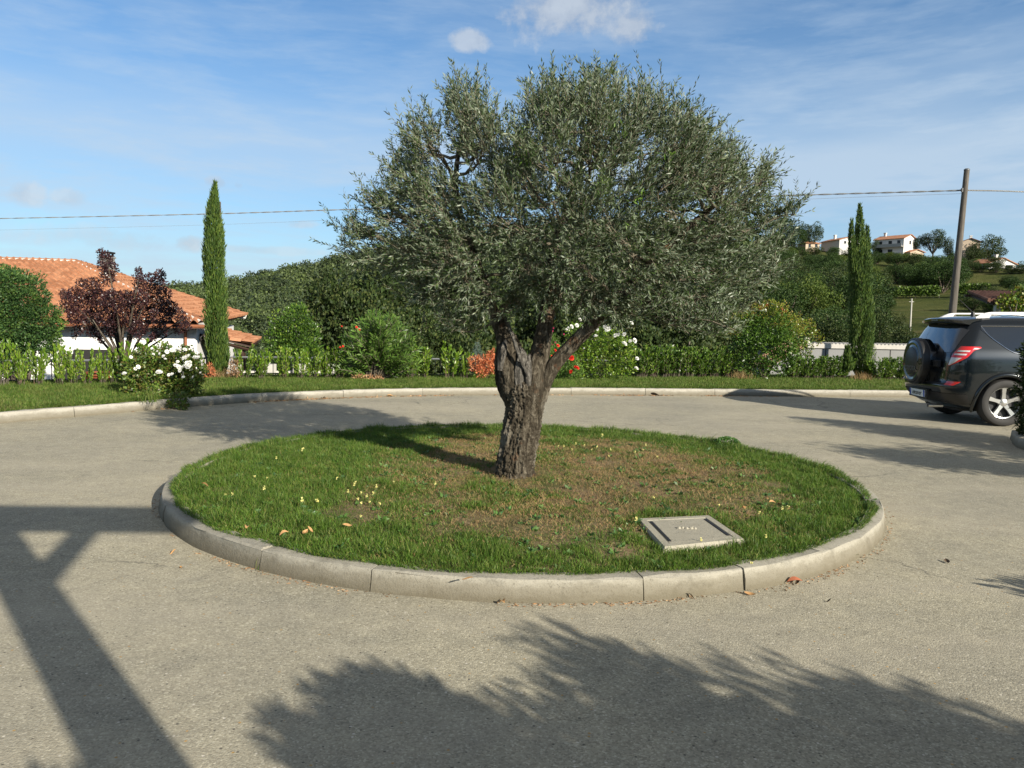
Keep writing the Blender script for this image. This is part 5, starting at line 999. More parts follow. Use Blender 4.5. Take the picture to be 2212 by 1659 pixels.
# trees that stand out on the skyline and the meadow
for i, (px, yt, r, w_, lib, mt, lab) in enumerate([
    (1752, 474, 262, 54, MID, 'wood_blue', 'dark rounded tree on the skyline left of the small orange roofed house'), (1694, 466, 245, 84, MID, 'wood_blue', 'tall dark skyline tree standing just right of the olive crown'), (1716, 488, 255, 56, MID, 'wood_green', 'tall green tree on the skyline at the right tip of the olive crown'), (1665, 500, 250, 60, MID, 'wood_green', 'green skyline tree half hidden by the right olive branches'),
    (1893, 518, 262, 22, MID, 'wood_blue', 'small dark tree between cypress and big white hill house'), (1980, 507, 266, 26, PINE, 'wood_blue', 'small umbrella shaped pine right beside the big hill house'), (2018, 498, 266, 54, PINE, 'wood_blue', 'larger umbrella shaped pine left of the wooden pole'),
    (2052, 510, 266, 24, MID, 'wood_blue', 'slim dark tree directly left of the wooden pole on the skyline'), (2136, 508, 262, 76, MID, 'oak_dark', 'huge round dark tree on the skyline right of the pole'), (2107, 530, 255, 46, MID, 'oak_dark', 'dark tree merging with the huge round skyline tree'),
    (2195, 560, 285, 46, MID, 'wood_blue', 'pale distant trees at the far right skyline'), (1925, 552, 255, 30, MID, 'wood_light', 'yellow green birch below the left corner of the big hill house'), (1950, 548, 250, 34, MID, 'wood_light', 'yellow green birch below the middle of the big hill house'),
    (1978, 553, 250, 36, MID, 'wood_light', 'yellow green birch below the right side of the big hill house'), (2003, 566, 245, 30, MID, 'wood_light', 'small yellow green tree below the umbrella pine'), (2112, 556, 240, 26, MID, 'wood_light', 'light green tree in front of the brick gabled house'),
    (2150, 600, 225, 40, MID, 'oak_dark', 'dark bushy tree below the brick gabled house'), (2102, 600, 225, 34, MID, 'oak_dark', 'dark bush on the slope right of the pole'), (2104, 628, 150, 62, MID, 'wood_green', 'round bush standing in the meadow right of the pole'),
    (2142, 636, 140, 44, MID, 'wood_green', 'second bush in the meadow left of the brown roofed pergola'), (2010, 612, 190, 42, MID, 'oak_dark', 'dark bush at the top edge of the meadow left of the pole'), (2180, 606, 215, 32, MID, 'oak_dark', 'dark tree in front of the grey sheds'),
    (1950, 602, 210, 46, MID, 'wood_green', 'green tree above the left end of the vine row'),
    (1893, 570, 240, 40, MID, 'wood_green', 'green tree right of the cypress below the big hill house'), (1905, 600, 200, 44, MID, 'oak_dark', 'dark tree right of the cypress halfway up the slope'), (1935, 580, 235, 44, MID, 'wood_green', 'mid green tree under the left birch'), (1972, 582, 232, 44, MID, 'oak_dark', 'dark tree under the birches'),
    (2025, 578, 236, 40, MID, 'wood_green', 'green tree left of the pole below the umbrella pines'), (2052, 572, 240, 38, MID, 'oak_dark', 'dark tree touching the pole below the umbrella pines'), (2075, 584, 236, 34, MID, 'wood_green', 'green tree immediately right of the pole halfway up'), (2190, 606, 190, 50, MID, 'wood_green', 'green scrub right of the dark tree in front of the sheds'),
    (1903, 546, 258, 22, MID, 'wood_green', 'small tree below the left corner of the big hill house balcony'), (1930, 550, 256, 26, MID, 'oak_dark', 'small dark tree right under the big hill house'), (1960, 552, 256, 28, MID, 'wood_green', 'small green tree under the annex of the big hill house'), (1990, 550, 258, 28, MID, 'oak_dark', 'small dark tree under the umbrella pines'), (2020, 552, 258, 26, MID, 'wood_green', 'green tree at the foot of the larger umbrella pine'), (2080, 556, 250, 30, MID, 'oak_dark', 'dark tree right of the pole near the crest'),
    (2065, 600, 215, 36, MID, 'wood_green', 'green bush behind the pole halfway down the slope'), (2130, 612, 175, 44, MID, 'oak_dark', 'dark bush above the vine row right of the pole'), (2165, 632, 140, 44, MID, 'wood_green', 'green bush left behind the pergola roof'), (1760, 532, 250, 34, MID, 'oak_dark', 'dark tree below the tiny beige house'), (1800, 534, 250, 34, MID, 'wood_green', 'green tree below the white gabled house left of the cypress'), (1728, 534, 245, 36, MID, 'wood_green', 'green tree below the right olive tip on the crest'), (1832, 536, 250, 28, MID, 'oak_dark', 'dark tree touching the left of the cypress near the crest'),
    (2088, 592, 222, 34, MID, 'oak_dark', 'dark bush in the row below the brick gabled house, nearest the pole'), (2118, 598, 220, 34, MID, 'wood_green', 'green bush in the row below the brick gabled house, second from the pole'), (2150, 602, 218, 36, MID, 'oak_dark', 'dark bush in the row below the brick gabled house, third from the pole'), (2176, 612, 200, 34, MID, 'wood_green', 'green bush in the row below the brick gabled house, last towards the sheds'), (2206, 606, 215, 34, MID, 'oak_dark', 'dark bush directly under the grey sheds at the right edge'),
    (2030, 596, 225, 36, MID, 'wood_green', 'green bush between pole and umbrella pines, low on the slope'), (1990, 600, 222, 36, MID, 'oak_dark', 'dark bush above the middle of the left vine row'),
    (2200, 622, 150, 60, MID, 'oak_dark', 'dark scrub behind the pergola vine'), (1912, 640, 150, 52, MID, 'wood_green', 'green tree at the lower right of the cypress'), (1925, 668, 110, 60, MID, 'oak_dark', 'dark tree at the left foot of the meadow'), (2060, 545, 258, 22, MID, 'wood_green', 'small green tree behind the pole on the crest')]):
    put_tree(px, yt, r, w_, lib, i, lab, mt)
# vine rows
M['vine'] = leafmat('vine_leaf', [(.10, .16, .03), (.13, .20, .04), (.08, .13, .03)], trans=.25, patch=.3)
for x0, x1, y0, r, lab in [(1928, 2030, 621, 175, 'row of green vines along the top of the meadow left of the pole'), (2066, 2135, 616, 175, 'row of green vines along the top of the meadow right of the pole')]:
    a, b = PR(x0, y0, r), PR(x1, y0-3, r); n = 2600; t = rng.uniform(0, 1, (n, 1)); P = np.array(tuple(a))*(1-t) + np.array(tuple(b))*t; zt = terrain(P[:, 0], P[:, 1]); P[:, 2] = P[:, 2] - rng.uniform(0, 1.7, n); P[:, 1] += rng.normal(0, .3, n)
    v, f = leaf_quads(P, rvec(rng, n), rvec(rng, n), .42, .34, .5); e = empty('vine_row', tuple(a), 0, lab, 'vines'); link_mesh('foliage', np_mesh('vine_leaves', v, f, M['vine']), e)
    mb = MB()
    for k in range(9):
        p = a.lerp(b, k/8); mb.tube([(p.x, p.y, T1(p.x, p.y)-.5), (p.x, p.y, p.z+.2)], .05, 5)
    mb.build('stakes', M['pole'], e); under(e)
# houses on the hill
M['wall_w'] = plain('white_render', (.58, .57, .545), .9, var=.06, scale=.6); M['wall_b'] = plain('beige_render', (.48, .38, .28), .9, var=.1, scale=.6); M['wall_g'] = plain('grey_block', (.34, .33, .31), .9, var=.15, scale=.8)
M['glass_dark'] = plain('dark_window_glass', (.02, .022, .026), .15, var=.1); M['brick'] = plain('red_brick_edge', (.45, .17, .08), .9, var=.15)
M['roof_far'] = tilemat('far_roof_tiles', [(.36, .16, .09), (.42, .20, .115), (.48, .26, .16)], .3); M['roof_brown'] = tilemat('brown_roof_tiles', [(.12, .06, .045), (.16, .08, .06), (.20, .11, .08)], .2)
def hill_house(px, yb, r, yaw, Ls, Ds, H, rise, label, wall='wall_w', roof='roof_far', gable_x=False, wins=(), sidewins=(), chim=None, name='hill_house', over=.4, hip=0.0, found=4.0):
    p = PR(px, yb, r); e = empty(name, tuple(p), yaw, label, 'house'); hl, hd = Ls/2, Ds/2; mb = MB()
    mb.box((0, 0, (H-found)/2), (Ls, Ds, H+found)); wv = mb
    if gable_x: wv.solid([(-hl, -hd, H-.002), (-hl, hd, H-.002), (-hl, 0, H+rise)], (Ls, 0, 0))
    else: wv.solid([(-hl, -hd, H-.002), (hl, -hd, H-.002), (0, -hd, H+rise)], (0, Ds, 0))
    mb.build('wall', M[wall], e); rm = MB(); o = over; t = .16; hp = hip
    if gable_x:
        s = rise/hd; A = [(-hl-o, -hd-o, H-s*o), (hl+o, -hd-o, H-s*o), (hl+o-hp, 0, H+rise), (-hl-o+hp, 0, H+rise)]; Bq = [(-hl-o, hd+o, H-s*o), (hl+o, hd+o, H-s*o), (hl+o-hp, 0, H+rise), (-hl-o+hp, 0, H+rise)]
        rm.solid([(a, b, c+.02) for a, b, c in A], (0, 0, t)); rm.solid([(a, b+(.003 if k > 1 else 0), c+.022) for k, (a, b, c) in enumerate(Bq)], (0, 0, t))
        if hp: rm.solid([(hl+o, -hd-o, H-s*o+.03), (hl+o, hd+o, H-s*o+.03), (hl+o-hp, 0, H+rise+.03)], (0, 0, t)); rm.solid([(-hl-o, -hd-o, H-s*o+.03), (-hl-o, hd+o, H-s*o+.03), (-hl-o+hp, 0, H+rise+.03)], (0, 0, t))
    else:
        s = rise/hl; A = [(-hl-o, -hd-o, H-s*o), (-hl-o, hd+o, H-s*o), (0, hd+o, H+rise), (0, -hd-o, H+rise)]; Bq = [(hl+o, -hd-o, H-s*o), (hl+o, hd+o, H-s*o), (.003, hd+o, H+rise), (.003, -hd-o, H+rise)]
        rm.solid([(a, b, c+.02) for a, b, c in A], (0, 0, t)); rm.solid([(a, b, c+.022) for a, b, c in Bq], (0, 0, t))
    ro = rm.build('roof', M[roof], e)
    for (wx, wz, ww, wh) in wins:
        mb = MB(); mb.box((wx, -hd-.02, wz), (ww, .08, wh)); w_ = mb.build('window', M['glass_dark'], e); mb = MB(); mb.box((wx, -hd-.05, wz-wh/2-.06), (ww+.3, .2, .1)); mb.build('sill', M['wall_w'], w_)
    for (wy, wz, ww, wh) in sidewins:
        mb = MB(); mb.box((hl+.02, wy, wz), (.08, ww, wh)); mb.build('window', M['glass_dark'], e)
    if chim: mb = MB(); mb.box((chim[0], chim[1], H+rise+.1), (.6, .6, 1.6)); mb.box((chim[0], chim[1], H+rise+1.0), (.8, .8, .2)); mb.build('chimney', M['wall_w'], ro)
    return e
hill_house(1746, 541, 262, R(8), 4.6, 5, 2.0, .8, 'tiny beige house with orange hip roof at the left of the hilltop', 'wall_b', 'roof_far', True, wins=[(1.2, 1.3, .8, .9), (-1.0, 1.2, .7, 1.0)], chim=(-.5, .3), hip=2.2)
hill_house(1814, 540, 265, R(14), 7.2, 9, 2.6, 1.0, 'white house with low gable and one dark window beside the cypress top', 'wall_w', 'roof_far', False, wins=[(1.0, 2.1, .8, 1.1), (-1.6, 1.9, .7, .8), (2.4, .2, .7, 1.2)], chim=(-1.2, 1))
H3 = hill_house(1932, 556, 265, R(-53), 9.0, 7.6, 5.2, 1.3, 'largest white hilltop house, three storeys with balconies and tan roof', 'wall_w', 'roof_far', True, wins=[(-2.6, 4.0, 1.0, 1.3), (.4, 4.0, 1.0, 1.3), (3.0, 4.0, .9, 1.3), (-2.4, 1.2, 1.1, 1.8), (.5, 1.2, 1.4, 1.8)], sidewins=[(0, 4.2, .9, 1.1), (2, 1.4, .9, 1.2)], chim=(-3, -.5))
mb = MB(); mb.box((0, -4.7, 2.75), (9.4, 1.9, .22)); mb.box((0, -5.6, 3.2), (9.4, .08, .75)); mb.build('balcony', M['wall_g'], H3)
mb = MB(); mb.box((0, -5.0, .0), (9.4, 2.4, .22)); mb.box((0, -6.1, .45), (9.4, .08, .75)); mb.box((-4.4, -5.8, -1.6), (.4, .4, 3.2)); mb.box((4.4, -5.8, -1.6), (.4, .4, 3.2)); mb.build('balcony', M['wall_g'], H3)
mb = MB(); mb.box((-1.2, -5.9, -1.8), (3.4, .1, 2.6)); mb.build('garage_opening', M['glass_dark'], H3)
hill_house(1970, 556, 262, R(12), 4.6, 4, 1.4, .7, 'low tan annex with sloping roof at the foot of the largest hill house', 'wall_b', 'roof_far', False)
hill_house(2092, 542, 268, R(-20), 5, 5, 2.4, 1.0, 'dark brown roofed house behind the huge round tree', 'wall_b', 'roof_brown', False, chim=(.4, 0))
hill_house(2138, 597, 235, R(16), 8.6, 7, 3.0, 1.4, 'white gabled house with brick edged roof below the huge round tree', 'wall_w', 'roof_far', False, wins=[(2.2, 2.0, 2.2, 1.5), (-1.4, 1.6, .8, 2.2)], chim=(.5, -1))
hill_house(2200, 606, 232, R(5), 9, 7, 2.2, .7, 'grey sheds with pale flat roofs at the right edge of the hill', 'wall_g', 'tile_pale' if False else 'wall_g', True, wins=[(2, 1.2, 1.6, .9), (-2, 1.2, 1, .9)])
# white van roof / shelter glimpsed in the valley
p = PR(1727, 672, 118); e = empty('field_shelter', (p.x, p.y, p.z-2.2), .1, 'small white flat roofed shelter glimpsed among the trees in the valley', 'shelter'); mb = MB(); mb.box((0, 0, 2.2), (2.0, 1.8, .12)); mb.build('roof', M['wall_w'], e); mb = MB(); [mb.box((dx, dy, 1.05), (.1, .1, 2.2)) for dx in (-.85, .85) for dy in (-.75, .75)]; mb.box((0, .7, 1.2), (1.6, .05, 1.9)); mb.build('frame', M['iron_grey'], e)
# small concrete pole in the meadow
p = PR(1967.5, 692, 112); q = PR(1969.5, 645, 112); e = empty('concrete_pole', (p.x, p.y, p.z-2.5), 0, 'slim pale concrete pole standing in the meadow left of the wooden pole', 'pole')
mb = MB(); mb.tube([(0, 0, 0), (q.x-p.x, 0, q.z-p.z+2.5)], [.12, .08], 8); mb.build('pole_shaft', M['stone'], e, True); mb = MB(); mb.box((q.x-p.x, 0, q.z-p.z+2.1), (.6, .06, .06)); mb.build('crossarm', M['stone'], e)
# brown roofed pergola with vines behind the car
p = V(2149, 668, 42); e = empty('garden_pergola', (p.x, p.y, p.z-2.6), R(-6), 'brown tiled garden pergola with pale stone post covered in vines at right', 'pergola')
zr = V(2149, 648, 42).z - (p.z-2.6); mb = MB()
for k in range(22): mb.tube([(-.5+k*.21, -.4, zr-.02), (-.3+k*.21, 2.4, zr+.55)], [.11, .10], 8)
mb.build('roof', M['roof_brown'], e, True); mb = MB(); mb.box((2.0, -.3, zr-.15), (5.2, .12, .14)); mb.box((2.0, 2.2, zr+.3), (5.2, .12, .14)); [mb.box((dx, .9, zr-.0+.04), (.10, 2.8, .1), M=Matrix.Rotation(R(12), 4, 'X')) for dx in (-.3, 1.2, 2.7, 4.2)]; mb.build('frame', M['wood_dark'], e)
for dx in (0, 4.2): mb = MB(); mb.box((dx, -.25, (zr-.2)/2), (.26, .26, zr-.2)); mb.build('post', M['stone'], e)
b = V(2190, 690, 40); rb = bush('grape_vine', 'vine', 'sunlit yellow green vine hanging over the brown roofed pergola', b, 41, [([(2165, 655, 14), (2180, 650, 18), (2200, 650, 20), (2220, 645, 22), (2180, 665, 14), (2205, 632, 14)], .5, .18, .16, 'photinia_y', dict(jitter=.9, shell=.2)), ([(2185, 655, 22), (2210, 650, 24), (2230, 640, 30)], .4, .18, .16, 'oleander', dict(jitter=.9, shell=.2))], ([(2175, 650, 41), (2200, 640, 41)], .05)); under(rb)
# ================================================================ CAR
def carpaint():
    m, nt, p, o = new_mat('dark_grey_green_car_paint'); co = objco(nt)
    setc(nt, p, 'Base Color', mixc(nt, noise(nt, co, 900, 1), (.002, .005, .008), (.006, .011, .016))); p.inputs['Metallic'].default_value = .45; p.inputs['Roughness'].default_value = .24
    p.inputs['Coat Weight'].default_value = 1.0; p.inputs['Coat Roughness'].default_value = .05
    return m
M['paint'] = carpaint()
M['car_black'] = plain('black_plastic', (.014, .014, .015), .45, var=.15, scale=20); M['glass'] = plain('dark_privacy_glass', (.012, .016, .022), .04, spec=.8, var=.05, coat=1.0)
M['rubber'] = plain('tyre_rubber', (.022, .021, .020), .75, var=.25, scale=12, bmp=.3); M['alloy'] = plain('silver_alloy', (.55, .55, .54), .28, metal=.9, var=.05); M['silver'] = plain('silver_roof_rail', (.36, .36, .37), .45, metal=.3, var=.03)
M['chrome'] = plain('chrome_trim', (.5, .5, .5), .15, metal=1.0, var=.02); M['lamp_red'] = plain('red_lamp_lens', (.50, .012, .014), .12, spec=.7, var=.15, coat=1.0); M['lamp_clear'] = plain('clear_lamp_lens', (.55, .53, .52), .15, spec=.8, var=.35, scale=40, coat=1.0)
M['plate'] = plain('plate_white', (.66, .69, .68), .5, var=.04); M['plate_blue'] = plain('plate_blue', (.03, .07, .35), .5); M['badge_grey'] = plain('badge_grey', (.16, .16, .17), .4, metal=.4); M['under'] = plain('car_underside', (.02, .02, .02), .8)
CZ = np.array([.24, .30, .38, .46, .54, .60, .64, .68, .80, .95, 1.02, 1.08, 1.14, 1.30, 1.48, 1.56, 1.615, 1.655, 1.675])
CXR = np.array([-.60, -.70, -.80, -.855, -.875, -.875, -.845, -.835, -.83, -.82, -.81, -.79, -.765, -.69, -.60, -.55, -.47, -.30, .05])
CXF = np.array([3.10, 3.22, 3.34, 3.41, 3.44, 3.44, 3.43, 3.42, 3.38, 3.16, 2.85, 2.45, 2.24, 1.97, 1.64, 1.45, 1.26, .98, .60])
CHW = np.array([.74, .80, .845, .87, .885, .89, .893, .897, .905, .900, .895, .882, .865, .805, .735, .700, .650, .560, .40])
CRR = np.array([.16, .22, .26, .28, .29, .29, .27, .26, .25, .23, .22, .21, .20, .19, .18, .17, .20, .28, .30])
def ci_(z, A): return np.interp(z, CZ, A)
def body_pt(s, z, off=0.0):
    """s: 0..1 rear centre->corner start, 1..2 rear corner, 2..3 side, 3..4 front corner, 4..5 front (right-hand side, y<0)"""
    xr, xf, hw, rr_ = ci_(z, CXR), ci_(z, CXF), ci_(z, CHW), ci_(z, CRR); rf = .42*np.clip(rr_/.25, .5, 1.2); bow = .07
    def bw(y): return bow*(y/hw)**2
    if s <= 1: y = (hw-rr_)*s; P = np.array([xr + bw(y), -y]); nrm = np.array([-1.0, -.12*s])
    elif s <= 2: t = (s-1)*math.pi/2; y = hw-rr_ + rr_*math.sin(t); P = np.array([xr + rr_*(1-math.cos(t)) + bw(y), -y]); nrm = np.array([-math.cos(t), -math.sin(t)])
    elif s <= 3: xa, xb = xr+rr_+bow, xf-rf; x = xa + (xb-xa)*(s-2); P = np.array([x, -hw - .012*math.sin((s-2)*math.pi)]); nrm = np.array([0, -1.0])
    elif s <= 4: t = (s-3)*math.pi/2; P = np.array([xf - rf + rf*math.sin(t) - .10*math.sin(t)*0, -(hw - rf*.8*(1-math.cos(t)))]); nrm = np.array([math.sin(t), -math.cos(t)])
    else: y = (hw-rf*.8)*(5-s); P = np.array([xf + .05*(s-4), -y]); nrm = np.array([1.0, -.1])
    nrm = nrm/np.linalg.norm(nrm); return np.array([P[0]+nrm[0]*off, P[1]+nrm[1]*off, z])
def s_of_x(x, z): xa = ci_(z, CXR)+ci_(z, CRR)+.07; xb = ci_(z, CXF) - .42*np.clip(ci_(z, CRR)/.25, .5, 1.2); return 2 + (x-xa)/(xb-xa)
def s_of_y(y, z):
    hw, rr_ = ci_(z, CHW), ci_(z, CRR); y = abs(y)
    return y/(hw-rr_) if y < hw-rr_ else 1 + math.asin(min(1, (y-hw+rr_)/rr_))*2/math.pi
SS = np.concatenate([np.linspace(0, 1, 7)[:-1], np.linspace(1, 2, 11)[:-1], np.linspace(2, 3, 60)[:-1], np.linspace(3, 4, 9)[:-1], np.linspace(4, 5, 6)])
zs = np.concatenate([np.linspace(.24, .70, 16)[:-1], np.linspace(.70, 1.56, 30)[:-1], np.linspace(1.56, 1.675, 9)])
rings = []
for z in zs:
    a = [body_pt(s, z) for s in SS]; b = [np.array([p[0], -p[1], p[2]]) for p in a[::-1]][1:-1]; rings.append(a + b)
nrg = len(rings[0]); mb = MB(); mb.v = [tuple(p) for r_ in rings for p in r_]; nz_ = len(rings)
mb.f = [(i*nrg+j, i*nrg+(j+1) % nrg, (i+1)*nrg+(j+1) % nrg, (i+1)*nrg+j) for i in range(nz_-1) for j in range(nrg)]
tc_ = len(mb.v); mb.v.append((.35, 0, 1.70)); bc_ = len(mb.v); mb.v.append((1.3, 0, .24))
mb.f += [((nz_-1)*nrg+j, (nz_-1)*nrg+(j+1) % nrg, tc_) for j in range(nrg)] + [((j+1) % nrg, j, bc_) for j in range(nrg)]
PSI = R(-4.0); wc = G(2160, 922.5); car_loc = Vector((wc.x, wc.y, 0)) + Vector((math.cos(PSI), math.sin(PSI), 0))*(-.02) + Vector((-math.sin(PSI), math.cos(PSI), 0))*.905 + Vector((.10, .03, 0))
car = empty('parked_car', (car_loc.x, car_loc.y, 0), PSI, 'dark grey off-road car with spare wheel on its tailgate parked at the right edge', 'car')
body = mb.build('body', M['paint'], car, True, sharp=45)
cut = MB()
for x_ in (0.0, 2.56):
    for sg in (-1, 1): cut.lathe([(0, -.30), (.405, -.30), (.405, .32), (0, .32)], 44, 'Y', (x_, sg*.83, .36))
cu = cut.build('cutter', M['under']); md = body.modifiers.new('b', 'BOOLEAN'); md.object = cu; md.operation = 'DIFFERENCE'; md.solver = 'EXACT'
cu.matrix_world = Matrix.Translation(car_loc) @ Matrix.Rotation(PSI, 4, 'Z'); bpy.context.view_layer.update(); dg = bpy.context.evaluated_depsgraph_get()
nm = bpy.data.meshes.new_from_object(body.evaluated_get(dg)); body.modifiers.clear(); body.data = nm; bpy.data.objects.remove(cu)
nm.polygons.foreach_set('use_smooth', [True]*len(nm.polygons)); nm.set_sharp_from_angle(angle=R(32))
if len(nm.materials) < 2: nm.materials.append(M['under'])
else: nm.materials[1] = M['under']
for pl in nm.polygons:
    c = pl.center
    for x_ in (0, 2.56):
        rr_ = math.hypot(c.x-x_, c.z-.36)
        if rr_ < .408 and abs(c.y) < .875 and c.z > .2 and (abs(pl.normal.y) < .3 or abs(abs(c.y)-.53) < .03): pl.material_index = 1
def patch(name, quadfn, nu, nv, mat, parent=None, off=.004, both=False, thick=None, cov=False):
    """quadfn(u,v)->(s,z). surface-following panel"""
    for sg in ((1, -1) if both else (1,)):
        vs = []; 
        for j in range(nv+1):
            for i in range(nu+1):
                s, z = quadfn(i/nu, j/nv); p = body_pt(s, z, off); vs.append((p[0], p[1]*sg, p[2]))
        fs = [(j*(nu+1)+i, j*(nu+1)+i+1, (j+1)*(nu+1)+i+1, (j+1)*(nu+1)+i) for j in range(nv) for i in range(nu)]
        m_ = MB(); m_.add(vs, fs); o = m_.build(name, mat, parent if parent is not None else car, True, sharp=60)
    return o
def side_fn(xl, xr_, z0, z1):                       # xl/xr_: functions of v giving x limits
    def f(u, v): z = z0 + (z1-z0)*v; return s_of_x(xl(v)*(1-u)+xr_(v)*u, z), z
    return f
lerp = lambda a, b, t: a + (b-a)*t
def rear_fn(ya, yb, z0, z1, curve=0):
    def f(u, v): z = z0 + (z1-z0)*v; y = ya(v)*(1-u)+yb(v)*u; return s_of_y(y, z), z
    return f
# rear screen (mirrored halves share the centre line)
patch('rear_window', rear_fn(lambda v: 0, lambda v: .73-.03*v - .09*(v > .95) - .05*max(0, .12-v)*4, 1.10, 1.50), 12, 8, M['glass'], off=.006, both=True)
# side glass: quarter window then doors, chrome strip round it
qa = lambda v: .02 - .42*v**.85 + .0 if v < .98 else -.37; qb = lambda v: .40 - .03*v
patch('quarter_window', side_fn(lambda v: np.interp(v, [0, .06, .25, .6, 1], [.16, .04, -.07, -.24, -.40]), lambda v: .46-.05*v, 1.125, 1.50), 10, 12, M['glass'], off=.005, both=True)
patch('rear_door_window', side_fn(lambda v: .53-.05*v, lambda v: 1.18-.06*v, 1.115, 1.505), 10, 10, M['glass'], off=.005, both=True)
patch('front_door_window', side_fn(lambda v: 1.27-.06*v, lambda v: 2.10-.62*v, 1.11, 1.505), 10, 10, M['glass'], off=.005, both=True)
patch('windscreen', lambda u, v: (4.05+.95*u, 1.13+.40*v), 8, 8, M['glass'], off=.006, both=True)
for sg in (-1, 1):
    pts = []
    for x_, z_ in [(-.40, 1.515), (-.24, 1.36), (-.07, 1.22), (.04, 1.145), (.16, 1.11), (.6, 1.10), (1.2, 1.095), (2.12, 1.095)]: p = body_pt(s_of_x(x_, z_), z_, .006); pts.append((p[0], -p[1]*sg, p[2]))
    cm_ = catmull(pts, 60); m_ = MB(); m_.tube(cm_, .006, 6); pts = []
    for x_, z_ in [(-.41, 1.512), (.4, 1.522), (1.1, 1.522), (1.5, 1.515)]: p = body_pt(s_of_x(x_, z_), z_, .006); pts.append((p[0], -p[1]*sg, p[2]))
    m_.tube(catmull(pts, 30), .006, 6)
    for xa, xb in [(.475, .425), (.50, .45)]:
        q = [body_pt(s_of_x(lerp(xa, xb, t), lerp(1.11, 1.51, t)), lerp(1.11, 1.51, t), .008) for t in np.linspace(0, 1, 6)]; m_.tube([(a[0], -a[1]*sg, a[2]) for a in q], .006, 6)
    m_.build('window_trim', M['chrome'], car, True)
    # door shut lines and arch flares
    m_ = MB()
    for line in ([(.50, 1.10), (.52, .95), (.50, .80), (.44, .68)], [(1.22, 1.10), (1.24, .8), (1.24, .40)]):
        q = [body_pt(s_of_x(x_, z_), z_, .0015) for x_, z_ in catmull(line, 20)]; m_.tube([(a[0], -a[1]*sg, a[2]) for a in q], .0035, 5)
    m_.build('shut_line', M['car_black'], car)
    for x_ in (0.0, 2.56):
        m_ = MB(); q = []
        for t in np.linspace(R(-22), R(202), 40):
            xx, zz = x_ + .425*math.cos(t), .36 + .425*math.sin(t); p = body_pt(s_of_x(xx, zz) if xx > ci_(zz, CXR)+.4 else 2 + 0*xx, zz, -.004) if xx > -.5 else body_pt(2, zz); q.append((xx, -p[1]*sg, zz))
        v_, f_ = tube_np(np.array(q), .033, 10); v_ = np.array(v_); m_.add(v_.tolist(), f_); m_.build('wheel_arch', M['paint'], car, True)
# lamps on the corners: red cluster wrapping round, clear lower triangle
for sg in (1, -1):
    def lampq(u, v, a=0.0):                        # outline narrows to a point below
        z = lerp(.90, 1.20, v); s0 = np.interp(v, [0, .2, .6, 1], [1.16, 1.16, 1.22, 1.42]); s1 = np.interp(v, [0, .15, .45, .8, .93, 1], [1.22, 1.45, 1.80, 2.00, 2.045, 2.035]); return lerp(s0, s1, u), z
    def mk(fn, nu, nv, mat, off, name, par):
        vs = [];
        for j in range(nv+1):
            for i in range(nu+1): p = body_pt(*fn(i/nu, j/nv), off + .014*math.sin(math.pi*i/nu)**.5); vs.append((p[0], p[1]*sg, p[2]))
        fs = [(j*(nu+1)+i, j*(nu+1)+i+1, (j+1)*(nu+1)+i+1, (j+1)*(nu+1)+i) for j in range(nv) for i in range(nu)]; q = MB(); q.add(vs, fs); return q.build(name, mat, par, True, sharp=70)
    tl = mk(lampq, 18, 16, M['lamp_red'], .010, 'tail_lamp', car)
    mk(lambda u, v: (lerp(*[lampq(k, lerp(.03, .42, v))[0] for k in (.03, .80)], u), lampq(0, lerp(.03, .42, v))[1]), 10, 8, M['lamp_clear'], .015, 'reversing_lens', tl)
    for va, vb in ((.55, .63), (.72, .80)): mk(lambda u, v: (lerp(*[lampq(k, lerp(va, vb, v))[0] for k in (.10, .84)], u), lampq(0, lerp(va, vb, v))[1]), 10, 3, M['lamp_clear'], .016, 'indicator_strip', tl)
    mk(lambda u, v: (lerp(1.22, 1.66 - .15*(1-v), u), lerp(.60, .66, v)), 10, 3, M['lamp_red'], .012, 'rear_reflector', car)
# black lower bumper, spoiler, rails, aerial, exhaust
patch('bumper_trim', lambda u, v: (lerp(0, 1.9, u), lerp(.30, .47, v)), 24, 4, M['car_black'], off=.006, both=True)
patch('bumper_step', lambda u, v: (lerp(0, 1.75, u), lerp(.60, .63, v)), 24, 2, M['car_black'], off=.004, both=True)
m_ = MB(); rows = []
for t in np.linspace(-1, 1, 25):
    y = t*.665; xb = -.705 + .11*t*t; zt = 1.655 - .035*t*t; rows.append([(-.30, y, zt+.012), (xb+.02, y, zt-.022), (xb, y, zt-.038), (xb+.012, y, zt-.072), (xb+.07, y, zt-.085), (-.40, y*.97, zt-.10), (-.30, y*.95, zt-.04)])
k = 7; vs = [p for r_ in rows for p in r_]; fs = [(i*k+j, (i+1)*k+j, (i+1)*k+(j+1) % k, i*k+(j+1) % k) for i in range(24) for j in range(k)] + [tuple(range(k)), tuple(range(24*k, 25*k))[::-1]]
m_.add(vs, fs)
for sg in (): m_.solid([(-.60, sg*.655, 1.62), (-.44, sg*.662, 1.61), (-.52, sg*.682, 1.53), (-.56, sg*.680, 1.53)], (0, -sg*.02, 0))
sp = m_.build('spoiler', M['paint'], car, True, sharp=35)
m_ = MB(); m_.box((-.690, 0, 1.600), (.02, .20, .022)); m_.build('brake_light', M['badge_grey'], sp)
m_ = MB(); rows = []
for t in np.linspace(-1, 1, 21):
    y = t*.655; xb = -.690 + .11*t*t; zt = 1.655 - .035*t*t; rows.append([(xb, y, zt-.05), (xb+.004, y, zt-.076), (xb+.10, y, zt-.10), (xb+.10, y, zt-.06)])
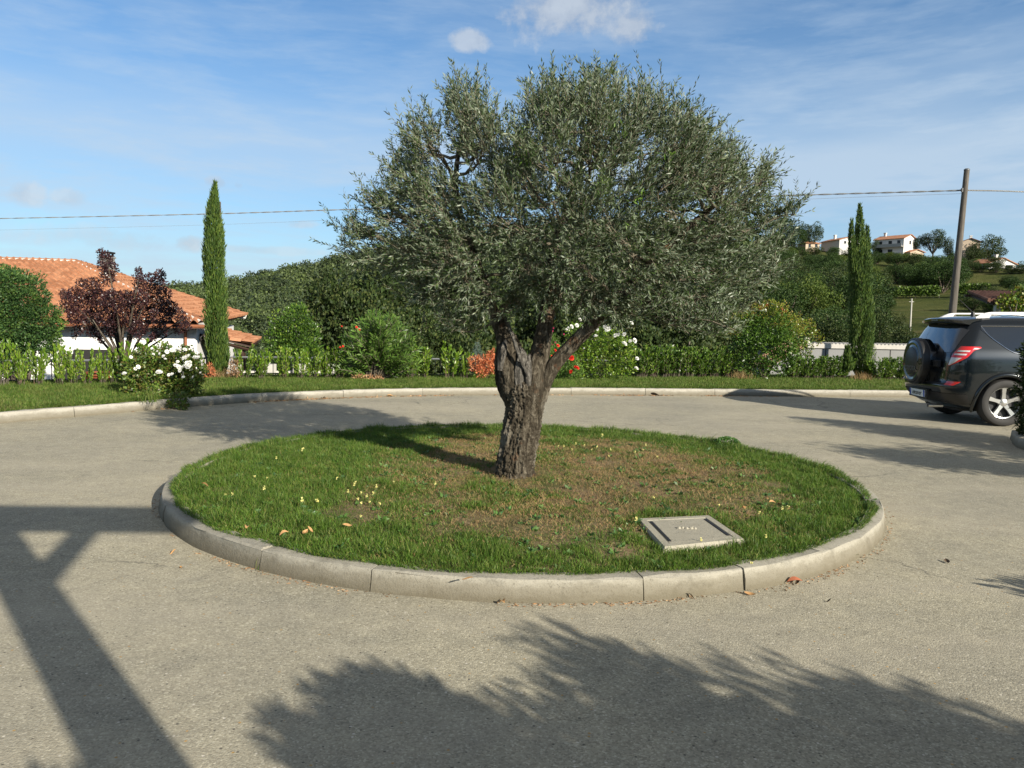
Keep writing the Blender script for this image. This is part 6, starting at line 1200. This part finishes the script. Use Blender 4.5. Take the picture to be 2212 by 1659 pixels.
vs = [p for r_ in rows for p in r_]; m_.add(vs, [(i*4+j, (i+1)*4+j, (i+1)*4+(j+1) % 4, i*4+(j+1) % 4) for i in range(20) for j in range(4)]); m_.build('spoiler_lip', M['car_black'], sp)
for sg in (-1, 1):
    m_ = MB(); y = sg*.575; path = [(-.36, y*1.01, 1.640), (-.27, y, 1.685), (-.18, y, 1.712), (.0, y, 1.722), (.8, y, 1.728), (1.3, y*.97, 1.68), (1.45, y*.96, 1.60)]; c = catmull(path, 50)
    for a, b in zip(c[:-1], c[1:]):
        w0, w1 = .016, .016; m_.hexa([Vector((a[0], a[1]-w0, a[2]-.011)), Vector((b[0], b[1]-w1, b[2]-.011)), Vector((a[0], a[1]+w0, a[2]-.011)), Vector((b[0], b[1]+w1, b[2]-.011)), Vector((a[0], a[1]-w0*.7, a[2]+.010)), Vector((b[0], b[1]-w1*.7, b[2]+.010)), Vector((a[0], a[1]+w0*.7, a[2]+.010)), Vector((b[0], b[1]+w1*.7, b[2]+.010))])
    m_.hexa([Vector((-.38, y-.02, 1.62)), Vector((-.16, y-.02, 1.64)), Vector((-.38, y+.02, 1.62)), Vector((-.16, y+.02, 1.64)), Vector((-.29, y-.016, 1.680)), Vector((-.12, y-.016, 1.708)), Vector((-.29, y+.016, 1.680)), Vector((-.12, y+.016, 1.708))])
    m_.build('roof_rail', M['silver'], car, True, sharp=40)
m_ = MB(); m_.lathe([(0, .05), (.022, .045), (.035, .0), (.035, -.03)], 14, 'Z', (-.12, -.02, 1.695)); m_.tube([(-.12, -.02, 1.73), (-.34, -.02, 1.93)], [.006, .003], 6); m_.build('aerial', M['car_black'], car, True)
m_ = MB(); m_.lathe([(.028, -.10), (.034, -.10), (.034, .12), (.028, .12), (.028, -.10)], 18, 'X', (-.80, -.40, .25)); m_.build('exhaust', M['alloy'], car, True)
m_ = MB(); m_.box((1.2, 0, .27), (3.4, 1.1, .16)); m_.box((0, 0, .33), (.14, 1.4, .14)); m_.box((2.56, 0, .33), (.14, 1.4, .14)); m_.build('chassis', M['under'], car)
# tailgate handle recess and panel edge beside the spare wheel
m_ = MB(); q = [body_pt(s_of_y(y, z), z, .002) for y, z in catmull([(.70, 1.09), (.74, .95), (.74, .80), (.70, .66)], 16)]; m_.tube([tuple(a) for a in q], .004, 5); m_.tube([(a[0], -a[1], a[2]) for a in q], .004, 5); m_.build('tailgate_line', M['car_black'], car)
m_ = MB(); m_.box((-.835, -.47, .92), (.05, .16, .10)); m_.box((-.86, -.47, .95), (.03, .14, .03)); m_.build('tailgate_handle', M['car_black'], car)
# spare wheel in its hard cover
SX, SZ, SR = -.79, .93, .365
m_ = MB(); m_.lathe([(0, -.245), (.12, -.245), (.225, -.240), (.25, -.225), (.262, -.222), (.30, -.232), (.335, -.218), (.360, -.185), (SR+.004, -.14), (SR+.006, -.08), (SR, .0), (.33, .03), (0, .03)], 64, 'X', (SX, 0, SZ)); sc_ = m_.build('spare_wheel_cover', M['paint'], car, True, sharp=28)
m_ = MB(); m_.lathe([(0, -.2475), (.215, -.243), (.222, -.238), (0, -.236)], 56, 'X', (SX, 0, SZ)); m_.build('cover_face', M['car_black'], sc_, True, sharp=40)
m_ = MB(); m_.lathe([(.345, -.215), (.372, -.205), (.376, -.14), (.372, -.10), (.366, -.10), (.36, -.20)], 64, 'X', (SX, 0, SZ)); m_.build('cover_band', M['car_black'], sc_, True)
m_ = MB(); m_.lathe([(0, -.05), (.15, -.05), (.15, .10), (0, .10)], 20, 'X', (SX, 0, SZ)); m_.build('bracket', M['car_black'], car)
def text_mesh(name, body_, size, mat, parent, Mx, ext=.002, sx=1.0):
    cu_ = bpy.data.curves.new(name, 'FONT'); cu_.body = body_; cu_.size = size; cu_.align_x = 'CENTER'; cu_.align_y = 'CENTER'; cu_.extrude = ext; cu_.offset = size*.012
    to = bpy.data.objects.new(name, cu_); C.objects.link(to); bpy.context.view_layer.update(); me_ = bpy.data.meshes.new_from_object(to.evaluated_get(bpy.context.evaluated_depsgraph_get())); bpy.data.objects.remove(to)
    me_.transform(Mx @ Matrix.Diagonal((sx, 1, 1, 1))); me_.materials.clear(); me_.materials.append(mat); return link_mesh(name, me_, parent)
# text faces rearwards (-X): local x -> -Y direction seen from behind is left-to-right = -Y? viewer behind looks +X, his right is -Y
TB = Matrix(((0, 0, -1, 0), (-1, 0, 0, 0), (0, 1, 0, 0), (0, 0, 0, 1)))
text_mesh('lettering', 'TOYOTA', .098, M['badge_grey'], sc_, Matrix.Translation((SX-.2495, -.0, SZ-.115)) @ TB, .0015, 1.0)
m_ = MB(); m_.solid([(-.895, .26, .365), (-.895, -.26, .365), (-.905, -.26, .475), (-.905, .26, .475)], (.012, 0, 0)); pl_ = m_.build('number_plate', M['plate'], car)
m_ = MB()
for a, b in ((.262, .222), (-.222, -.262)): m_.solid([(-.8985, a, .367), (-.8985, b, .367), (-.9085, b, .473), (-.9085, a, .473)], (.003, 0, 0))
m_.build('plate_band', M['plate_blue'], pl_)
text_mesh('plate_number', 'EN·597EP', .098, M['car_black'], pl_, Matrix.Translation((-.9035, 0, .420)) @ TB @ Matrix.Rotation(R(-5), 4, 'X'), .001, .80)
m_ = MB(); m_.box((-.872, 0, .42), (.03, .62, .15)); m_.build('plate_recess', M['car_black'], car)
# wheels
WR = .358
def make_wheel(x_, sg, steer=0):
    hub = (x_, sg*.79, .358); tm = MB(); w2 = .112
    tm.lathe([(.235, -w2*.85), (.26, -w2), (.31, -w2*1.04), (.338, -w2*.93), (.352, -w2*.72), (WR, -w2*.35), (WR, w2*.35), (.352, w2*.72), (.338, w2*.93), (.31, w2*1.04), (.26, w2), (.235, w2*.85), (.235, -w2*.85)], 72, 'Y', (0, 0, 0))
    for i in range(60):
        a = 2*math.pi*i/60
        for off in (-.055, .0, .055): tm.box((0, 0, 0), (.001, .001, .001)) if False else None
    ty = tm.build('wheel', M['rubber'], car, True, sharp=30); ty.location = hub; rm_ = MB()
    rm_.lathe([(.236, -.088), (.246, -.086), (.246, -.078), (.222, -.070), (.214, -.02), (.214, .085), (.236, .09)], 56, 'Y'); 
    for i in range(5):
        a = 2*math.pi*i/5 + .35; ca_, sa_ = math.cos(a), math.sin(a); ta = (-sa_, ca_)
        def P(r_, w_, y_): return Vector((ca_*r_ + ta[0]*w_, y_, sa_*r_ + ta[1]*w_))
        for r0_, r1_, wa, wb, y0, y1 in ((.03, .13, .040, .030, -.060, -.066), (.13, .226, .030, .040, -.066, -.074)):
            rm_.hexa([P(r0_, -wa, y0+.035), P(r1_, -wb, y1+.03), P(r0_, wa, y0+.035), P(r1_, wb, y1+.03), P(r0_, -wa*.8, y0), P(r1_, -wb*.8, y1), P(r0_, wa*.8, y0), P(r1_, wb*.8, y1)])
    rm_.lathe([(0, -.068), (.045, -.066), (.066, -.056), (.068, -.02), (0, -.02)], 24, 'Y')
    rim = rm_.build('rim', M['alloy'], ty, True, sharp=25); rb_ = MB(); rb_.lathe([(0, -.005), (.215, -.005), (.215, .01), (0, .01)], 32, 'Y'); rb_.build('brake_disc', M['car_black'], ty)
    nb_ = MB()
    for i in range(5): a = 2*math.pi*i/5 + .35 + math.pi/5; nb_.lathe([(0, -.070), (.009, -.068), (.010, -.05), (0, -.05)], 8, 'Y', (math.cos(a)*.052, 0, math.sin(a)*.052))
    nb_.build('wheel_nuts', M['badge_grey'], ty, True)
    if sg > 0: ty.rotation_euler = (0, 0, math.pi)
for x_ in (0, 2.56):
    for sg in (-1, 1): make_wheel(x_, sg)
m_ = MB(); m_.box((2.02, -.98, 1.10), (.10, .20, .15)); m_.build('door_mirror', M['paint'], car); m_ = MB(); m_.box((2.02, .98, 1.10), (.10, .20, .15)); m_.build('door_mirror', M['paint'], car)
for x_ in (.72, 1.42):
    for sg in (-1, 1): m_ = MB(); p = body_pt(s_of_x(x_, .98), .98, .03); m_.tube([(x_-.09, -p[1]*sg*-1 if False else p[1]*-sg, .98), (x_+.09, p[1]*-sg, .985)], .014, 8); m_.build('door_handle', M['chrome'], car, True)
for sg in (-1, 1): m_ = MB(); m_.box((3.33, sg*.66, .80), (.16, .30, .14)); m_.build('headlight', M['lamp_clear'], car)

# ================================================================ SMALL THINGS ON THE ISLAND AND DRIVEWAY
# concrete inspection cover
cs = empty('inspection_cover', (float(cc[0]), float(cc[1]), .052), 0, 'square concrete inspection cover with two slots lying in the island grass', 'cover')
c4 = [G(*q, z=.137) for q in [(1376, 1119), (1533, 1112), (1610, 1164), (1434, 1182)]]; ctr = sum(c4, Vector())/4
c4 = [Vector((p.x-cc[0], p.y-cc[1], 0)) for p in c4]; mb = MB(); inn = [p*.93 for p in c4]; mid = sum(c4, Vector())/4
def ring8(sc, z): return [mid + (p-mid)*sc + Vector((0, 0, z)) for p in c4]
r0, r1, r2 = ring8(1.0, -.05), ring8(1.0, .072), ring8(.965, .085); vs = r0+r1+r2
mb.add(vs, [(0, 1, 5, 4), (1, 2, 6, 5), (2, 3, 7, 6), (3, 0, 4, 7), (4, 5, 9, 8), (5, 6, 10, 9), (6, 7, 11, 10), (7, 4, 8, 11)])
fr4 = ring8(.80, .085); fi4 = ring8(.785, .080); b = len(mb.v); mb.v += [tuple(p) for p in fr4+fi4]
mb.f += [(8, 9, b+1, b), (9, 10, b+2, b+1), (10, 11, b+3, b+2), (11, 8, b, b+3), (b, b+1, b+5, b+4), (b+1, b+2, b+6, b+5), (b+2, b+3, b+7, b+6), (b+3, b, b+4, b+7)]
mb.build('frame', M['cover'], cs)
mb = MB(); l4 = ring8(.775, .083); l5 = ring8(.775, .02); mb.add(l5+l4, [(0, 1, 5, 4), (1, 2, 6, 5), (2, 3, 7, 6), (3, 0, 4, 7), (4, 5, 6, 7)]); lid = mb.build('lid', M['cover'], cs)
for (i, j) in ((0, 3), (1, 2)):
    a, b_ = l4[i], l4[j]; o_in = (mid - (a+b_)/2); o_in.z = 0; o_in.normalize(); d_ = (b_-a).normalized(); a2, b2 = a + d_*.03 + o_in*.004, b_ - d_*.03 + o_in*.004
    mb = MB(); mb.solid([a2, b2, b2 + o_in*.018, a2 + o_in*.018], (0, 0, .0035)); mb.build('slot', M['black_void'], lid)
mb = MB(); m0 = mid + Vector((-.01, .01, .084))
for k, (dx, dy, s_) in enumerate([(-.05, 0, .016), (-.025, .006, .012), (0, -.003, .014), (.03, .004, .020), (.052, -.004, .013), (.04, .012, .010)]): mb.lathe([(0, .012), (s_*.6, .009), (s_, 0)], 7, 'Z', (m0.x+dx, m0.y+dy, m0.z))
mb.build('lifting_stub', M['cover'], lid)
under(cs) if False else None
# wildflowers on the island (pale yellow spikes)
def wildflower_mesh(seed, h):
    rg = np.random.default_rng(seed); S_ = np.stack([np.linspace(0, 1, 5)[:, None]*np.array([rg.normal(0, .012), rg.normal(0, .012), h])]); v, f = many_tubes(S_, .0022, .0015, 4)
    st = np_mesh('flower_stem', v, f, M['weed']); n = 22; z = rg.uniform(h*.62, h*1.05, n); a = rg.uniform(0, 6.28, n); d = np.stack([np.cos(a), np.sin(a), rg.uniform(-.1, .9, n)], 1); base_ = np.stack([S_[0][-1, 0]*z/h, S_[0][-1, 1]*z/h, z], 1)
    v, f = leaf_quads(base_, d, rvec(rg, n), .017, .013, .6); fl = np_mesh('flower_spike', v, f, M['yellow_petal']); n = 16; z = rg.uniform(.01, h*.6, n); base_ = np.stack([0*z, 0*z, z], 1); v, f = leaf_quads(base_, rvec(rg, n)+[0, 0, .6], rvec(rg, n), .03, .005, .5); return st, fl, np_mesh('flower_leaves', v, f, M['weed'])
WF = [wildflower_mesh(i, hh_) for i, hh_ in enumerate((.085, .11, .07))]
wf = [(654, 972, 1.5, 'tallest pale yellow wildflower at the left of the island'), (597, 985), (549, 1018), (577, 1022), (572, 1052, 1.2), (487, 1055), (502, 1057), (651, 1082, 1.2), (686, 1076, 1.3), (728, 1028), (765, 1048), (772, 1072), (780, 1062), (793, 1070), (799, 1078), (806, 1062), (812, 1052), (821, 1082), (768, 1038), (752, 1062), (779, 1080), (850, 1042), (941, 1046), (780, 1104),
      (1301, 935, 1.3), (1318, 968), (1315, 978), (1262, 958), (1244, 955), (1277, 965), (1235, 968), (1290, 962), (1390, 965), (1372, 972), (1394, 958), (1420, 978), (1206, 958), (1218, 962), (1552, 1085), (1703, 1088, 1.1), (1690, 1092), (1625, 1200), (1374, 1118, 1.1), (1513, 1158), (1412, 1070), (1640, 1100), (1655, 1152)]
for i, q in enumerate(wf):
    p = G(q[0], q[1]+12, .135); z = float(island_z(p.x, p.y)); 
    lab = q[3] if len(q) > 3 else ('pale yellow wildflower in the left half of the island grass' if q[0] < 1000 else 'pale yellow wildflower in the grass behind and right of the olive trunk' if q[1] < 1000 else 'pale yellow wildflower near the concrete cover'); grp = None if len(q) > 3 else 'pale yellow wildflowers, ' + ('left half' if q[0] < 1000 else 'behind trunk' if q[1] < 1000 else 'near cover')
    e = empty('wildflower', (p.x, p.y, z), i*.7, lab, 'wildflower', grp); a, b, c = WF[i % 3]; link_mesh('stem', a, e); link_mesh('blossom', b, e); link_mesh('leaves', c, e); s_ = (q[2] if len(q) > 2 else .9)*.58; e.scale = (s_, s_, s_)
b = G(1570, 958, .13); cl = empty('clover_clump', (b.x, b.y, .11), 0, 'dark green clump of clover on the rear right edge of the island', 'weeds'); rg = np.random.default_rng(4); n = 260; P = rvec(rg, n)*[.13, .12, .07]; P[:, 2] = np.abs(P[:, 2]); v, f = leaf_quads(P, unit(P+[0, 0, .03]), rvec(rg, n), .035, .026, .55); link_mesh('foliage', np_mesh('clover', v, f, M['weed']), cl)
# fallen leaves
def fleaf(seed, L_, W_):
    rg = np.random.default_rng(seed); vs = []; 
    for i in range(6):
        t = i/5; w_ = W_*math.sin(math.pi*min(.97, t*.92+.06))*.5; z = .006 + .012*math.sin(t*3+seed) + .004; vs += [(t*L_, -w_, z+w_*.5), (t*L_, 0, z), (t*L_, w_, z+w_*.6)]
    fs = [(i*3+j, i*3+3+j, i*3+4+j, i*3+1+j) for i in range(5) for j in range(2)]; m_ = MB(); m_.add(vs, fs); return m_
M['leaf_tan'] = plain('fallen_leaf_tan', (.42, .24, .10), .7, var=.3, scale=30); M['leaf_red'] = plain('fallen_leaf_red', (.32, .10, .045), .6, var=.3, scale=30); M['leaf_gr'] = plain('fallen_leaf_green', (.20, .26, .12), .6, var=.3, scale=30); M['leaf_dk'] = plain('fallen_leaf_dark', (.09, .06, .035), .8, var=.3, scale=30)
fl_ = [(1700, 1262, 'red', .07, 'russet fallen leaf against the front right of the island kerb'), (1708, 1257, 'gr', .055, 'grey green curled leaf lying on the russet leaf by the kerb'), (1728, 1260, 'dk', .04, 'dark curled leaf right of the russet leaf'), (1608, 1283, 'tan', .05, 'tan leaf at the kerb foot below the concrete cover'), (1466, 1293, 'tan', .05, 'tan leaf at the kerb foot right of the kerb joint'),
       (1500, 1292, 'dk', .03, 'small dark leaf beside the tan one at the kerb joint'), (1082, 1303, 'tan', .045, 'orange leaf at the foot of the kerb, centre front'), (1843, 1207, 'gr', .05, 'green leaf on the paving right of the island'), (1915, 1124, 'tan', .05, 'yellow leaf on the paving at the right end of the island'), (2042, 1212, 'dk', .05, 'dark leaf alone on the paving far right'),
       (1345, 1296, 'gr', .04, 'small green leaf at the kerb foot left of the joint'), (1020, 1294, 'gr', .045, 'green ring shaped leaf at the kerb foot, left of centre'), (800, 1270, 'gr', .04, 'green leaf on the paving at front left of the kerb'), (1870, 1186, 'dk', .03, 'tiny dark leaf right of the island'), (1680, 1250, 'tan', .03, 'tiny tan leaf by the right kerb'), (1795, 1300, 'dk', .025, 'speck like dark leaf on the right paving'),
       (390, 1225, 'tan', .03, 'tiny tan leaf on the left paving'), (367, 1197, 'tan', .03, 'tan leaf in the shadow left of the island'), (1425, 855, 'dk', .16, 'dark clod at the foot of the far kerb'), (700, 862, 'dk', .12, 'dark dead leaf by the far kerb left'), (836, 857, 'tan', .10, 'dry leaf at the far kerb behind the island')]
for i, (px, py, c_, s_, lab) in enumerate(fl_):
    p = G(px, py, .002); o = fleaf(i, s_*1.25, s_*.6).build('fallen_leaf', M['leaf_'+c_], smooth=True, loc=tuple(p)); o.rotation_euler = (R(8), R(-6), i*1.9); tag(o, lab, 'leaf')
for i, (px, py, c_) in enumerate([(742, 1135, 'tan'), (654, 1150, 'tan'), (676, 1146, 'tan'), (450, 1048, 'tan'), (1650, 1080, 'tan'), (1662, 1088, 'tan'), (1685, 1092, 'red'), (1630, 1078, 'gr'), (1610, 1100, 'tan'), (1700, 1100, 'tan'), (604, 1155, 'tan'), (530, 1145, 'tan'), (1020, 1250, 'tan'), (1265, 990, 'tan')]):
    p = G(px, py, .14); o = fleaf(40+i, .055, .03).build('fallen_leaf', M['leaf_'+c_], smooth=True, loc=(p.x, p.y, float(island_z(p.x, p.y))+.03)); o.rotation_euler = (R(15), R(-12), i*1.3); tag(o, 'dry fallen leaf lying on the island grass', 'leaf', 'dry leaves on the island grass')
# drifted litter along the kerb feet
n = 2200; t = rng.uniform(80, NK-60, n); i0 = t.astype(int); fr_ = (t-i0)[:, None]; P = kc[i0]*(1-fr_)+kc[i0+1]*fr_ - kn[i0]*np.abs(rng.normal(0, .05, (n, 1))); k = rng.uniform(0, 1, n) < np.clip(.25 + 1.2*fbm(P[:, 0], P[:, 1], 31, 1.4), 0, 1); P = P[k]
B = np.stack([P[:, 0], P[:, 1], np.full(len(P), .004)], 1); v, f = leaf_quads(B, rvec(rng, len(P))*[1, 1, .15], np.tile([0, 0, 1.], (len(P), 1))*.3 + rvec(rng, len(P)), .055, .018, .5); tag(link_mesh('kerb_litter', np_mesh('kerb_litter', v, f, M['brown_leaf'])), 'brown leaf litter drifted along the foot of the far kerb', 'litter', kind='stuff')

n = 1500; t = rng.uniform(math.pi*.95, 2.05*math.pi, n); r_ = IR + np.abs(rng.normal(0, .035, n)) + .004; P = np.stack([IC[0]+r_*np.cos(t), IC[1]+r_*np.sin(t), np.full(n, .003)], 1); P = P[rng.uniform(0, 1, n) < np.clip(.35 + 1.3*fbm(P[:, 0], P[:, 1], 61, 2.4), 0, 1)]
v, f = leaf_quads(P, rvec(rng, len(P))*[1, 1, .12], np.tile([0, 0, 1.], (len(P), 1))*.3 + rvec(rng, len(P)), rng.uniform(.008, .03, len(P)), .006, .5); tag(link_mesh('kerb_litter', np_mesh('island_litter', v, f, M['brown_leaf'])), 'grit and tiny brown leaf litter along the foot of the island kerb', 'litter', kind='stuff')

# ================================================================ THINGS JUST OUTSIDE THE FRAME THAT THROW THE SHADOWS
hx, hy = -math.sin(SUN_AZ), -math.cos(SUN_AZ); kk = 1/math.tan(SUN_EL)       # horizontal run of a shadow per metre of height
def caster(p, z): return Vector((p.x - hx*kk*z, p.y - hy*kk*z, z))
M['timber'] = plain('pergola_timber', (.16, .09, .05), .7, var=.25, scale=8, bmp=.3)
pg = empty('timber_pergola', (1.6, .1, 0), 0, 'timber pergola corner beside the camera whose post and braced beam shade the paving at left', 'pergola')
HZ = 3.15; jt = caster(G(-10, 1112), HZ); jb = caster(G(372, 1116), HZ-.0); bd = (jb-jt); bd.z = 0; bl_ = bd.length; bd.normalize(); bn = Vector((-bd.y, bd.x, 0))
pjunc = caster(G(60, 1216), HZ-.45); post_xy = caster(G(-30, 1112), HZ)
pc = caster(G(290, 1659), 0); 
# post axis: passes through the ray of the shadow centreline; find its foot from the shadow of two heights
cA, cB = G(290, 1655), G(55, 1340); 
foot = G(290, 1655) - Vector((hx, hy, 0))*((Vector((cA.x, cA.y)) - Vector((jt.x+hx*kk*HZ, jt.y+hy*kk*HZ))).length*0)
lineP = cA; sh_top = G(-34, 1118); Lsh = (Vector((sh_top.x, sh_top.y))).to_3d(); foot = Vector((sh_top.x, sh_top.y, 0)) - Vector((hx, hy, 0))*kk*HZ
mb = MB(); mb.box((foot.x, foot.y, HZ/2), (.19, .19, HZ), rz=math.atan2(bd.y, bd.x)); mb.build('post', M['timber'], pg)
bc = Vector((foot.x, foot.y, HZ+.0)); e_r = bc + bd*((jb-bc).dot(bd)); e_l = bc - bd*4.5; mb = MB(); hb = .30
mb.solid([e_l + bn*.07 - Vector((0, 0, hb/2)), e_r + bn*.07 - Vector((0, 0, hb/2)), e_r + bn*.07 + Vector((0, 0, hb/2)), e_l + bn*.07 + Vector((0, 0, hb/2))], -bn*.14); mb.build('beam', M['timber'], pg)
for sg in (1, -1):
    mb = MB(); a = bc + bd*sg*.66 - Vector((0, 0, .10)); b = bc - Vector((0, 0, .76)); mb.tube([a, b], .07, 4); mb.build('brace', M['timber'], pg)
under(pg)
# shrub beside / behind the camera: its leafy top shades the foreground
def ball(name, label, centre, rad, n, mat, seed, lf=.07, cat='shrub', squash=(1, 1, 1), shell=.0):
    rg = np.random.default_rng(seed); e = empty(name, (centre.x, centre.y, 0), 0, label, cat); nc = 26; cen = rvec(rg, nc)*rg.uniform(.3, .85, (nc, 1)); idx = rg.integers(0, nc, n); a_ = rvec(rg, n)
    P = (cen[idx] + a_*rg.uniform(.02, .36, (n, 1)))*rad*np.array(squash); P[:, 2] += centre.z; d = unit(a_ + rg.normal(0, .5, (n, 3)) + [0, 0, .4]); v, f = leaf_quads(P, d, rvec(rg, n), lf*rg.uniform(.6, 1.3, n), lf*.38, .5); link_mesh('foliage', np_mesh('shrub_foliage', v, f, M[mat]), e)
    q = np.linspace(0, 1, 7)[:, None]; S_ = np.stack([(1-q)**2*np.array([0, 0, 0]) + 2*q*(1-q)*np.array([c[0]*.2*rad, c[1]*.2*rad, centre.z*.7]) + q*q*(c*rad*np.array(squash)+[0, 0, centre.z]) for c in cen]); v, f = many_tubes(S_, .02, .005, 5); link_mesh('stems', np_mesh('shrub_stems', v, f, M['bark'], True), e); return e
def shade_ball(px, py, z, rad, *a, name='garden_shrub', **k): c = caster(G(px, py), z); return ball(name, a[0], c, rad, *a[1:], **k)
for i, (x_, y_, z_, r_, lab) in enumerate([(2.35, -.45, 1.15, .68, 'leafy shrub behind the camera, nearest the pergola'), (3.05, -.30, 1.25, .72, 'second leafy shrub behind the camera'), (3.75, -.55, 1.15, .75, 'third leafy shrub behind the camera'), (4.6, -.75, 1.15, .78, 'fourth leafy shrub behind the camera'), (5.5, -1.0, 1.1, .8, 'last leafy shrub in the row behind the camera'), (1.52, -.66, 1.0, .62, 'leafy shrub immediately right of the camera, touching the pergola post'), (2.05, -.34, 1.42, .34, 'tall thin top of the shrub immediately right of the camera'), (2.2, -.75, .9, .62, 'small leafy shrub behind the camera beside the pergola post'), (2.9, -1.2, .9, .8, 'low leafy shrub filling the row behind the camera'), (4.1, -1.5, .9, .9, 'broad low shrub at the back of the row behind the camera')]):
    ball('garden_shrub', lab, Vector((x_, y_, z_)), r_, 9000, 'laurel_dark', 700+i, .09)
for i, (x_, y_, z_, r_, n, lab) in enumerate([(7.8, 8.5, 1.05, .92, 5600, 'clipped shrub outside the right edge beside the car'), (7.2, 6.0, 1.05, .95, 5600, 'clipped shrub outside the right edge in front of the first'), (8.3, 6.9, .95, .85, 3800, 'shrub behind the two clipped shrubs outside the right edge'), (4.12, 3.0, .42, .36, 1100, 'small low shrub outside the right edge near the camera')]):
    ball('garden_shrub', lab, Vector((x_, y_, z_)), r_, n*2, 'laurel_dark', 720+i, .08)
b = G(2235, 962, 0.0); rb = bush('dark_shrub', 'shrub', 'dark shaded shrub cut by the right edge in front of the car wheel', b, 9.75, [([(2222, 792, 20), (2236, 760, 30), (2245, 840, 44), (2240, 895, 42), (2214, 930, 15), (2232, 940, 24), (2260, 800, 46), (2206, 845, 12), (2204, 880, 10), (2203, 918, 9)], .9, .06, .024, 'oak_dark', dict(jitter=.8, shell=.2))], ([(2222, 780, 9.75), (2240, 740, 9.75), (2215, 900, 9.75), (2200, 850, 9.75)], .012)); under(rb)  # dark oak leaf colour stands in for shade from the neighbouring shrubs
pk = [G(2181, 948), G(2192, 963), G(2212, 972), G(2245, 978), G(2290, 975)]; c_ = catmull([(p.x, p.y) for p in pk], 30)[:, :2]; kerb_strip('bed_kerb', c_, -along(c_)*-1, .12, .12, M['kerb_island'], [.8], seed=9)
